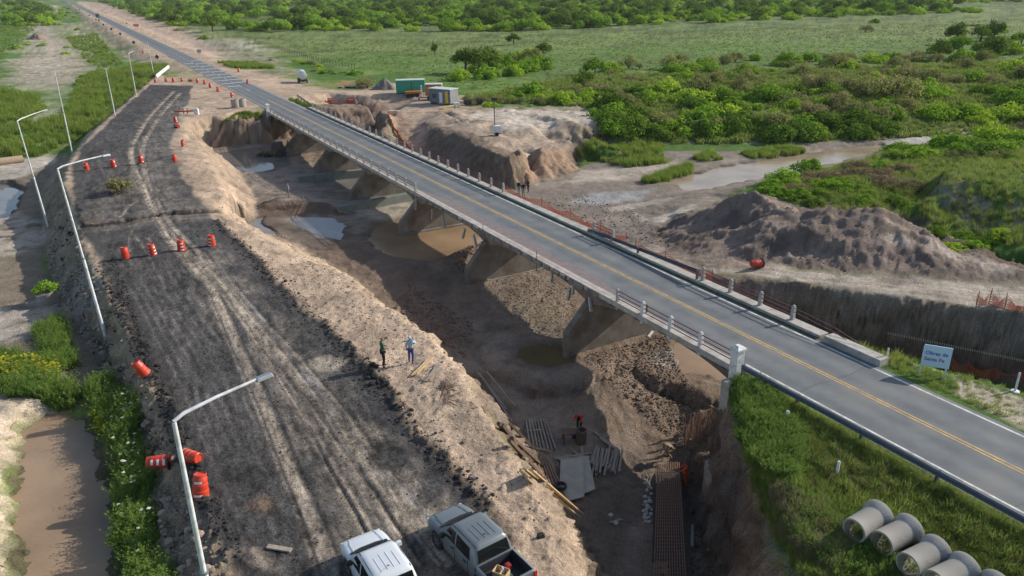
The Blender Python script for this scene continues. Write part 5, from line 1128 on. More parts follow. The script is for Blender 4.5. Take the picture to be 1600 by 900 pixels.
# trees one can point to
for t_ in (('round', 333, 50, 29, 'dark round tree nearest the highway at the pasture edge', 1.05), ('round', 365, 46, 23, 'smaller dark round tree just right of the one nearest the highway', .9), ('round', 803, 70, 25, 'lone dark tree standing in the open pasture behind the camp', 1.0),
           ('round', 679, 86, 13, 'small thin tree with a tuft crown alone in the pasture', 1.9), ('broad', 1230, 101, 37, 'broad bright-topped tree with forked trunk at the pasture edge', 1.1), ('broad', 930, 117, 38, 'umbrella-crowned green tree right of the tree clump', 1.2), ('round', 912, 141, 38, 'dark tree with bare forked trunk below the umbrella-crowned one', 1.1),
           ('sparse', 955, 117, 22, 'small grey-green tree right of the umbrella-crowned tree', 1.2), ('bright', 1366, 97, 42, 'domed yellow-green bush glowing in the middle of the scrub', .75), ('grey', 1352, 50, 22, 'lone grey shrub in the far right pasture', 1), ('grey', 1521, 41, 24, 'low dark brush heap in the far right pasture', .35),
           ('grey', 999, 108, 14, 'bare twiggy sapling at the pasture edge', 1.8), ('grey', 574, 138, 34, 'leafless grey tree behind the rubble near the camp', 1.3), ('grey', 280, 48, 18, 'dark low shrub on the shoulder of the far highway', .5), ('bush', 318, 61, 20, 'low green bush beside the pale puddle near the highway', .6), ('sparse', 1394, 154, 80, 'large grey-green spreading shrub on the right river bank', 1.0),
           ('bright', 1555, 222, 62, 'big yellow-green bush at the far right beside the river', 1.1), ('bush', 1366, 36, 16, 'small bush at the wood edge far right', .8), ('grey', 187, 304, 50, 'uprooted brown shrub lying on the old dark road', 1.1), ('bush', 75, 452, 32, 'leafy green plant growing out of the concrete pot', 1.0), ('bush', 1555, 150, 40, 'dense dark bush at the right frame edge of the scrub', 1)):
    tree(t_[0], t_[1], t_[2], t_[3], t_[4], 'bush' if t_[0] in ('bush', 'bright', 'grey') else 'tree', zs=t_[5])
GRP = {}
def inpoly(P, x, y):
    r = False
    for i in range(len(P)):
        ax, ay = P[i][:2]; bx, by = P[(i+1) % len(P)][:2]
        if (ay > y) != (by > y) and x < (bx-ax)*(y-ay)/(by-ay)+ax: r = not r
    return r
def fill(Ppx, n, world=False):
    Pw = Ppx if world else [G(*p) for p in Ppx]; xs = [p[0] for p in Pw]; yy = [p[1] for p in Pw]; out = []; tr = 0
    while len(out) < n and tr < n*40:
        tr += 1; x = rnd.uniform(min(xs), max(xs)); y = rnd.uniform(min(yy), max(yy))
        if inpoly(Pw, x, y): out.append((x, y))
    return out
def grove(Ppx, n, keys, wr, label, group, zs=1.0):
    pts = fill(Ppx, n); yy = sorted(q[1] for q in pts); xr = sorted(q[0]/q[1] for q in pts); m = len(pts)
    for x, y in pts:
        k = rnd.choices([a for a, _ in keys], [b for _, b in keys])[0]; w = rnd.uniform(*wr); t = (w-wr[0])/(wr[1]-wr[0])
        kl = {'round': 'dark tree', 'broad': 'broad-crowned tree', 'bush': 'leafy green bush', 'bright': 'yellow-green bush', 'sparse': 'grey-green thorn shrub', 'grey': 'bare brown shrub', 'mass': 'vine-covered thicket', 'tan': 'dry tan bush'}[k]
        r_ = yy.index(y)/max(1, m-1); h_ = xr.index(x/y)/max(1, m-1)
        rw = ('front', 'middle', 'back')[min(2, int(r_*3))]; hp = ('far left', 'left', 'centre', 'right', 'far right')[min(4, int(h_*5))] if m > 12 else ('left', 'centre', 'right')[min(2, int(h_*3))]
        lb = ('small ', 'mid-sized ', 'large ')[min(2, int(t*3))]+kl+' '+label+', '+rw+' row, '+hp
        tree(k, 0, 0, 0, lb, 'bush' if k in ('bush', 'bright', 'grey', 'tan', 'sparse', 'mass') else 'tree', kl+' '+group, zs=zs, loc=(x, y, gz(x, y)), width=w)
grove([(702, 118), (760, 104), (850, 86), (850, 112), (790, 132), (712, 128)], 26, [('bush', 4), ('bright', 2.5), ('round', 2), ('sparse', 1)], (5, 9), 'in the clump behind the camp', 'in the clump behind the camp', 1.1)
grove([(1455, 84), (1500, 62), (1620, 52), (1640, 92), (1520, 100), (1460, 96)], 22, [('round', 3), ('bush', 3), ('broad', 2), ('bright', 1)], (6, 10), 'in the stand right of the pasture', 'in the stand right of the pasture', 1.0)
grove([(850, 128), (1000, 100), (1250, 92), (1460, 92), (1640, 100), (1640, 142), (1300, 150), (1000, 150), (860, 158), (790, 142)], 100, [('sparse', 4), ('grey', 1.5), ('bush', 2), ('bright', 2.4), ('broad', .8)], (3, 8.5), 'in the open scrub before the pasture', 'in the open scrub', .9)
grove([(860, 162), (960, 148), (1300, 148), (1640, 140), (1660, 205), (1520, 190), (1400, 196), (1250, 205), (1100, 205), (962, 205), (955, 172)], 100, [('mass', 3), ('bush', 2.5), ('sparse', 2.5), ('bright', 2.2), ('grey', .6)], (3.8, 9), 'on the overgrown bank beyond the river', 'on the bank beyond the river', .85)
grove([(728, 158), (800, 148), (870, 152), (955, 166), (955, 172), (850, 164), (760, 166)], 22, [('sparse', 2), ('bush', 3), ('bright', 2)], (2.5, 5), 'in the green edge behind the camp plateau', 'behind the camp plateau', .7)
grove([(940, 172), (975, 168), (975, 215), (945, 212)], 8, [('mass', 4), ('bush', 1)], (5, 7.5), 'at the right end of the camp plateau', 'at the end of the camp plateau', 1.0)
grove([(965, 200), (1100, 198), (1250, 200), (1390, 192), (1390, 208), (1250, 220), (1100, 218), (965, 222)], 26, [('mass', 6), ('bush', 1)], (5, 8), 'at the foot of the river bank', 'at the foot of the river bank', .9)
grove([(1380, 238), (1480, 222), (1640, 205), (1700, 250), (1500, 262), (1400, 262)], 34, [('bush', 4), ('mass', 2), ('bright', 2), ('sparse', 1)], (3, 6), 'on the low bank right of the river', 'right of the river', .85)
grove([(1200, 285), (1260, 268), (1370, 258), (1440, 275), (1430, 300), (1300, 305), (1220, 300)], 18, [('tan', 5), ('bush', 1)], (3.2, 5.5), 'on the bank behind the spoil mound', 'behind the spoil mound', .8)
grove([(1185, 298), (1260, 280), (1430, 300), (1460, 340), (1400, 322), (1260, 322)], 30, [('bush', 4), ('mass', 2), ('bright', 1.5), ('tan', 1)], (2.5, 4.5), 'on the green bank behind the spoil mound', 'behind the spoil mound', .7)
grove([(1440, 335), (1600, 362), (1680, 390), (1560, 388), (1450, 360)], 18, [('bush', 3), ('bright', 2), ('mass', 1)], (1.6, 3.2), 'along the gully by the grey bank', 'along the gully', .6)
grove([(-20, 20), (0, 12), (30, 10), (36, 40), (25, 80), (10, 110), (-40, 130)], 16, [('bush', 3), ('bright', 3), ('round', 1)], (2.5, 5), 'in the green belt at the far left', 'in the far left belt', .9)
grove([(92, 12), (110, 12), (126, 52), (112, 62), (98, 38)], 16, [('bright', 5), ('bush', 1)], (4, 8), 'in the row left of the far highway', 'in the row left of the far highway', .8)
grove([(456, 94), (480, 96), (560, 116), (560, 124), (500, 122)], 12, [('bright', 3), ('bush', 3), ('grey', 2)], (2.5, 5), 'in the hedge strip by the tank trailer', 'in the hedge strip by the tank trailer', .6)
grove([(200, 10), (300, 40), (420, 50), (340, 36), (240, 8)], 14, [('sparse', 2), ('bush', 2), ('round', 1)], (3.5, 7), 'along the edge of the far woods', 'along the far wood edge', .8)
grove([(15, 75), (100, 90), (110, 66), (60, 62)], 5, [('bush', 1), ('bright', 1)], (3, 5), 'scattered beside the far dirt lot', 'beside the far dirt lot', .6)

grove([(-20, 130), (60, 150), (60, 180), (120, 200), (100, 220), (20, 232), (-30, 235)], 16, [('bush', 2), ('bright', 3)], (1.6, 3.4), 'in the reeds at the left edge', 'in the left reeds', .55)
grove([(110, 120), (190, 108), (236, 124), (200, 152), (160, 185), (130, 190)], 20, [('bush', 3), ('bright', 3)], (1.6, 3.6), 'in the reeds beside the old road', 'in the reeds beside the old road', .55)
# ---- uncountable growth, instanced over point clouds
def inst(name, pts, proto, label=None, kind='stuff'):
    n = len(pts); me = bpy.data.meshes.new(name); me.vertices.add(n)
    me.vertices.foreach_set('co', np.array([p[:3] for p in pts], np.float32).ravel())
    sc_ = me.attributes.new('scl', 'FLOAT', 'POINT'); sc_.data.foreach_set('value', np.array([p[3] for p in pts], np.float32))
    ro = me.attributes.new('rot', 'FLOAT_VECTOR', 'POINT'); ro.data.foreach_set('vector', np.array([(rnd.uniform(-.2, .2), rnd.uniform(-.2, .2), rnd.random()*6.28) for _ in pts], np.float32).ravel())
    o = link(name, me); ng = bpy.data.node_groups.new(name, 'GeometryNodeTree')
    ng.interface.new_socket('Geometry', in_out='INPUT', socket_type='NodeSocketGeometry'); ng.interface.new_socket('Geometry', in_out='OUTPUT', socket_type='NodeSocketGeometry')
    gi = ng.nodes.new('NodeGroupInput'); go = ng.nodes.new('NodeGroupOutput'); ip = ng.nodes.new('GeometryNodeInstanceOnPoints'); ob = ng.nodes.new('GeometryNodeObjectInfo')
    ob.inputs['Object'].default_value = proto; ob.inputs['As Instance'].default_value = True
    a1 = ng.nodes.new('GeometryNodeInputNamedAttribute'); a1.data_type = 'FLOAT'; a1.inputs['Name'].default_value = 'scl'
    a2 = ng.nodes.new('GeometryNodeInputNamedAttribute'); a2.data_type = 'FLOAT_VECTOR'; a2.inputs['Name'].default_value = 'rot'
    l = ng.links.new; l(gi.outputs[0], ip.inputs['Points']); l(ob.outputs['Geometry'], ip.inputs['Instance']); l(a1.outputs[0], ip.inputs['Scale'])
    try:
        er = ng.nodes.new('FunctionNodeEulerToRotation'); l(a2.outputs[0], er.inputs[0]); l(er.outputs[0], ip.inputs['Rotation'])
    except Exception: l(a2.outputs[0], ip.inputs['Rotation'])
    l(ip.outputs[0], go.inputs[0]); md = o.modifiers.new('scatter', 'NODES'); md.node_group = ng
    o['kind'] = kind
    if label: o['label'] = label
    return o
def blade_mesh(name, rg, nb, h, w, spread, mats, flowers=0, lean=.5, seg=2):
    v = []; f = []; mi = []
    for _ in range(nb):
        a = rg.random()*6.28; r = spread*math.sqrt(rg.random()); b = Vector((r*math.cos(a), r*math.sin(a), -.05)); hh = h*rg.uniform(.5, 1.15)
        ld = Vector((rg.gauss(0, 1), rg.gauss(0, 1), 0))*lean*hh*.5; sd = Vector((rg.uniform(-1, 1), rg.uniform(-1, 1), 0)).normalized()*w*rg.uniform(.6, 1.3)
        p1 = b+ld*.35+Vector((0, 0, hh*.6)); p2 = b+ld+Vector((0, 0, hh)); o = len(v)
        v += [b-sd, b+sd, p1+sd*.8, p1-sd*.8, p2]; f += [(o, o+1, o+2, o+3), (o+3, o+2, o+4)]; k = 0 if rg.random() < .85 or len(mats) < 2 else 1; mi += [k, k]
        if flowers and rg.random() < flowers:
            o = len(v); q = .035; v += [p2+Vector((-q, -q, 0)), p2+Vector((q, -q, .01)), p2+Vector((q, q, 0)), p2+Vector((-q, q, .01))]; f.append((o, o+1, o+2, o+3)); mi.append(len(mats)-1)
    return vmesh(name, v, f, [LM[m] for m in mats], mi)
def weed_mesh(name, rg, ns, h, mats, leaf=.06, flower=0):
    v = []; f = []; mi = []
    for _ in range(ns):
        a = rg.random()*6.28; r = .28*math.sqrt(rg.random()); b = Vector((r*math.cos(a), r*math.sin(a), -.05)); hh = h*rg.uniform(.55, 1.15); ld = Vector((rg.gauss(0, .22), rg.gauss(0, .22), 1)).normalized()
        o = len(v); sd = Vector((.008, .004, 0)); v += [b-sd, b+sd, b+ld*hh]; f.append((o, o+1, o+2)); mi.append(0)
        for k in range(9):
            p = b+ld*hh*(.2+.8*k/9); d = Vector((rg.gauss(0, 1), rg.gauss(0, 1), .3)).normalized(); s = leaf*rg.uniform(.7, 1.4)*(1.2-.5*k/9); w_ = d.cross(Vector((0, 0, 1))).normalized()*s*.45
            o = len(v); v += [p, p+d*s+w_, p+d*s*2.1, p+d*s-w_]; f.append((o, o+1, o+2, o+3)); mi.append(0 if rg.random() < .85 else (1 if len(mats) > 1 else 0))
        if flower and rg.random() < flower:
            p = b+ld*hh; q = .06; o = len(v); v += [p+Vector((-q, -q, .02)), p+Vector((q, -q, .02)), p+Vector((q, q, .03)), p+Vector((-q, q, .02))]; f.append((o, o+1, o+2, o+3)); mi.append(len(mats)-1)
    return vmesh(name, v, f, [LM[m] for m in mats], mi)
rg = random.Random(5)
def proto(name, me, loc):
    o = link(name, me); o.location = loc; o['kind'] = 'stuff'; return o
P_gr = proto('grass', blade_mesh('grass', rg, 34, .34, .012, .2, ['grass', 'dryg'], lean=.8), GG(1400, 790))
P_tall = proto('tall_grass', blade_mesh('tall_grass', rg, 30, .8, .016, .28, ['grass', 'dryg'], lean=.6), GG(1345, 540))
P_weed = proto('weeds', weed_mesh('weeds', rg, 22, .9, ['weed', 'grass'], .055), GG(190, 760))
P_wfl = proto('flowering_weeds', weed_mesh('flowering_weeds', rg, 20, .95, ['weed', 'grass', 'white'], .05, .12), GG(190, 800))
P_yel = proto('yellow_flowers', weed_mesh('yellow_flowers', rg, 24, .7, ['weed', 'bright', 'yellow'], .05, .45), GG(45, 585))
P_dry = proto('dry_brush', weed_mesh('dry_brush', rg, 22, .7, ['dryg', 'grey'], .03), GG(1245, 790))
P_reed = proto('reeds', blade_mesh('reeds', rg, 60, 1.4, .03, .6, ['grass', 'olive'], lean=.35), GG(910, 240))
def sc_(Ppx, n, s0, s1, world=False, dens=None):
    out = []
    for x, y in fill(Ppx, n, world):
        k = float(vn(x*.5, y*.5, 5))*.5+float(vn(x*.14, y*.14, 6))*.6
        if dens and rnd.random() > dens*(.4+1.2*k): continue
        out.append((x, y, gz(x, y)-.02, rnd.uniform(s0, s1)*(.65+.7*k)))
    return out
VERGE = [R(27.2, 30.2), R(-14, 30.0), G(1600, 960)[:2], G(1400, 980)[:2], G(1255, 905)[:2], G(1228, 850)[:2], G(1204, 795)[:2], G(1178, 745)[:2], G(1162, 705)[:2], G(1148, 650)[:2], G(1142, 602)[:2]]
inst('grass', sc_(VERGE, 15000, .5, 1.15, True, .8), P_gr)
inst('tall_grass', sc_(VERGE, 1500, .4, .8, True, .5)+sc_([(1310, 530), (1360, 542), (1440, 562), (1420, 585), (1340, 560)], 420, .45, .9)+sc_([(1500, 900), (1290, 830), (1240, 760), (1330, 760), (1450, 850)], 250, .6, .9), P_tall)
inst('weeds', sc_([(1142, 602), (1190, 600), (1260, 680), (1240, 760), (1180, 730), (1160, 700), (1148, 650)], 900, .45, .8)+sc_([(1230, 760), (1330, 800), (1430, 900), (1300, 900), (1240, 840)], 330, .4, .8)+
     sc_([(135, 612), (165, 596), (198, 600), (222, 650), (208, 690), (238, 740), (222, 790), (246, 830), (232, 860), (262, 900), (270, 960), (225, 960), (205, 900), (195, 850), (185, 800), (196, 760), (178, 720), (182, 680), (155, 640)], 640, .6, 1.4, dens=.7)+sc_([(58, 520), (95, 500), (110, 545), (120, 575), (70, 575)], 190, .8, 1.2, dens=.8)+
     sc_([(-40, 555), (40, 560), (130, 620), (105, 640), (40, 618), (-40, 610)], 480, .6, 1.1, dens=.8), P_weed)
inst('flowering_weeds', sc_([(165, 610), (205, 620), (215, 720), (225, 860), (245, 960), (225, 960), (200, 800), (190, 700)], 60, .8, 1.4), P_wfl)
inst('yellow_flowers', sc_([(0, 570), (40, 566), (90, 580), (85, 605), (40, 600), (0, 592)], 70, .7, 1.1)+sc_([(150, 630), (175, 640), (170, 690), (152, 680)], 25, .8, 1.1), P_yel)
inst('dry_brush', sc_([(1205, 760), (1290, 790), (1330, 860), (1300, 900), (1235, 850)], 420, .5, 1.0)+sc_([(1300, 690), (1400, 740), (1390, 790), (1280, 740)], 120, .3, .6), P_dry)
inst('grass', sc_([R(26, 37.9), G(1310, 530)[:2], G(1440, 561)[:2], G(1600, 606)[:2], G(1990, 715)[:2], R(-30, 38.3), R(10, 38.4)], 3800, .5, 1.0, True, .8), P_gr)
inst('reeds', sc_([(890, 230), (960, 228), (1040, 226), (1030, 240), (900, 247)], 240, .3, .75)+sc_([(936, 250), (1030, 244), (1045, 255), (980, 262)], 200, .3, .7)+sc_([(1000, 285), (1075, 260), (1085, 270), (1020, 288)], 140, .5, .8)+sc_([(1150, 240), (1240, 232), (1265, 240), (1180, 248)], 160, .5, .8)+
     sc_([(1080, 245), (1110, 238), (1130, 250), (1095, 255)], 60, .5, .8)+sc_([(340, 98), (400, 99), (430, 107), (365, 107)], 260, .6, .9)+sc_([(340, 182), (405, 176), (410, 182), (350, 188)], 150, .3, .5)+sc_([(448, 154), (462, 156), (500, 172), (490, 176)], 90, .4, .6)+
     sc_([(205, 106), (262, 104), (245, 118), (232, 124), (200, 118)], 420, .9, 1.3), P_reed)
inst('reeds', sc_([(-60, 132), (60, 150), (70, 172), (40, 200), (100, 180), (120, 130), (150, 110), (200, 108), (236, 124), (200, 156), (160, 190), (105, 225), (60, 245), (-80, 250)], 3600, .3, 1.15, dens=.8)+sc_([(104, 60), (150, 52), (192, 100), (150, 108), (130, 90)], 700, .3, 1.0, dens=.8)+sc_([(-40, 130), (30, 70), (60, 40), (20, 30), (-60, 60)], 1100, .3, 1.0, dens=.8), P_reed)
inst('tall_grass', sc_([(1180, 292), (1250, 275), (1400, 240), (1600, 212), (1700, 230), (1700, 390), (1560, 384), (1440, 340), (1250, 322)], 5200, .7, 1.2), P_tall)
# tussocks over the pasture and ground cover under the scrub
P_tus = proto('tussocks', blade_mesh('tussocks', rg, 26, .55, .06, .35, ['olive', 'grass'], lean=.9), GG(700, 100))
inst('tussocks', sc_([(440, 62), (700, 60), (1200, 44), (1640, 28), (1640, 110), (1300, 120), (900, 120), (800, 140), (720, 150), (600, 112), (480, 92)], 9000, .25, .8), P_tus)
inst('tussocks', sc_([(720, 155), (900, 120), (1640, 95), (1680, 200), (1250, 222), (960, 222), (955, 172)], 9000, .8, 1.8), P_tus)
# distant woods
P_far = []
for i, k in enumerate(('round', 'bright', 'broad')):
    o = link('far_woods', TREES[k][0][0]); o.location = GG(500+60*i, 44); o['kind'] = 'stuff'; P_far.append(o)
fp = [[], [], []]
bx0 = [G(*p) for p in ((300, 40), (380, 49), (800, 49), (1200, 32), (1600, 17), (1720, 8))]
for q in range(17000):
    y = 300*math.exp(rnd.random()*2.25); x = rnd.uniform(-.62, .9)*y
    s_, c_ = SC(x, y)
    if abs(c_-33) < 22+.02*y and s_ < 2500: continue
    # south edge of the woods
    for (ax, ay, _), (bx, by, _) in zip(bx0[:-1], bx0[1:]):
        if ax <= x <= bx: lim = ay+(by-ay)*(x-ax)/(bx-ax); break
    else: lim = bx0[0][1]-10 if x < bx0[0][0] else bx0[-1][1]
    if c_ < 33: lim = 520
    if y < lim: continue
    if y > lim and rnd.random() < .25+.3*min(1, max(0, x)/200): continue
    if float(vn(x/55, y/55, 8)) < .25: continue
    s = rnd.uniform(.8, 1.7)*(1+y/900)
    fp[rnd.choice((0, 1, 1, 2))].append((x, y, -1.6, s))
for i in range(3): inst('far_woods', fp[i], P_far[i])
# ---------------------------------------------------------------- traffic drums
M_OR = mat('orange_plastic', (.54, .045, .018), rough=.42, var=.12, vscale=3, dirt=(.42, .07, .035), dscale=2.5)
M_REFL = mat('white_reflective_band', (.72, .70, .68), rough=.4, var=.15, vscale=8)
M_NET = mat('orange_safety_net', (.66, .17, .09), rough=.6, var=.2, vscale=3)
dbody = MB().lathe([(.22, .0), (.31, .0), (.31, .08), (.285, .1), (.285, .36), (.265, .38), (.265, .64), (.245, .66), (.245, .92), (.225, .95), (.225, 1.06), (.2, 1.08), (.19, 1.04), (.05, 1.04)], 20).mesh('body', M_OR, smooth=35)
def arc_bands(z_list, arcs):
    mb = MB()
    for (r, z0, z1) in z_list:
        for a0, a1 in arcs:
            vs = []; fs = []; n = 5
            for i in range(n+1):
                a = a0+(a1-a0)*i/n; vs += [(r*math.cos(a), r*math.sin(a), z0), (r*math.cos(a), r*math.sin(a), z1)]
                if i: fs.append((2*i-2, 2*i, 2*i+1, 2*i-1))
            mb.add(vs, fs)
    return mb.mesh('reflective_bands', M_REFL, smooth=60)
dband = arc_bands([(.291, .16, .27), (.271, .44, .55), (.251, .72, .83)], [(0, .9), (2.1, 3.1), (4.3, 5.2)])
dband2 = arc_bands([(.291, .16, .25), (.251, .72, .82)], [(.3, 1.3), (3.2, 4.3)])
dbase = MB().lathe([(.37, 0), (.37, .05), (.3, .09)], 20).mesh('base_ring', M_BLK)
def drum(a, b, label, group='orange traffic drums', rot=None, band=1, s=1.08, dz=0):
    p = GG(a, b) if not isinstance(a, Vector) else a
    e = empty('traffic_drum', p+Vector((0, 0, dz-.03)), 0, label, 'traffic drum', group, rot=rot or (rnd.uniform(-.06, .06), rnd.uniform(-.06, .06), rnd.random()*6.28), sc=(s*1.08, s*1.08, s*.9))
    link('body', dbody, e)
    if band: link('reflective_bands', dband if band == 1 else dband2, e)['kind'] = 'stuff'
    link('base_ring', dbase, e); return e
o4 = ('leftmost', 'second from left', 'third from left', 'rightmost')
for (a, b), w in zip(((197, 404), (239, 398), (284, 391), (331, 384)), o4): drum(a, b, w+' orange drum in the near row of four across the old road', band=0 if w == 'leftmost' else 1)
for (a, b), w in zip(((136, 266), (178, 261), (221, 256), (273, 253)), o4): drum(a, b, w+' orange drum in the farther row of four beyond the uprooted shrub', band=2)
drum(287, 228, 'orange drum on the sandy edge above the pit hollow, nearest the camera there'); drum(275, 191, 'orange drum holding the end of the red barricade'); drum(276, 199, 'toppled orange drum beside the one at the barricade', rot=(1.5, .1, .7), dz=.3)
for k, (a, b) in enumerate(((243, 129), (259.5, 128.5), (271, 128), (285, 128), (309, 129.5), (320, 132), (329, 137), (341, 143), (363, 152))):
    drum(a, b, ('first', 'second', 'third', 'fourth', 'fifth', 'sixth', 'seventh', 'eighth', 'ninth')[k]+' orange drum from the left in the row across the far road end', band=2)
drum(296, 127, 'orange drum lying flat in the line closing the far end', rot=(1.5, 0, 1.2), dz=.3)
drum(224, 83, 'small far orange drum left of the highway near the diamond signs'); drum(373, 112, 'far orange drum beside the short guard rail on the right shoulder'); drum(387.5, 131, 'orange drum alone on the sandy right shoulder of the highway')
drum(229, 586, 'tilted orange drum on the crumbled left edge of the old road', rot=(.15, -.42, 0), band=2)
drum(314, 778, 'leaning orange drum behind the nearest lamp pole', rot=(-.1, .22, 1), band=2, s=1.15)
drum(266, 722, 'orange drum lying on its side left of the nearest lamp pole', rot=(1.5, 0, -1.4), dz=.33); drum(288, 716, 'toppled dark red drum just right of the nearest lamp pole', rot=(1.45, 0, 1.1), dz=.33, band=0)
drum(1190, 416, 'toppled orange drum on the dirt path beyond the bridge', rot=(1.5, 0, -1.3), dz=.32, band=0)

# ---------------------------------------------------------------- street lamps
M_POLE = mat('white_painted_pole', (.66, .68, .70), rough=.45, var=.1, vscale=5, dirt=(.45, .44, .42), dscale=3)
def lamp(base, top, arm, label, r=.085):
    b = GG(*base) if not isinstance(base, Vector) else base
    rt = ray(*top); t = b.y/rt[1]; T_ = Vector((float(rt[0]*t), float(rt[1]*t), float(CAM_H+rt[2]*t)))
    e = empty('street_lamp', b, 0, label, 'street lamp', 'white street lamps along the old road')
    d = T_-b
    MB().tube([(0, 0, -.4), d*.5], [r*1.25, r*1.1], 12).obj('pole', M_POLE, e, smooth=40); MB().tube([d*.5, d*.8, d], [r*.85, r*.75, r*.65], 12).obj('upper_pole', M_POLE, e, smooth=40)
    MB().tube([d*.495, d*.505], r*1.35, 12).obj('collar', M_GALV, e)
    MB().tube([(0, 0, -.05), (0, 0, .12)], r*2.2, 8).obj('foot_plate', M_GALV, e)
    if arm:
        a = Vector(W(arm[0], arm[1], T_.z+.35)+(T_.z+.35,))-b
        h_ = d.lerp(a, .12)+Vector((0, 0, .12)); 
        MB().tube([d-Vector((0, 0, .2)), d+Vector((0, 0, .04)), h_, d.lerp(a, .5)+Vector((0, 0, .1)), a], [r*.62, r*.62, r*.6, r*.52, r*.45], 10).obj('arm', M_POLE, e, smooth=60)
        u = (a-d); u.z = 0; u.normalize(); an = math.atan2(u.y, u.x); M_ = Matrix.Translation(a) @ Matrix.Rotation(an, 4, 'Z')
        MB().box((-.12, -.11, -.07), (.42, .11, .05), M_, tx=.85, ty=.7).obj('lamp_head', M_GALV, e, bevel=.02)
    return e
tb = W(272, 660, 10.1); pb = Vector((tb[0]-.12, tb[1]+.0, 0)); pb.z = gz(pb.x, pb.y)
lamp(pb, (272, 660), (405, 591), 'nearest white street lamp, its arm reaching over the wheel tracks', .095)
lamp((163, 516), (90, 265), (162, 243), 'white street lamp left of the near drum row with a curved arm', .09)
lamp((75, 353), (27, 190), (70, 172), 'leaning white street lamp at the left edge of the frame with its arm', .085)
lamp((112, 236), (85, 110), None, 'armless white lamp pole rising from the brush at left, nearer of the brushy ones', .08)
lamp((180, 181), (165, 107), None, 'armless white lamp pole beside the green ditch, third of the far poles', .08)
lamp((213, 149), (201, 85), (208, 80), 'far white lamp pole with short arm second from the road junction', .08)
lamp((241, 119), (230, 65), None, 'farthest white lamp pole right beside the white beam at the junction', .08)

# ---------------------------------------------------------------- signs and small road furniture
M_WH = mat('white_paint', (.70, .71, .72), rough=.5, var=.1, vscale=6, dirt=(.5, .48, .45), dscale=4)
M_SIGNB = mat('dark_sign_back', (.07, .07, .075), rough=.6); M_BLUEP = mat('pale_blue_sign_face', (.52, .69, .84), rough=.35)
for k, (a, b, h) in enumerate(((248, 103, 2.7), (211, 77, 2.6), (189.5, 61, 2.5), (175, 52, 2.5), (162.5, 44, 2.5), (155.5, 37, 2.4), (151, 35.5, 2.2), (140, 27, 2.2), (125, 17, 2.2), (112, 8, 2.2))):
    p = GG(a, b); e = empty('warning_sign', p, 0, ('nearest', 'second', 'third', 'fourth', 'fifth', 'sixth', 'seventh', 'eighth', 'ninth', 'farthest')[k]+' diamond road sign in the row left of the far highway', 'road sign', 'diamond signs left of the highway')
    MB().box((-.05, -.04, 0), (.05, .04, h)).obj('post', M_GALV, e); M_ = Matrix.Translation((0, -.06, h)) @ Matrix.Rotation(math.pi/4, 4, 'Y'); MB().box((-.5, -.015, -.5), (.5, .015, .5), M_).obj('panel', M_SIGNB, e)
p = GG(312, 86); e = empty('road_sign', p, .2, 'square white-backed sign on the sandy right shoulder of the highway', 'road sign'); MB().box((-.05, -.04, 0), (.05, .04, 1.6)).obj('post', M_GALV, e); MB().box((-.7, -.03, .8), (.7, .03, 1.8)).obj('panel', M_GALV, e)
# billboard
p1 = GG(1436.5, 584); p2 = GG(1475, 592); d = (p2-p1); d.z = 0; Lw = d.length; an = math.atan2(d.y, d.x)
e = empty('roadside_sign', p1, an, 'pale blue works sign reading Obras de Santa Fe on the grass verge', 'sign')
for x in (0, Lw): MB().box((x-.045, .02, -.1), (x+.045, .10, 1.75)).obj('post', M_WH, e)
MB().box((-.03, -.03, .62), (Lw+.12, .02, 1.92)).obj('panel', M_BLUEP, e)
def text_mesh(name, s, size, m, ext=.004, bold=0.0):
    c = bpy.data.curves.new(name, 'FONT'); c.body = s; c.size = size; c.extrude = ext; c.offset = bold; c.space_line = .85
    o = bpy.data.objects.new(name, c); col.objects.link(o); dg = bpy.context.evaluated_depsgraph_get(); me = bpy.data.meshes.new_from_object(o.evaluated_get(dg)); bpy.data.objects.remove(o); me.materials.clear(); me.materials.append(m); me.name = name; return me
M_TXA = mat('blue_lettering', (.04, .06, .30), rough=.5); M_TXB = mat('purple_lettering', (.30, .05, .22), rough=.5)
fs_ = Lw*.24
for i, (wd, z) in enumerate((('Obras de', 1.36), ('Santa Fe', .98))):
    o = link('lettering', text_mesh('lettering', wd, fs_, M_TXA if i == 0 else M_TXB, .004, fs_*.014), e); o.location = (.07, -.038, z); o.rotation_euler = (math.pi/2, 0, 0)
def delin(a, b, label, h=.95, r=.055, base=True):
    p = GG(a, b); e = empty('delineator_post', p, 0, label, 'marker post', 'short white marker posts'); MB().lathe([(r, 0), (r, h), (r*.7, h+.03)], 10).obj('post', M_WH, e, smooth=40)
    if base: MB().lathe([(.24, -.02), (.22, .05), (.08, .08)], 12).obj('foot', M_WH, e)
delin(1586, 611, 'white tube post on a round foot by the far right net', 1.15); delin(1384, 568, 'thin white post in the tall grass right of the kerb block', 1.0, .05, False); delin(1307.5, 741, 'short grey stake in the grass between guard rail and pipes', .8, .07, False); delin(1229, 656, 'small grey stake in the grass close to the bridge end', .5, .08, False)
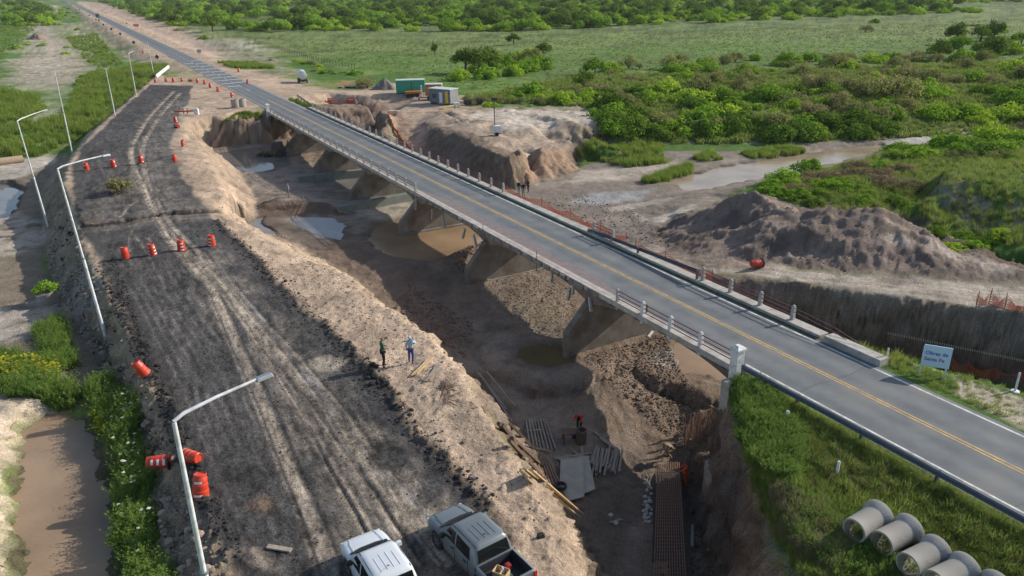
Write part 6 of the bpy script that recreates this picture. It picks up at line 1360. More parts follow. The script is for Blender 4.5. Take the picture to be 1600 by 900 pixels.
# white beam at junction, barricade
a_, b_ = GG(243, 122), GG(263, 108); d = b_-a_
e = empty('concrete_barrier', a_, math.atan2(d.y, d.x), 'long white concrete beam lying at the road junction beside the last lamp', 'barrier'); MB().prism([(0, 0), (0, .25), (.1, .8), (.3, .8), (.4, .25), (.4, 0)], 0, d.length, Matrix.Rotation(-math.pi/2, 4, 'Z')).obj('beam', M_WH, e)
p = GG(283, 178); e = empty('barricade', p, -.15, 'red and white wooden barricade beside the pit hollow', 'barricade')
MB().box((0, 0, 1.0), (3.3, .25, 1.08)).obj('board', M_WH, e); MB().box((-.8, -1.5, .5), (2.6, -1.45, .75), Matrix.Rotation(.35, 4, 'Z')).obj('board', M_OR, e); MB().box((3.2, -1.1, 0), (4.0, -.7, 1.1)).obj('post_box', M_WH, e, bevel=.03)
for x in (.4, 1.2, 2.9): MB().box((x, .05, 0), (x+.12, .17, 1.0)).obj('leg', M_DARK, e)
def barrier(a, b, w, h, label, rz=0):
    p = GG(a, b); e = empty('plastic_barrier', p, rz, label, 'barrier', 'red plastic water barriers'); MB().prism([(-.3, 0), (-.3, .3), (-.12, .5), (-.1, h), (.1, h), (.12, .5), (.3, .3), (.3, 0)], -w/2, w/2, Matrix.Rotation(math.pi/2, 4, 'Z')).obj('body', M_OR, e, bevel=.02); MB().box((-w*.3, -.13, h*.62), (w*.3, .13, h*.78)).obj('band', M_REFL, e)
barrier(516, 159, 1.1, 1.0, 'left red barrier at the rim of the hollow beyond the bridge'); barrier(549, 161, 1.6, 1.0, 'right red barrier at the rim of the hollow beyond the bridge'); barrier(213, 41.5, 3.0, 1.5, 'far red barrier on the right shoulder of the highway', .3); barrier(198, 37, 1.0, 1.0, 'tiny far barrier left of the far red one on the shoulder')
# far vehicle on the highway
p = RP(760, 31.6, .06); e = empty('dark_truck', p, YAW, 'tiny dark truck standing far up the highway', 'truck'); MB().box((-1.2, -3, .8), (1.2, 3, 3.0)).obj('cargo_box', M_DARK, e, bevel=.1); MB().box((-1.1, -4.6, .6), (1.1, -3.1, 2.5)).obj('cab', M_DARK, e, bevel=.2)
for x in (-1, 1):
    for y in (-3.8, 1.8): MB().lathe([(.45, -.15), (.45, .15)], 12, Matrix.Translation((x, y, .45)) @ Matrix.Rotation(math.pi/2, 4, 'Y')).obj('wheel', M_BLK, e)

# ---------------------------------------------------------------- safety nets
def net(pts, h, label, stakes=True, sag=.12, nrow=5, wt=.018, step=.42):
    e = empty('safety_net', pts[0], 0, label, 'safety net', 'orange safety nets'); o0 = Vector(pts[0]); mb = MB(); P = []
    for a, b in zip(pts[:-1], pts[1:]):
        n = max(1, int((Vector(b)-Vector(a)).length/step))
        for i in range(n): t = i/n; q = Vector(a).lerp(Vector(b), t); s_ = math.sin(t*math.pi)*sag; P.append((q-o0, s_))
    P.append((Vector(pts[-1])-o0, 0)); grid = []
    for q, s_ in P:
        hh = h*(1-s_*2)*rnd.uniform(.9, 1.05); off = Vector((rnd.uniform(-.12, .12), rnd.uniform(-.12, .12), 0))
        grid.append([q+off*(j/nrow)+Vector((0, 0, .03+hh*j/nrow)) for j in range(nrow+1)])
    def rib(a, b):
        u = (b-a); w = Vector((0, 0, wt)) if abs(u.normalized().z) < .8 else Vector((wt, 0, 0)); i = len(mb.v); mb.v += [tuple(a-w), tuple(a+w), tuple(b+w), tuple(b-w)]; mb.f.append((i, i+1, i+2, i+3)); mb.mi.append(0)
    for i in range(len(grid)):
        for j in range(nrow+1):
            if i+1 < len(grid):
                rib(grid[i][j], grid[i+1][j])
                if j < nrow: rib(grid[i][j], grid[i+1][j+1]); rib(grid[i+1][j], grid[i][j+1])
            if j < nrow: rib(grid[i][j], grid[i][j+1])
    mb.obj('mesh', M_NET, e)
    if stakes:
        for q in pts: MB().tube([Vector(q)-o0-Vector((0, 0, .2)), Vector(q)-o0+Vector((rnd.uniform(-.08, .08), rnd.uniform(-.08, .08), h+.25))], .025, 5).obj('stake', M_RAIL, e)
    return e
def gp(*l): return [GG(a, b) for a, b in l]
def rpz(*l):
    out = []
    for s, c in l: x, y = R(s, c); out.append(Vector((x, y, gz(x, y))))
    return out
net([RP(70, 38.7, -.1), RP(63, 39.1, -.15), RP(58, 39.2, -.1), RP(53, 39.1, -.05), RP(48.8, 38.8, 0)], 0.9, 'orange net sagging along the right side of the bridge where posts are missing', sag=.3, wt=.017, step=.4, nrow=4)
net([RP(47.5, 38.7, 0), RP(44, 39.0, -.1), RP(38.5, 38.9, 0)], 0.8, 'orange net behind the dark beam on the right kerb of the bridge', sag=.25, wt=.017, step=.4, nrow=4)
net(gp((1482, 572), (1510, 580), (1550, 588), (1600, 597), (1680, 612)), .95, 'orange net fence running right from the works sign', sag=.3, wt=.025)
net(gp((1525, 478), (1545, 474), (1570, 482), (1610, 490)), 1.0, 'orange net on the terrace edge at the far right', sag=.3)
net(gp((606, 178), (612, 196), (622, 212), (634, 228), (648, 240)), .9, 'orange net down the side of the dirt ramp beside the bridge', sag=.2, wt=.04)
net(gp((500, 160), (542, 160), (565, 160), (590, 170), (618, 178)), .55, 'faint orange net round the hollow past the bridge', sag=.3, wt=.01, nrow=2, step=.8)
p = GG(614, 178); e = empty('concrete_block', p, .3, 'pale square concrete block at the top of the netted ramp', 'block'); MB().box((-.8, -.5, 0), (.8, .5, .7)).obj('block', M_CONC, e, bevel=.05)

# ---------------------------------------------------------------- concrete pipes
M_PIPE = mat('cast_concrete_pipe', (.33, .315, .28), rough=.9, var=.15, vscale=2, bump=.01, bscale=14, dirt=(.25, .215, .17), dscale=1.0)
def pipe_mesh(L_, r):
    return MB().lathe([(r, 0), (r, L_-.42), (r*1.03, L_-.38), (r*1.27, L_-.18), (r*1.3, L_), (r*1.04, L_), (r*1.02, L_-.2), (r*.84, L_-.3), (r*.84, 0), (r, 0)], 32, close=False).mesh('pipe_wall', M_PIPE, smooth=35)
pm_ = pipe_mesh(1.75, .52)
m_fill = mat('soil_in_pipe', (.16, .12, .085), rough=1, var=.3, vscale=6, bump=.03, bscale=12)
def pipe(a, b, c_, d_, label, me=pm_, r=.52, dz=0):
    pa = GG(a, b+8); pb_ = GG(c_, d_+10); zc = (pa.z+pb_.z)/2+r+.05+dz; A3 = Vector(W(a, b, zc)+(zc,)); B3 = Vector(W(c_, d_, zc)+(zc,)); q = (B3-A3).to_track_quat('Z', 'Y')
    e = empty('concrete_pipe', A3, 0, label, 'concrete pipe', 'concrete pipes lying in a row', rot=q.to_euler()); link('pipe_wall', me, e); return (B3-A3).length
for k, (a, b, c_, d_) in enumerate(((1334, 829, 1371, 806), (1377, 849, 1416, 829), (1418, 884, 1461, 862), (1460, 912, 1503, 891), (1512, 944, 1553, 920))):
    pl_ = pipe(a, b, c_, d_, ('first', 'second', 'third', 'fourth', 'fifth')[k]+' concrete pipe counted from the left in the row on the grass')
print('pipe len', pl_)
for x, y, w in ((368.5, 168, 'left'), (378.5, 167, 'right')):
    p = GG(x, y); e = empty('concrete_ring', p, 0, w+' of two upright concrete rings at the far bridge end', 'concrete ring', 'upright concrete rings'); MB().lathe([(.75, 0), (.75, 1.5), (.6, 1.5), (.6, .05)], 20, close=False).obj('ring_wall', M_PIPE, e, smooth=35)
p = GG(2, 266); e = empty('culvert_pipe', p+Vector((-.4, 0, .75)), 0, 'black ribbed culvert pipe poking out of the reeds at the left edge', 'culvert pipe', rot=(math.pi/2, 0, -.9)); MB().lathe([(.8, 0), (.86, .1)]+[((.8 if k % 2 else .86), .1+.12*k) for k in range(1, 22)]+[(.7, 2.6), (.7, 0), (.8, 0)], 20, close=False).obj('pipe_wall', M_BLK, e)
p = GG(20, 255); e = empty('concrete_pipe', p+Vector((0, 0, .5)), 0, 'tan concrete pipe behind the black culvert at the left edge', 'concrete pipe', rot=(math.pi/2, 0, -.9)); MB().lathe([(.62, -1.5), (.62, 2), (.5, 2), (.5, -1.5), (.62, -1.5)], 20, close=False).obj('pipe_wall', mat('sandy_concrete', (.4, .3, .2), rough=.9, var=.2), e, smooth=35)
p = GG(79, 474); e = empty('concrete_pot', p-Vector((0, 0, .1)), 0, 'broken cone-shaped concrete pot with a plant growing out, left of the old road', 'concrete pot', rot=(.12, -.1, 0)); MB().lathe([(.42, 0), (.78, 1.25), (.72, 1.25), (.68, 1.05), (.1, 1.0)], 18).obj('pot', M_PIPE, e, smooth=40)
for o in list(col.objects):
    if o.get('label', '').startswith('leafy green plant growing out'): o.location = p+Vector((-.2, .1, 1.05)); o.scale = [v*1.0 for v in o.scale]

# ---------------------------------------------------------------- camp beyond the bridge
def corrug(w, h, n, dep, m, name, par, M_):
    mb = MB(); vs = []; fs = []
    for i in range(n*4+1):
        x = w*i/(n*4); y = -dep if (i % 4) in (1, 2) else 0; vs += [(x, y, 0), (x, y, h)]
        if i: fs.append((2*i-2, 2*i, 2*i+1, 2*i-1))
    mb.add([M_ @ Vector(v) for v in vs], fs); return mb.obj(name, m, par)
def container(p, an, L_, Wd, h, m, mroof, label, z0=.15, doors=False, ends=None, name='site_container'):
    e = empty(name, p, an, label, 'container'); corrug(L_, h, int(L_*4), .035, m, 'side_panel', e, Matrix.Translation((0, 0, z0))); corrug(L_, h, int(L_*4), .035, m, 'side_panel', e, Matrix.Translation((L_, Wd, z0)) @ Matrix.Rotation(math.pi, 4, 'Z'))
    corrug(Wd, h, int(Wd*4), .035, ends or m, 'end_panel', e, Matrix.Translation((L_, 0, z0)) @ Matrix.Rotation(math.pi/2, 4, 'Z')); corrug(Wd, h, int(Wd*4), .035, ends or m, 'end_panel', e, Matrix.Translation((0, Wd, z0)) @ Matrix.Rotation(-math.pi/2, 4, 'Z'))
    MB().box((-.05, -.06, z0+h), (L_+.05, Wd+.06, z0+h+.12)).obj('roof', mroof, e, bevel=.02); MB().box((-.03, -.04, z0-.12), (L_+.03, Wd+.04, z0)).obj('floor_frame', m, e)
    for x in (-.02, L_-.1):
        for y in (-.045, Wd-.07): MB().box((x, y, z0), (x+.12, y+.12, z0+h)).obj('corner_post', m, e)
    return e
M_GRN = mat('green_painted_steel', (.035, .30, .21), rough=.5, var=.12, vscale=2); M_GRNR = mat('pale_roof', (.50, .56, .54), rough=.5, var=.15); M_BLU = mat('blue_grey_steel', (.13, .17, .20), rough=.5, var=.2, vscale=2); M_CORR = mat('corrugated_zinc', (.38, .40, .41), rough=.45, metal=.3, var=.15)
M_ORY = mat('orange_painted_steel', (.50, .20, .035), rough=.55, var=.2, vscale=2, dirt=(.30, .12, .05), dscale=2); M_YL = mat('yellow_plastic', (.62, .45, .04), rough=.5)
pg = GG(619.5, 147); dg_ = math.hypot(pg.x, pg.y)/FPX
L_ = 42*dg_*1.02; h_ = 17.5*dg_*1.0
e = container(pg, .10, L_, 2.4, h_*.98, M_GRN, M_GRNR, 'long green container office standing on its chassis at the camp', z0=.35)
MB().box((L_*.53, -.06, .35), (L_*.55, -.01, h_+.3)).obj('door_seam', M_DARK, e)
for x in (.9, L_-1): MB().box((x, .1, -.2), (x+.3, 2.3, .24)).obj('support', M_DARK, e)
def wheel_(par, x, y, r, w=.24, nm='wheel'):
    MB().lathe([(r*.5, -w/2), (r*.95, -w/2), (r, -w*.35), (r, w*.35), (r*.95, w/2), (r*.5, w/2)], 18, Matrix.Translation((x, y, r)) @ Matrix.Rotation(math.pi/2, 4, 'X')).obj(nm, M_BLK, par, smooth=40)
p = GG(633, 153); s_ = math.hypot(p.x, p.y)/FPX
e = empty('flatbed_trailer', p, .12, 'low orange flatbed trailer parked in front of the green container', 'trailer'); MB().box((0, 0, 1.0), (24*s_, 2.2, 1.35)).obj('bed', M_ORY, e, bevel=.03); MB().box((.0, .4, .7), (24*s_, 1.7, .95)).obj('chassis', M_ORY, e); MB().tube([(24*s_, 1.1, .8), (24*s_+1.6, 1.1, .7)], .08, 6).obj('drawbar', M_ORY, e)
for x in (.6, 1.5, 24*s_-.7):
    for y in (.2, 2.0): wheel_(e, x, y, .42)
p = GG(665, 157); s_ = math.hypot(p.x, p.y)/FPX
e = empty('box_trailer', p, -.02, 'orange box trailer half hidden behind the grey cabin', 'trailer'); MB().box((0, 0, .9), (25*s_, 2.3, .9+2.2)).obj('body', M_ORY, e, bevel=.04); MB().box((-.05, -.05, 3.1), (25*s_+.05, 2.35, 3.2)).obj('roof', M_GRNR, e)
for x in (.8, 1.8, 25*s_-.8):
    for y in (.1, 2.2): wheel_(e, x, y, .48)
p = GG(704, 165); pl = GG(682, 160.5); pr = GG(719, 162); d1 = pl-p; d1.z = 0; d2 = pr-p; d2.z = 0
an = math.atan2(d1.y, d1.x); Lg = min(6.2, d1.length); Wg = 2.5; hg = 20.5*math.hypot(p.x, p.y)/FPX
e = container(p, an+math.pi, Lg, Wg, hg, M_BLU, M_GRNR, 'blue-grey cabin with open door at the camp, zinc end wall facing right', z0=.3) if False else None
e = empty('site_cabin', p, math.atan2(d2.y, d2.x), 'blue-grey cabin with open door and zinc end wall at the camp', 'cabin')
corrug(Wg, hg, 10, .04, M_CORR, 'end_panel', e, Matrix.Translation((0, 0, .3))); corrug(Lg, hg, 24, .03, M_BLU, 'side_panel', e, Matrix.Translation((0, Lg, .3)) @ Matrix.Rotation(-math.pi/2, 4, 'Z')); corrug(Lg, hg, 24, .03, M_BLU, 'side_panel', e, Matrix.Translation((Wg, 0, .3)) @ Matrix.Rotation(math.pi/2, 4, 'Z')); corrug(Wg, hg, 10, .04, M_BLU, 'end_panel', e, Matrix.Translation((Wg, Lg, .3)) @ Matrix.Rotation(math.pi, 4, 'Z'))
MB().box((-.15, -.15, hg+.3), (Wg+.15, Lg+.15, hg+.42)).obj('roof', M_GRNR, e, bevel=.02)
MB().box((-.09, .5, .35), (-.05, 1.2, hg)).obj('door', M_YL, e); MB().box((-.09, 1.9, .35), (-.05, 2.7, hg*.9)).obj('door', M_WH, e); MB().box((-.08, 3.4, 1.2), (-.05, 4.4, 2.0)).obj('window', M_DARK, e)
for y in (.4, Lg-.6): MB().box((0, y, -.2), (Wg, y+.3, .3)).obj('support', M_DARK, e)
p = GG(709, 168); e = empty('water_box', p, .1, 'small pale box in front of the cabin end wall', 'box'); MB().box((0, 0, 0), (1.2, .8, .8)).obj('body', M_WH, e, bevel=.05)
p = GG(691, 171); e = empty('yellow_boat', p, .25, 'low yellow tray lying in front of the cabin', 'tray'); MB().prism([(0, .35), (.3, 0), (2.6, 0), (3.0, .4), (2.8, .4), (2.5, .12), (.4, .12), (.2, .35)], 0, 1.0).obj('hull', M_YL, e, bevel=.03)
for a, b, w in ((731, 164, 'left'), (748, 163, 'right')):
    p = GG(a, b); e = empty('steel_drum', p, 0, w+' of two dark tanks on the edge of the camp', 'tank', 'dark tanks by the camp'); MB().lathe([(.5, -.8), (.5, .8)], 14, Matrix.Translation((0, 0, .7)) @ Matrix.Rotation(math.pi/2, 4, 'Y')).obj('drum', M_DARK, e, smooth=40); MB().box((-.6, -.3, 0), (.6, .3, .3)).obj('cradle', M_RAIL, e)
p = GG(659, 153); e = empty('white_post', p, 0, 'white upright board between the orange trailers', 'board'); MB().box((-.15, -.1, 0), (.15, .1, 2.6)).obj('board', M_WH, e); MB().box((-.6, -.4, 0), (1.6, .2, .35)).obj('base', M_CONC, e)
p = GG(655, 156); e = empty('traffic_cone', p, 0, 'small orange cone beside the flatbed trailer', 'cone'); MB().lathe([(.2, 0), (.04, .75)], 12).obj('cone', M_OR, e); MB().box((-.25, -.25, 0), (.25, .25, .04)).obj('base', M_OR, e)
# lighting tower
p = GG(777, 211); s_ = math.hypot(p.x, p.y)/FPX
e = empty('lighting_tower', p, .12, 'white towed lighting tower with raised mast on the dirt plateau', 'lighting tower'); wd = 13.5*s_
MB().prism([(-wd/2, .45), (-wd/2, 1.15), (-wd*.38, 1.5), (wd*.38, 1.5), (wd/2, 1.15), (wd/2, .45)], -.5, .5).obj('housing', M_WH, e, bevel=.05)
MB().box((-wd*.4, -.45, .3), (wd*.4, .45, .5)).obj('chassis', M_DARK, e)
for y in (-.5, .5): wheel_(e, -.1, y, .3, .18)
MB().tube([(-.35, 0, 1.4), (-.35, 0, 5.4)], .07, 8).obj('mast', M_DARK, e); MB().box((-.75, -.1, 5.2), (.05, .1, 5.6)).obj('lamp_bar', M_DARK, e); MB().tube([(-wd/2, 0, .5), (-wd/2-.8, 0, .4)], .04, 6).obj('drawbar', M_DARK, e)
# tank trailer
p = GG(476, 130.5); q_ = GG(462, 124); s_ = math.hypot(p.x, p.y)/FPX; u = (q_-p); u.z = 0; an = math.atan2(1, -.32)
e = empty('tank_trailer', p+Vector((-.3, 0, 0)), an, 'silver water tank trailer parked on the shoulder beyond the bridge', 'trailer')
MB().lathe([(.05, 0), (.8, .02), (1.0, .12), (1.0, 4.6), (.8, 4.75), (.05, 4.8)], 22, Matrix.Translation((-.1, 0, 1.95)) @ Matrix.Rotation(math.pi/2, 4, 'Y')).obj('tank', mat('silver_tank', (.55, .58, .60), rough=.35, metal=.25, var=.12), e, smooth=50)
MB().box((0, -.8, .75), (4.6, .8, .95)).obj('chassis', M_DARK, e)
for x in (.5, 4.0):
    for y in (-.95, .95): wheel_(e, x, y, .5, .3)
MB().box((-.1, -.9, .5), (.05, .9, .8)).obj('rear_bumper', M_DARK, e)

# spoil and gravel heaps
def heap(a, b, wpx, hpx, m, label, name='dirt_pile', n=26, el=1.0):
    p = GG(a, b); s_ = math.hypot(p.x, p.y)/FPX; R_ = wpx*s_/2; H_ = hpx*s_*1.05; vs = [(0, 0, H_)]; fs = []; nr_ = 14
    for i in range(1, nr_+1):
        for k in range(n*2):
            an = math.pi*k/n; r = R_*i/nr_*(1+.12*math.sin(3*an+a)+.07*math.sin(7*an)); x = r*math.cos(an); y = r*math.sin(an)*el
            z = H_*(1-(i/nr_)**1.15)+.13*R_*float(fbm(x/R_*3+a, y/R_*3, 1, 3, 4))*min(1, (nr_-i)/4); vs.append((x, y, z-.08))
            k2 = (k+1) % (n*2)
            if i == 1: fs.append((0, 1+k, 1+k2))
            else: o = 1+(i-2)*n*2; fs.append((o+k, o+n*2+k, o+n*2+k2, o+k2))
    o = MB().add(vs, fs).obj(name, m, None, smooth=60); o.location = p+Vector((0, R_*.5*el, -.1)); tag(o, label, 'heap', 'earth heaps'); return o
M_GRAV = mat('grey_gravel', (.17, .15, .135), rough=1, var=.3, vscale=2, bump=.08, bscale=5); M_DIRT = mat('loose_earth', (.22, .165, .12), rough=1, var=.3, vscale=2, bump=.08, bscale=4)
heap(600, 140, 40, 17, M_GRAV, 'grey gravel heap left of the green container'); heap(54, 62, 26, 8, M_DIRT, 'nearer brown earth heap on the far dirt lot at left'); heap(71, 30, 20, 5.5, M_DIRT, 'farther brown earth heap on the dirt lot at left'); heap(424, 95, 18, 5, M_DIRT, 'small earth heap near the tank trailer')
# broken concrete and tarpaulin rubble
rub = []
p0 = GG(548, 137)
mrub = mat('pinkish_rubble', (.27, .205, .19), rough=.95, var=.3, vscale=3, bump=.03, bscale=6)
e = empty('rubble_heap', p0, 0, 'low heap of pinkish broken slabs beside the camp entrance', 'rubble')
for k in range(34):
    x = rnd.uniform(-3.4, 3.4); y = rnd.uniform(-.8, 1.4); M_ = Matrix.Translation((x, y, .12+rnd.random()*.45*(1-abs(x)/4))) @ Matrix.Rotation(rnd.random()*6, 4, 'Z') @ Matrix.Rotation(rnd.uniform(-.5, .5), 4, 'X')
    MB().box((-.5*rnd.random()-.15, -.25, -.08), (.6*rnd.random()+.1, .3, .1), M_).obj('slab', mrub, e)
# pasture fence
fa = [GG(398, 67), GG(420, 73), GG(450, 82), GG(490, 94), GG(535, 104), GG(560, 110)]
e = empty('wire_fence', fa[0], 0, 'old post and wire fence slanting along the pasture edge', 'fence'); mfp = mat('grey_fence_wood', (.12, .10, .085), rough=.95); o0 = fa[0]; pm2 = MB().box((-.07, -.07, -.2), (.07, .07, 1.5)).mesh('fence_post', mfp); pts_ = []
for a_, b_ in zip(fa[:-1], fa[1:]):
    n = int((b_-a_).length/2.6)
    for i in range(n):
        q = a_.lerp(b_, i/n); q.z = gz(q.x, q.y); pts_.append(q-o0); o = link('fence_post', pm2, e); o.location = q-o0
for z in (.5, .9, 1.3): MB().tube([q+Vector((0, 0, z)) for q in pts_], .012, 3).obj('wire', mfp, e)

# ---------------------------------------------------------------- rebar, timber and gear in the pit
M_RUST = mat('rusty_rebar', (.30, .18, .12), rough=.85, var=.35, vscale=5); M_WOOD = mat('weathered_boards', (.30, .25, .20), rough=.9, var=.25, vscale=4); M_WOODY = mat('fresh_yellow_boards', (.58, .42, .23), rough=.8, var=.2, vscale=4); M_TIM = mat('dark_timber', (.14, .09, .06), rough=.9, var=.3, vscale=3); M_PLY = mat('grey_plywood', (.34, .31, .26), rough=.8, var=.12, vscale=2, dirt=(.42, .37, .28), dscale=1.2)
zc = GG(1045, 830).z+.95
def Wz(a, b, z): return Vector(W(a, b, z)+(z,))
a0, a1, b0, b1 = Wz(1028, 722, zc), Wz(1061, 722, zc), Wz(1020, 960, zc), Wz(1075, 960, zc)
e = empty('rebar_cage', a0, 0, 'long rusty rebar cage laid along the pit floor beside the orange worker', 'rebar cage')
nb = 13
for k in range(nb):
    t = k/(nb-1)
    for dz in (0, -.75):
        if dz and k not in (0, 3, 6, 9, 12): continue
        MB().tube([a0.lerp(a1, t)-a0+Vector((0, 0, dz+rnd.uniform(-.02, .02))), (a0.lerp(a1, t).lerp(b0.lerp(b1, t), .5))-a0+Vector((0, 0, dz)), b0.lerp(b1, t)-a0+Vector((0, 0, dz))], .02, 4).obj('bar', M_RUST, e)
Lc = (b0-a0).length; ns_ = int(Lc/.28)
sm_ = None
for k in range(ns_):
    t = k/ns_; l_ = a0.lerp(b0, t)-a0; r_ = a1.lerp(b1, t)-a0
    MB().tube([l_, r_, r_+Vector((0, 0, -.75)), l_+Vector((0, 0, -.75)), l_], .012, 4).obj('stirrup', M_RUST, e)
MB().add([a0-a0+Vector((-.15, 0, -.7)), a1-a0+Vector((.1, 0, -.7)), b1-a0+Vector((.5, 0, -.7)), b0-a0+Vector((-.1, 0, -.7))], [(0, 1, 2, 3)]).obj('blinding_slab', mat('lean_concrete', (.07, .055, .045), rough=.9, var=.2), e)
def grid_mat(P, nu, nv, label, r=.014, name='rebar_mesh'):
    """P: four corners; bars both ways"""
    e = empty(name, P[0], 0, label, 'rebar'); o0 = P[0]
    for i in range(nu+1): t = i/nu; MB().tube([P[0].lerp(P[1], t)-o0, P[3].lerp(P[2], t)-o0], r, 4).obj('bar', M_RUST, e)
    for i in range(nv+1): t = i/nv; MB().tube([P[0].lerp(P[3], t)-o0, P[1].lerp(P[2], t)-o0], r, 4).obj('cross_bar', M_RUST, e)
    return e
grid_mat([Wz(1066, 708, -7.9), Wz(1129, 672, -7.2), Wz(1128, 722, -7.6), Wz(1068, 752, -8.2)], 22, 12, 'sloping rebar mat tied between the cage and the abutment wall')
# starter bars standing in rows by the abutment
e = empty('starter_bars', Wz(1070, 690, -7), 0, 'dense rows of upright rebar starters beside the abutment', 'rebar'); o0 = e.location
for i in range(22):
    for j in range(3):
        q = Wz(1068+i*2.8+rnd.uniform(-1, 1), 692-i*.9-j*9, -6.9); MB().tube([q-o0-Vector((0, 0, .5)), q-o0+Vector((rnd.uniform(-.05, .05), rnd.uniform(-.05, .05), .9+rnd.random()*.4))], .018, 4).obj('bar', M_RUST, e)
# rebar line at the foot of the right bank
e = empty('rebar_wall', Wz(1400, 535, -4.5), 0, 'long row of upright rebar with hooked tips along the foot of the right bank', 'rebar'); o0 = e.location; m_dbar = mat('dark_rusty_bar', (.10, .062, .048), rough=.9, var=.2); mtip = mat('pale_bar_tips', (.5, .45, .38), rough=.8)
for i in range(64):
    t = i/63; q = Wz(1388+230*t, 522+47*t, -3.2); zb = -5.8
    MB().tube([(q.x-o0.x, q.y-o0.y, zb-o0.z), (q.x-o0.x, q.y-o0.y, q.z-o0.z)], .022, 4).obj('bar', m_dbar, e)
    MB().tube([(q.x-o0.x, q.y-o0.y, q.z-o0.z), (q.x-o0.x-.1, q.y-o0.y-.12, q.z-o0.z+.2)], .03, 4).obj('hooked_tip', mtip, e)
mb = MB(); a_, b_ = Wz(1385, 560, -5.2), Wz(1630, 620, -5.2)
def bar_pile(name, lst, w, h, m, label, cat, group=None, part='board', z=None, lift=.06):
    p0 = GG(*lst[0][0]) if z is None else Wz(*lst[0][0], z)
    e = empty(name, p0, 0, label, cat, group)
    for k, (A_, B_) in enumerate(lst):
        a = GG(*A_) if z is None else Wz(*A_, z); b = GG(*B_) if z is None else Wz(*B_, z); a.z += lift+h*.6*(k % 3); b.z += lift+h*.6*(k % 3); d = b-a; L0 = d.length
        M_ = Matrix.Translation(a-p0) @ d.to_track_quat('X', 'Z').to_matrix().to_4x4(); MB().box((0, -w/2, -h/2), (L0, w/2, h/2), M_).obj(part, m, e)
    return e
bar_pile('steel_bar_stack', [((822+k*4.4, 655+rnd.uniform(-1, 3)), (829+k*5.6, 705-k*.6)) for k in range(8)], .09, .09, M_WOOD, 'bundle of long grey props laid side by side in the pit', 'props', part='prop', lift=.12)
bar_pile('steel_bar_stack', [((838+k*4.0, 715+rnd.uniform(-1, 3)), (864+k*4.4, 792-k*2)) for k in range(6)], .08, .08, M_RUST, 'rusty bars running down behind the yellow planks', 'bars', part='bar')
bar_pile('spacer_sticks', [((826, 704), (862, 704)), ((836, 746), (856, 746)), ((826, 673), (846, 674))], .06, .06, M_WOODY, 'three pale cross sticks under the bars in the pit', 'sticks', lift=.16)
bar_pile('timber_pile', [((779, 662), (822, 712)), ((784, 668), (830, 722)), ((790, 665), (838, 716)), ((800, 690), (848, 738)), ((796, 700), (842, 742))], .2, .14, M_TIM, 'dark heavy timbers leaning on the pit slope above the bars', 'timbers', lift=.45)
bar_pile('plank_pile', [((815, 753), (896, 826)), ((820, 751), (903, 820)), ((830, 757), (909, 816)), ((822, 760), (880, 812))], .24, .06, M_WOODY, 'fresh yellow planks sliding down the pit slope', 'planks', lift=.5)
bar_pile('pole_pair', [((928, 676), (969, 706)), ((937, 687), (966, 707))], .12, .1, M_WOOD, 'two long grey poles slanting above the log pile', 'poles')
bar_pile('board_pile', [((866, 714), (925, 708)), ((872, 718), (915, 717)), ((880, 712), (922, 716)), ((896, 704), (918, 722)), ((909, 700), (911, 728)), ((876, 722), (908, 720))], .2, .05, M_WOOD, 'loose grey boards strewn behind the plywood sheets', 'boards')
lg = []
for k in range(22):
    x = 922+k*2.1+rnd.uniform(-1, 1); y = 703+rnd.uniform(-3, 4); lg.append(((x+rnd.uniform(2, 8), y), (x-rnd.uniform(-3, 6), y+22+rnd.uniform(0, 20))))
bar_pile('log_pile', lg, .13, .13, M_WOOD, 'heap of short grey posts piled in the middle of the pit', 'posts', part='post')
for (P_, lb) in (([(876, 728), (911, 726), (913, 781), (873, 778)], 'larger grey plywood sheet lying in the pit with a tyre at its edge'), ([(905, 723), (919, 724), (930, 770), (903, 776)], 'smaller plywood sheet tucked under the larger one')):
    q = [GG(*a) for a in P_]; zt = max(v.z for v in q)+(.12 if 'larger' in lb else .05); c0 = q[0].copy(); e = empty('plywood_sheet', Vector((c0.x, c0.y, zt)), 0, lb, 'plywood sheet', 'plywood sheets')
    vs = [Vector((v.x, v.y, zt))-e.location for v in q]; MB().add(vs+[v+Vector((0, 0, .03)) for v in vs], [(0, 1, 2, 3), (4, 5, 6, 7), (0, 1, 5, 4), (1, 2, 6, 5), (2, 3, 7, 6), (3, 0, 4, 7)]).obj('sheet', M_PLY, e)
def tyre(p, label, r=.38):
    e = empty('tyre', p, 0, label, 'tyre'); o = MB().lathe([(r*.62, 0), (r*.9, -.0), (r, .05), (r, .15), (r*.9, .2), (r*.62, .2), (r*.58, .1), (r*.62, 0)], 22, close=False).obj('tread', M_BLK, e, smooth=50)
p = GG(876, 763); tyre(Vector((p.x, p.y, p.z+.18)), 'old tyre lying on the corner of the plywood sheet')
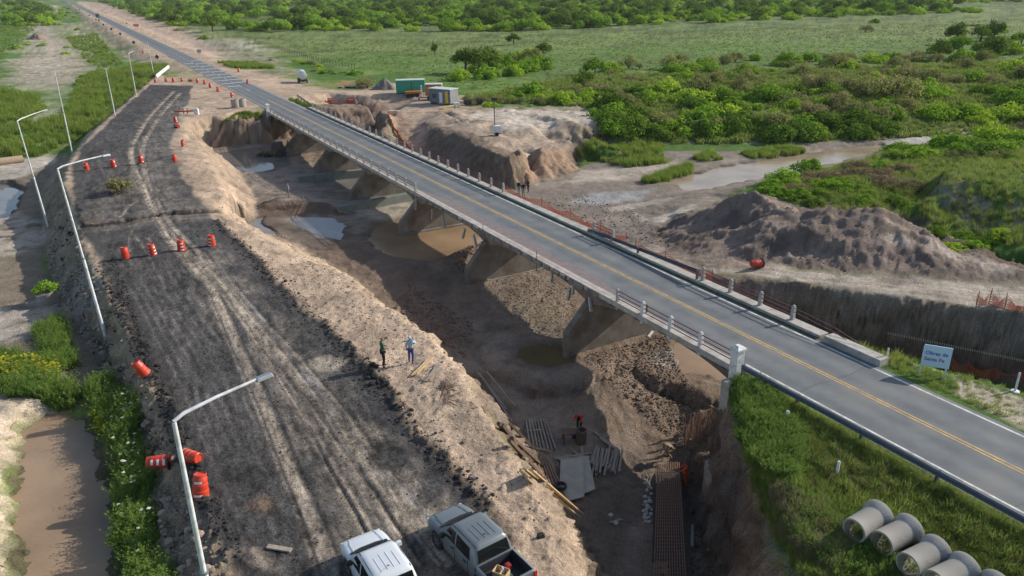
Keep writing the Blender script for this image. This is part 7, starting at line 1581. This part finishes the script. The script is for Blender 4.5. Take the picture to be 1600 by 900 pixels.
# pale stones
M_STONE = mat('pale_stone', (.42, .40, .36), rough=.9, var=.15, vscale=6)
def stone_mesh(seed):
    r = random.Random(seed); bm = bmesh.new(); bmesh.ops.create_icosphere(bm, subdivisions=2, radius=1)
    for v in bm.verts: v.co *= 1+.35*(float(vn(v.co.x*1.7+seed*3, v.co.y*1.7+v.co.z*2.1, seed))-.5); v.co.z *= .7
    me = bpy.data.meshes.new('stone'); bm.to_mesh(me); bm.free(); me.materials.append(M_STONE); return me
STN = [stone_mesh(k) for k in range(5)]
for k in range(34):
    t = rnd.random(); p = GG(1011+rnd.gauss(0, 3.5), 742+74*t); o = link('stone', rnd.choice(STN)); place(o, p+Vector((0, 0, .05)), rnd.random()*6, 'small pale stone in the scattered line left of the rebar cage', 'pale stones beside the rebar cage', rnd.uniform(.06, .15)); o['category'] = 'stone'
for a, b, s_, lb in ((954, 803, .17, 'single round white stone on the open pit floor'), (1105, 752, .14, 'pale stone near the abutment column'), (962, 818, .16, 'flat pale stone below the round white one')):
    o = link('stone', STN[1]); place(o, GG(a, b, .06), 1, lb, None, s_); o['category'] = 'stone'
bar_pile('concrete_stake', [((1082, 820), (1081, 856))], .16, .14, M_CONC, 'pale concrete stake lying right of the rebar cage', 'stake', part='stake'); bar_pile('wood_stub', [((953, 816), (972, 812))], .14, .12, M_WOOD, 'short wood offcut on the pit floor', 'offcut')
bar_pile('wood_pole', [((1094, 622), (1119, 639))], .12, .1, M_WOOD, 'short pole lying on the sunlit dirt below the bridge', 'pole'); bar_pile('white_board', [((1013, 527), (1020, 518))], .2, .06, M_WH, 'small white board by the nearest pier', 'board'); bar_pile('wood_plank', [((418, 855), (455, 861))], .22, .07, M_WOOD, 'grey plank on the dirt right of the nearest lamp', 'plank')
bar_pile('long_pole', [((745, 585), (792, 640)), ((750, 590), (800, 655)), ((760, 588), (805, 640))], .08, .08, M_WOOD, 'thin poles on the slope below the brush pile', 'poles', lift=.3)
# sticks on the berm
bar_pile('straw_bundle', [((640+k*1.5, 590-k*.3), (668+k*1.3, 566-k*.5)) for k in range(9)], .05, .05, M_WOODY, 'bundle of straw-yellow canes on the sandy berm', 'canes', part='cane')
bar_pile('brush_pile', [((664+rnd.uniform(-6, 10), 597+rnd.uniform(-5, 3)), (685+rnd.uniform(-8, 9), 574+rnd.uniform(-5, 8))) for k in range(34)], .03, .03, M_WOOD, 'heap of brown twigs beside the yellow canes', 'brush', part='twig')
bar_pile('brush_pile', [((690+rnd.uniform(-4, 14), 600+rnd.uniform(-5, 30)), (700+rnd.uniform(-8, 24), 604+rnd.uniform(-5, 34))) for k in range(22)], .025, .025, M_TIM, 'thin dark twigs scattered right of the brush heap', 'brush', part='twig')
# black asphalt lumps
M_LUMP = mat('asphalt_lump', (.022, .021, .02), rough=.95, bump=.03, bscale=12)
def lump_mesh(seed):
    me = stone_mesh(seed+20); me.name = 'asphalt_lump'; me.materials.clear(); me.materials.append(M_LUMP); return me
LMP = [lump_mesh(k) for k in range(4)]
for a, b, s_ in ((583, 573, .2), (588, 577, .16), (586, 590, .2), (599, 597, .2), (592, 598, .18), (581, 601, .2), (576, 592, .14), (606, 604, .13)):
    o = link('asphalt_lump', rnd.choice(LMP)); place(o, GG(a, b, .07), rnd.random()*6, 'black asphalt lump on the sand at the feet of the man in green', 'black lumps by the man in green', s_); o['category'] = 'lump'
edp = [(335, 345), (392, 400), (430, 440), (500, 505), (540, 545), (600, 602), (640, 660), (700, 725), (760, 790)]
for k in range(110):
    i = rnd.randrange(len(edp)-1); t = rnd.random(); a = edp[i][0]+(edp[i+1][0]-edp[i][0])*t+rnd.gauss(0, 8); b = edp[i][1]+(edp[i+1][1]-edp[i][1])*t+rnd.gauss(0, 4)
    o = link('asphalt_lump', rnd.choice(LMP)); place(o, GG(a, b, .02), rnd.random()*6, 'black crumb of broken asphalt along the right edge of the old road', 'asphalt crumbs along the right edge of the old road', rnd.uniform(.03, .11)+.1*rnd.random()**5); o['category'] = 'lump'
edp = [(160, 435), (190, 480), (225, 545), (245, 600), (270, 660), (300, 730), (330, 800)]
for k in range(110):
    i = rnd.randrange(len(edp)-1); t = rnd.random(); a = edp[i][0]+(edp[i+1][0]-edp[i][0])*t+rnd.gauss(0, 7); b = edp[i][1]+(edp[i+1][1]-edp[i][1])*t+rnd.gauss(0, 4)
    o = link('asphalt_lump', rnd.choice(LMP)); place(o, GG(a, b, .02), rnd.random()*6, 'dark crumb of broken asphalt along the left edge of the old road', 'asphalt crumbs along the left edge of the old road', rnd.uniform(.04, .12)+.14*rnd.random()**5); o['category'] = 'lump'
# clods in the pit: joined geometry instanced
def clods(Ppx, n, s0, s1, proto_o, nm='dirt_clods'): 
    inst(nm, [(x, y, gz(x, y)+.01, rnd.uniform(s0, s1)*(.5+1.2*rnd.random()**3)) for x, y in fill(Ppx, n)], proto_o)
mcl = mat('dirt_clod', (.20, .15, .11), rough=1, var=.3, vscale=4); sm = stone_mesh(41); sm.name = 'dirt_clods'; sm.materials.clear(); sm.materials.append(mcl); P_cl = proto('dirt_clods', sm, GG(900, 530)); P_cl.scale = (.1,)*3
mcd = mat('dark_dirt_clod', (.135, .098, .072), rough=1, var=.3, vscale=4); sm2 = stone_mesh(42); sm2.name = 'dark_dirt_clods'; sm2.materials.clear(); sm2.materials.append(mcd); P_cd = proto('dark_dirt_clods', sm2, GG(1080, 620)); P_cd.scale = (.1,)*3
clods([(745, 430), (850, 420), (900, 460), (900, 560), (860, 545), (760, 465)], 2600, .02, .07, P_cl); clods([(905, 558), (1040, 520), (1150, 600), (1130, 700), (1050, 690), (950, 600)], 4200, .02, .075, P_cd, 'dark_dirt_clods')
clods([(715, 380), (755, 372), (780, 385), (740, 425), (700, 430)], 700, .04, .15, P_cl); clods([(1080, 780), (1130, 800), (1160, 960), (1075, 960)], 350, .04, .12, P_cd, 'dark_dirt_clods'); clods([(560, 448), (640, 440), (740, 500), (730, 560), (700, 545), (620, 486)], 700, .05, .12, P_cd, 'dark_dirt_clods')
clods([(215, 640), (235, 640), (262, 700), (305, 800), (345, 900), (330, 960), (250, 900), (225, 740)], 600, .03, .1, P_cl); clods([(830, 330), (1000, 375), (1100, 400), (1000, 330), (900, 300)], 600, .04, .11, P_cd, 'dark_dirt_clods')
clods([(470, 395), (560, 440), (700, 545), (760, 640), (700, 640), (600, 560), (540, 500), (450, 430)], 700, .02, .07, P_cl); clods([(1000, 360), (1165, 300), (1400, 330), (1560, 410), (1300, 424)], 300, .03, .1, P_cd, 'dark_dirt_clods')
mpk = mat('pinkish_clod', (.34, .26, .20), rough=1, var=.3, vscale=3); sm3 = stone_mesh(43); sm3.name = 'pink_dirt_clods'; sm3.materials.clear(); sm3.materials.append(mpk); P_pk = proto('pink_dirt_clods', sm3, GG(185, 540)); P_pk.scale = (.1,)*3
mbl = mat('millings_crumb', (.035, .033, .031), rough=1, var=.3, vscale=4); sm4 = stone_mesh(44); sm4.name = 'millings_crumbs'; sm4.materials.clear(); sm4.materials.append(mbl); P_bl = proto('millings_crumbs', sm4, GG(190, 500)); P_bl.scale = (.08,)*3
LSP = [(335, 1000), (345, 900), (300, 770), (240, 640), (205, 560), (165, 480), (130, 400), (108, 340), (90, 330), (72, 400), (95, 470), (150, 560), (205, 650), (235, 740), (262, 880), (300, 1000)]
clods(LSP, 1500, .04, .17, P_pk, 'pink_dirt_clods'); clods(LSP, 500, .04, .12, P_bl, 'millings_crumbs')
clods([(150, 420), (180, 400), (240, 560), (300, 690), (380, 860), (360, 900), (290, 740), (225, 590), (180, 490)], 1500, .025, .09, P_bl, 'millings_crumbs')
clods([(330, 340), (350, 345), (440, 430), (550, 535), (650, 650), (780, 780), (740, 800), (620, 670), (520, 560), (400, 430)], 1500, .02, .075, P_bl, 'millings_crumbs')
clods([(150, 380), (330, 360), (560, 560), (740, 800), (700, 880), (380, 880), (240, 590)], 2500, .012, .04, P_bl, 'millings_crumbs')
clods([(300, 230), (350, 300), (400, 345), (500, 395), (600, 475), (700, 545), (760, 640), (860, 790), (900, 880), (830, 860), (700, 700), (600, 590), (430, 430), (335, 330)], 1600, .015, .06, P_cl)
# new footings beside the far piers
def beam(A_, B_, z, w, h, label, m=M_CONCD):
    a, b = Wz(*A_, z), Wz(*B_, z); d = b-a; e = empty('footing_beam', a, math.atan2(d.y, d.x), label, 'concrete beam', 'new concrete footing beams'); MB().box((0, -w, -h), (d.length, 0, 0)).obj('beam', m, e, bevel=.03)
M_NEWC = mat('grey_green_concrete', (.17, .19, .17), rough=.9, var=.2, vscale=1.5)
beam((464, 274), (567, 263), -3.7, .9, 1.3, 'dark concrete footing beam under the far spans, farther of two', M_NEWC); beam((525, 321), (640, 299), -3.9, 1.0, 1.2, 'pale topped concrete footing beam under the middle spans, nearer of two', M_NEWC)
# bars standing in the ridge by the puddles
e = empty('starter_bars', GG(455, 325), 0, 'short leaning rods stuck in the mud ridge by the puddles', 'rods'); o0 = e.location
for k in range(15):
    q = GG(441+k*2.7, 322+rnd.uniform(-3, 3)); MB().tube([q-o0, q-o0+Vector((rnd.uniform(-.5, -.1), 0, 1.1))], .03, 4).obj('rod', M_WOOD, e)
# ---------------------------------------------------------------- pickups
def gpos(x, y): return Vector((x, y, gz(x, y)))
tk = pickup(gpos(-1.52, 23.45), math.radians(125.5), M_SILV, 'silver-blue double cab pickup with open bed holding a wooden crate'); 
tw = pickup(gpos(-4.86, 21.86), math.radians(121.5), M_WPT, 'white double cab pickup parked left of the silver-blue one')
def inbed(x, y, z=.665):
    return Matrix.Translation(tk.location) @ Matrix.Rotation(math.radians(125.5), 4, 'Z') @ Vector((x, y, z))
ang = math.radians(123.5)
p = inbed(-1.78, .12); e = empty('wooden_crate', p, ang+.5, 'open wooden crate standing in the bed of the silver-blue pickup', 'crate')
for a, b in (((-.28, -.2, 0), (.28, -.18, .3)), ((-.28, .18, 0), (.28, .2, .3)), ((-.28, -.2, 0), (-.26, .2, .3)), ((.26, -.2, 0), (.28, .2, .3)), ((-.28, -.2, 0), (.28, .2, .02))): MB().box(a, b).obj('crate_board', M_WOODY, e)
MB().box((-.02, -.18, .02), (0, .18, .26)).obj('divider', M_WOODY, e)
def jug(p, h, r, m, label, cat='jug', nm='plastic_jug'):
    e = empty(nm, p, rnd.random()*3, label, cat); MB().lathe([(r, 0), (r, h*.65), (r*.4, h*.85), (r*.3, h*.9)], 12).obj('jug_body', m, e, smooth=50); MB().lathe([(r*.35, h*.9), (r*.35, h)], 10).obj('cap', m, e)
jug(inbed(-1.70, -.0, .70), .3, .085, M_WH, 'white jug inside the wooden crate'); jug(inbed(-2.12, .48), .32, .11, M_WH, 'white jug on the bed floor left of the crate'); jug(inbed(-2.15, -.08), .28, .055, mat('green_bottle', (.05, .3, .18), rough=.2), 'green bottle beside the crate', 'bottle', 'green_bottle')
p = inbed(-1.62, -.30); e = empty('red_bag', p, ang, 'dark red bag between the crate and the bed wall', 'bag'); MB().box((-.14, -.16, 0), (.14, .16, .26), tx=.7, ty=.6).obj('bag_body', mat('red_cloth', (.25, .015, .02), rough=.8), e, bevel=.04)

# ---------------------------------------------------------------- people
c_green = cloth('green_jacket', (.03, .12, .05)); c_black = cloth('black_cloth', (.02, .02, .024)); c_ltblue = cloth('pale_blue_hoodie', (.42, .52, .60)); c_jean = cloth('blue_jeans', (.05, .065, .20)); c_or = cloth('orange_overall', (.68, .10, .015)); c_kh = cloth('khaki_cloth', (.25, .20, .13)); c_grey = cloth('grey_cloth', (.28, .28, .28)); c_red = cloth('red_vest', (.70, .05, .03)); m_helm = mat('white_helmet', (.75, .75, .72), rough=.35)
person(GG(600, 573), math.radians(20), 'arms_front', c_green, c_black, 'man in green jacket and black trousers standing on the sandy berm, arms in front')
person(GG(643, 567), math.radians(80), 'hand_up', c_ltblue, c_jean, 'person in pale blue hooded top and blue jeans on the sandy berm', hood=c_ltblue, s=1.02)
person(GG(811, 305), math.radians(60), 'stand', c_black, c_grey, 'left one of three dark-clothed people beyond the bridge, grey trousers', s=1.08); person(GG(818, 308), math.radians(80), 'stand', c_black, c_grey, 'middle and nearest of three dark-clothed people beyond the bridge'); person(GG(825.5, 301), math.radians(200), 'arms_front', c_black, c_black, 'right one of three people beyond the bridge, all in black')
person(GG(452, 309), math.radians(200), 'stand', c_grey, c_kh, 'lone worker with white helmet on the mud ridge under the far spans', helmet=m_helm)
wp = GG(1071, 757); person(wp, math.radians(170), 'reach', c_or, c_or, 'worker in orange overalls reaching over the rebar cage', s=1.1)
person(GG(1046, 720), math.radians(200), 'crouch', c_kh, c_kh, 'crouching worker in khaki with pale helmet at the end of the rebar cage', helmet=m_helm, s=1.1, lift=.35)
p = GG(899, 688); e = empty('saw_bench', p, .1, 'small wooden saw bench in the pit with tools on it', 'bench'); MB().box((-.9, -.35, .72), (.25, .35, .78)).obj('bench_top', M_TIM, e)
for x in (-.8, .15):
    for y in (-.3, .3): MB().box((x-.04, y-.04, -.05), (x+.04, y+.04, .72)).obj('leg', M_TIM, e)
e = empty('pile_stub', GG(908, 690), 0, 'short rusty formwork drum standing next to the saw bench', 'drum'); MB().lathe([(.36, -.05), (.36, .95), (.30, .95), (.30, .3)], 16, close=False).obj('shell', mat('rusty_sheet', (.14, .10, .075), rough=.8, var=.3), e, smooth=40)
person(GG(905, 672), math.radians(250), 'bend', c_red, c_black, 'worker in a red vest bending over behind the saw bench', s=1.08)
p = GG(897, 683, .0); e = empty('tool_bucket', p+Vector((0, 0, .0)), 0, 'dark blue bucket on the ground by the saw bench', 'bucket'); MB().lathe([(.14, 0), (.19, .32), (.17, .32), (.13, .04)], 14, close=False).obj('bucket_wall', c_jean, e, smooth=40)
# loader working under the far spans
p = GG(432, 247); e = empty('wheel_loader', p, math.radians(175), 'dark backhoe loader parked in shadow under the far spans', 'loader'); md_ = mat('dull_yellow_paint', (.10, .085, .05), rough=.6, var=.3)
MB().prism([(-1.6, .7), (-1.6, 1.5), (.4, 1.5), (1.7, 1.3), (1.7, .7)], -.6, .6).obj('chassis', md_, e, bevel=.05); MB().prism([(-1.3, 1.5), (-1.1, 2.7), (.2, 2.7), (.5, 1.5)], -.65, .65).obj('cab', M_DARK, e, bevel=.05)
for y in (-.85, .85): wheel_(e, -1.0, y, .75, .4); wheel_(e, 1.3, y, .5, .32)
MB().prism([(2.6, .2), (2.5, 1.0), (2.9, .95), (3.2, .15)], -1.0, 1.0).obj('bucket', md_, e); MB().tube([(.6, .5, 1.3), (2.6, .5, .8)], .1, 6).obj('lift_arm', md_, e); MB().tube([(.6, -.5, 1.3), (2.6, -.5, .8)], .1, 6).obj('lift_arm', md_, e)
MB().tube([(-1.6, 0, 1.0), (-2.3, 0, 2.9), (-3.0, 0, 1.4)], [.16, .13, .1], 6).obj('backhoe_arm', md_, e)
# small drone case on the sand
p = GG(845, 840); e = empty('black_case', p, .4, 'small black case on the sand right of the silver-blue pickup', 'case'); MB().box((-.16, -.1, 0), (.16, .1, .2), tx=.8).obj('case_body', M_TRIM, e, bevel=.02); MB().tube([(-.08, 0, .2), (-.06, 0, .27), (.06, 0, .27), (.08, 0, .2)], .01, 5).obj('handle', M_TRIM, e)

# ---------------------------------------------------------------- air
hz = MB().box((-26000, -400, -10.5), (26000, 29000, 27)).obj('haze', []); hz['kind'] = 'stuff'
hm = bpy.data.materials.new('air'); hm.use_nodes = True; hn = hm.node_tree; hn.nodes.clear(); pv = hn.nodes.new('ShaderNodeVolumePrincipled'); pv.inputs['Color'].default_value = (.85, .9, .97, 1); pv.inputs['Density'].default_value = .00006
ho = hn.nodes.new('ShaderNodeOutputMaterial'); hn.links.new(pv.outputs[0], ho.inputs['Volume']); hz.data.materials.append(hm)
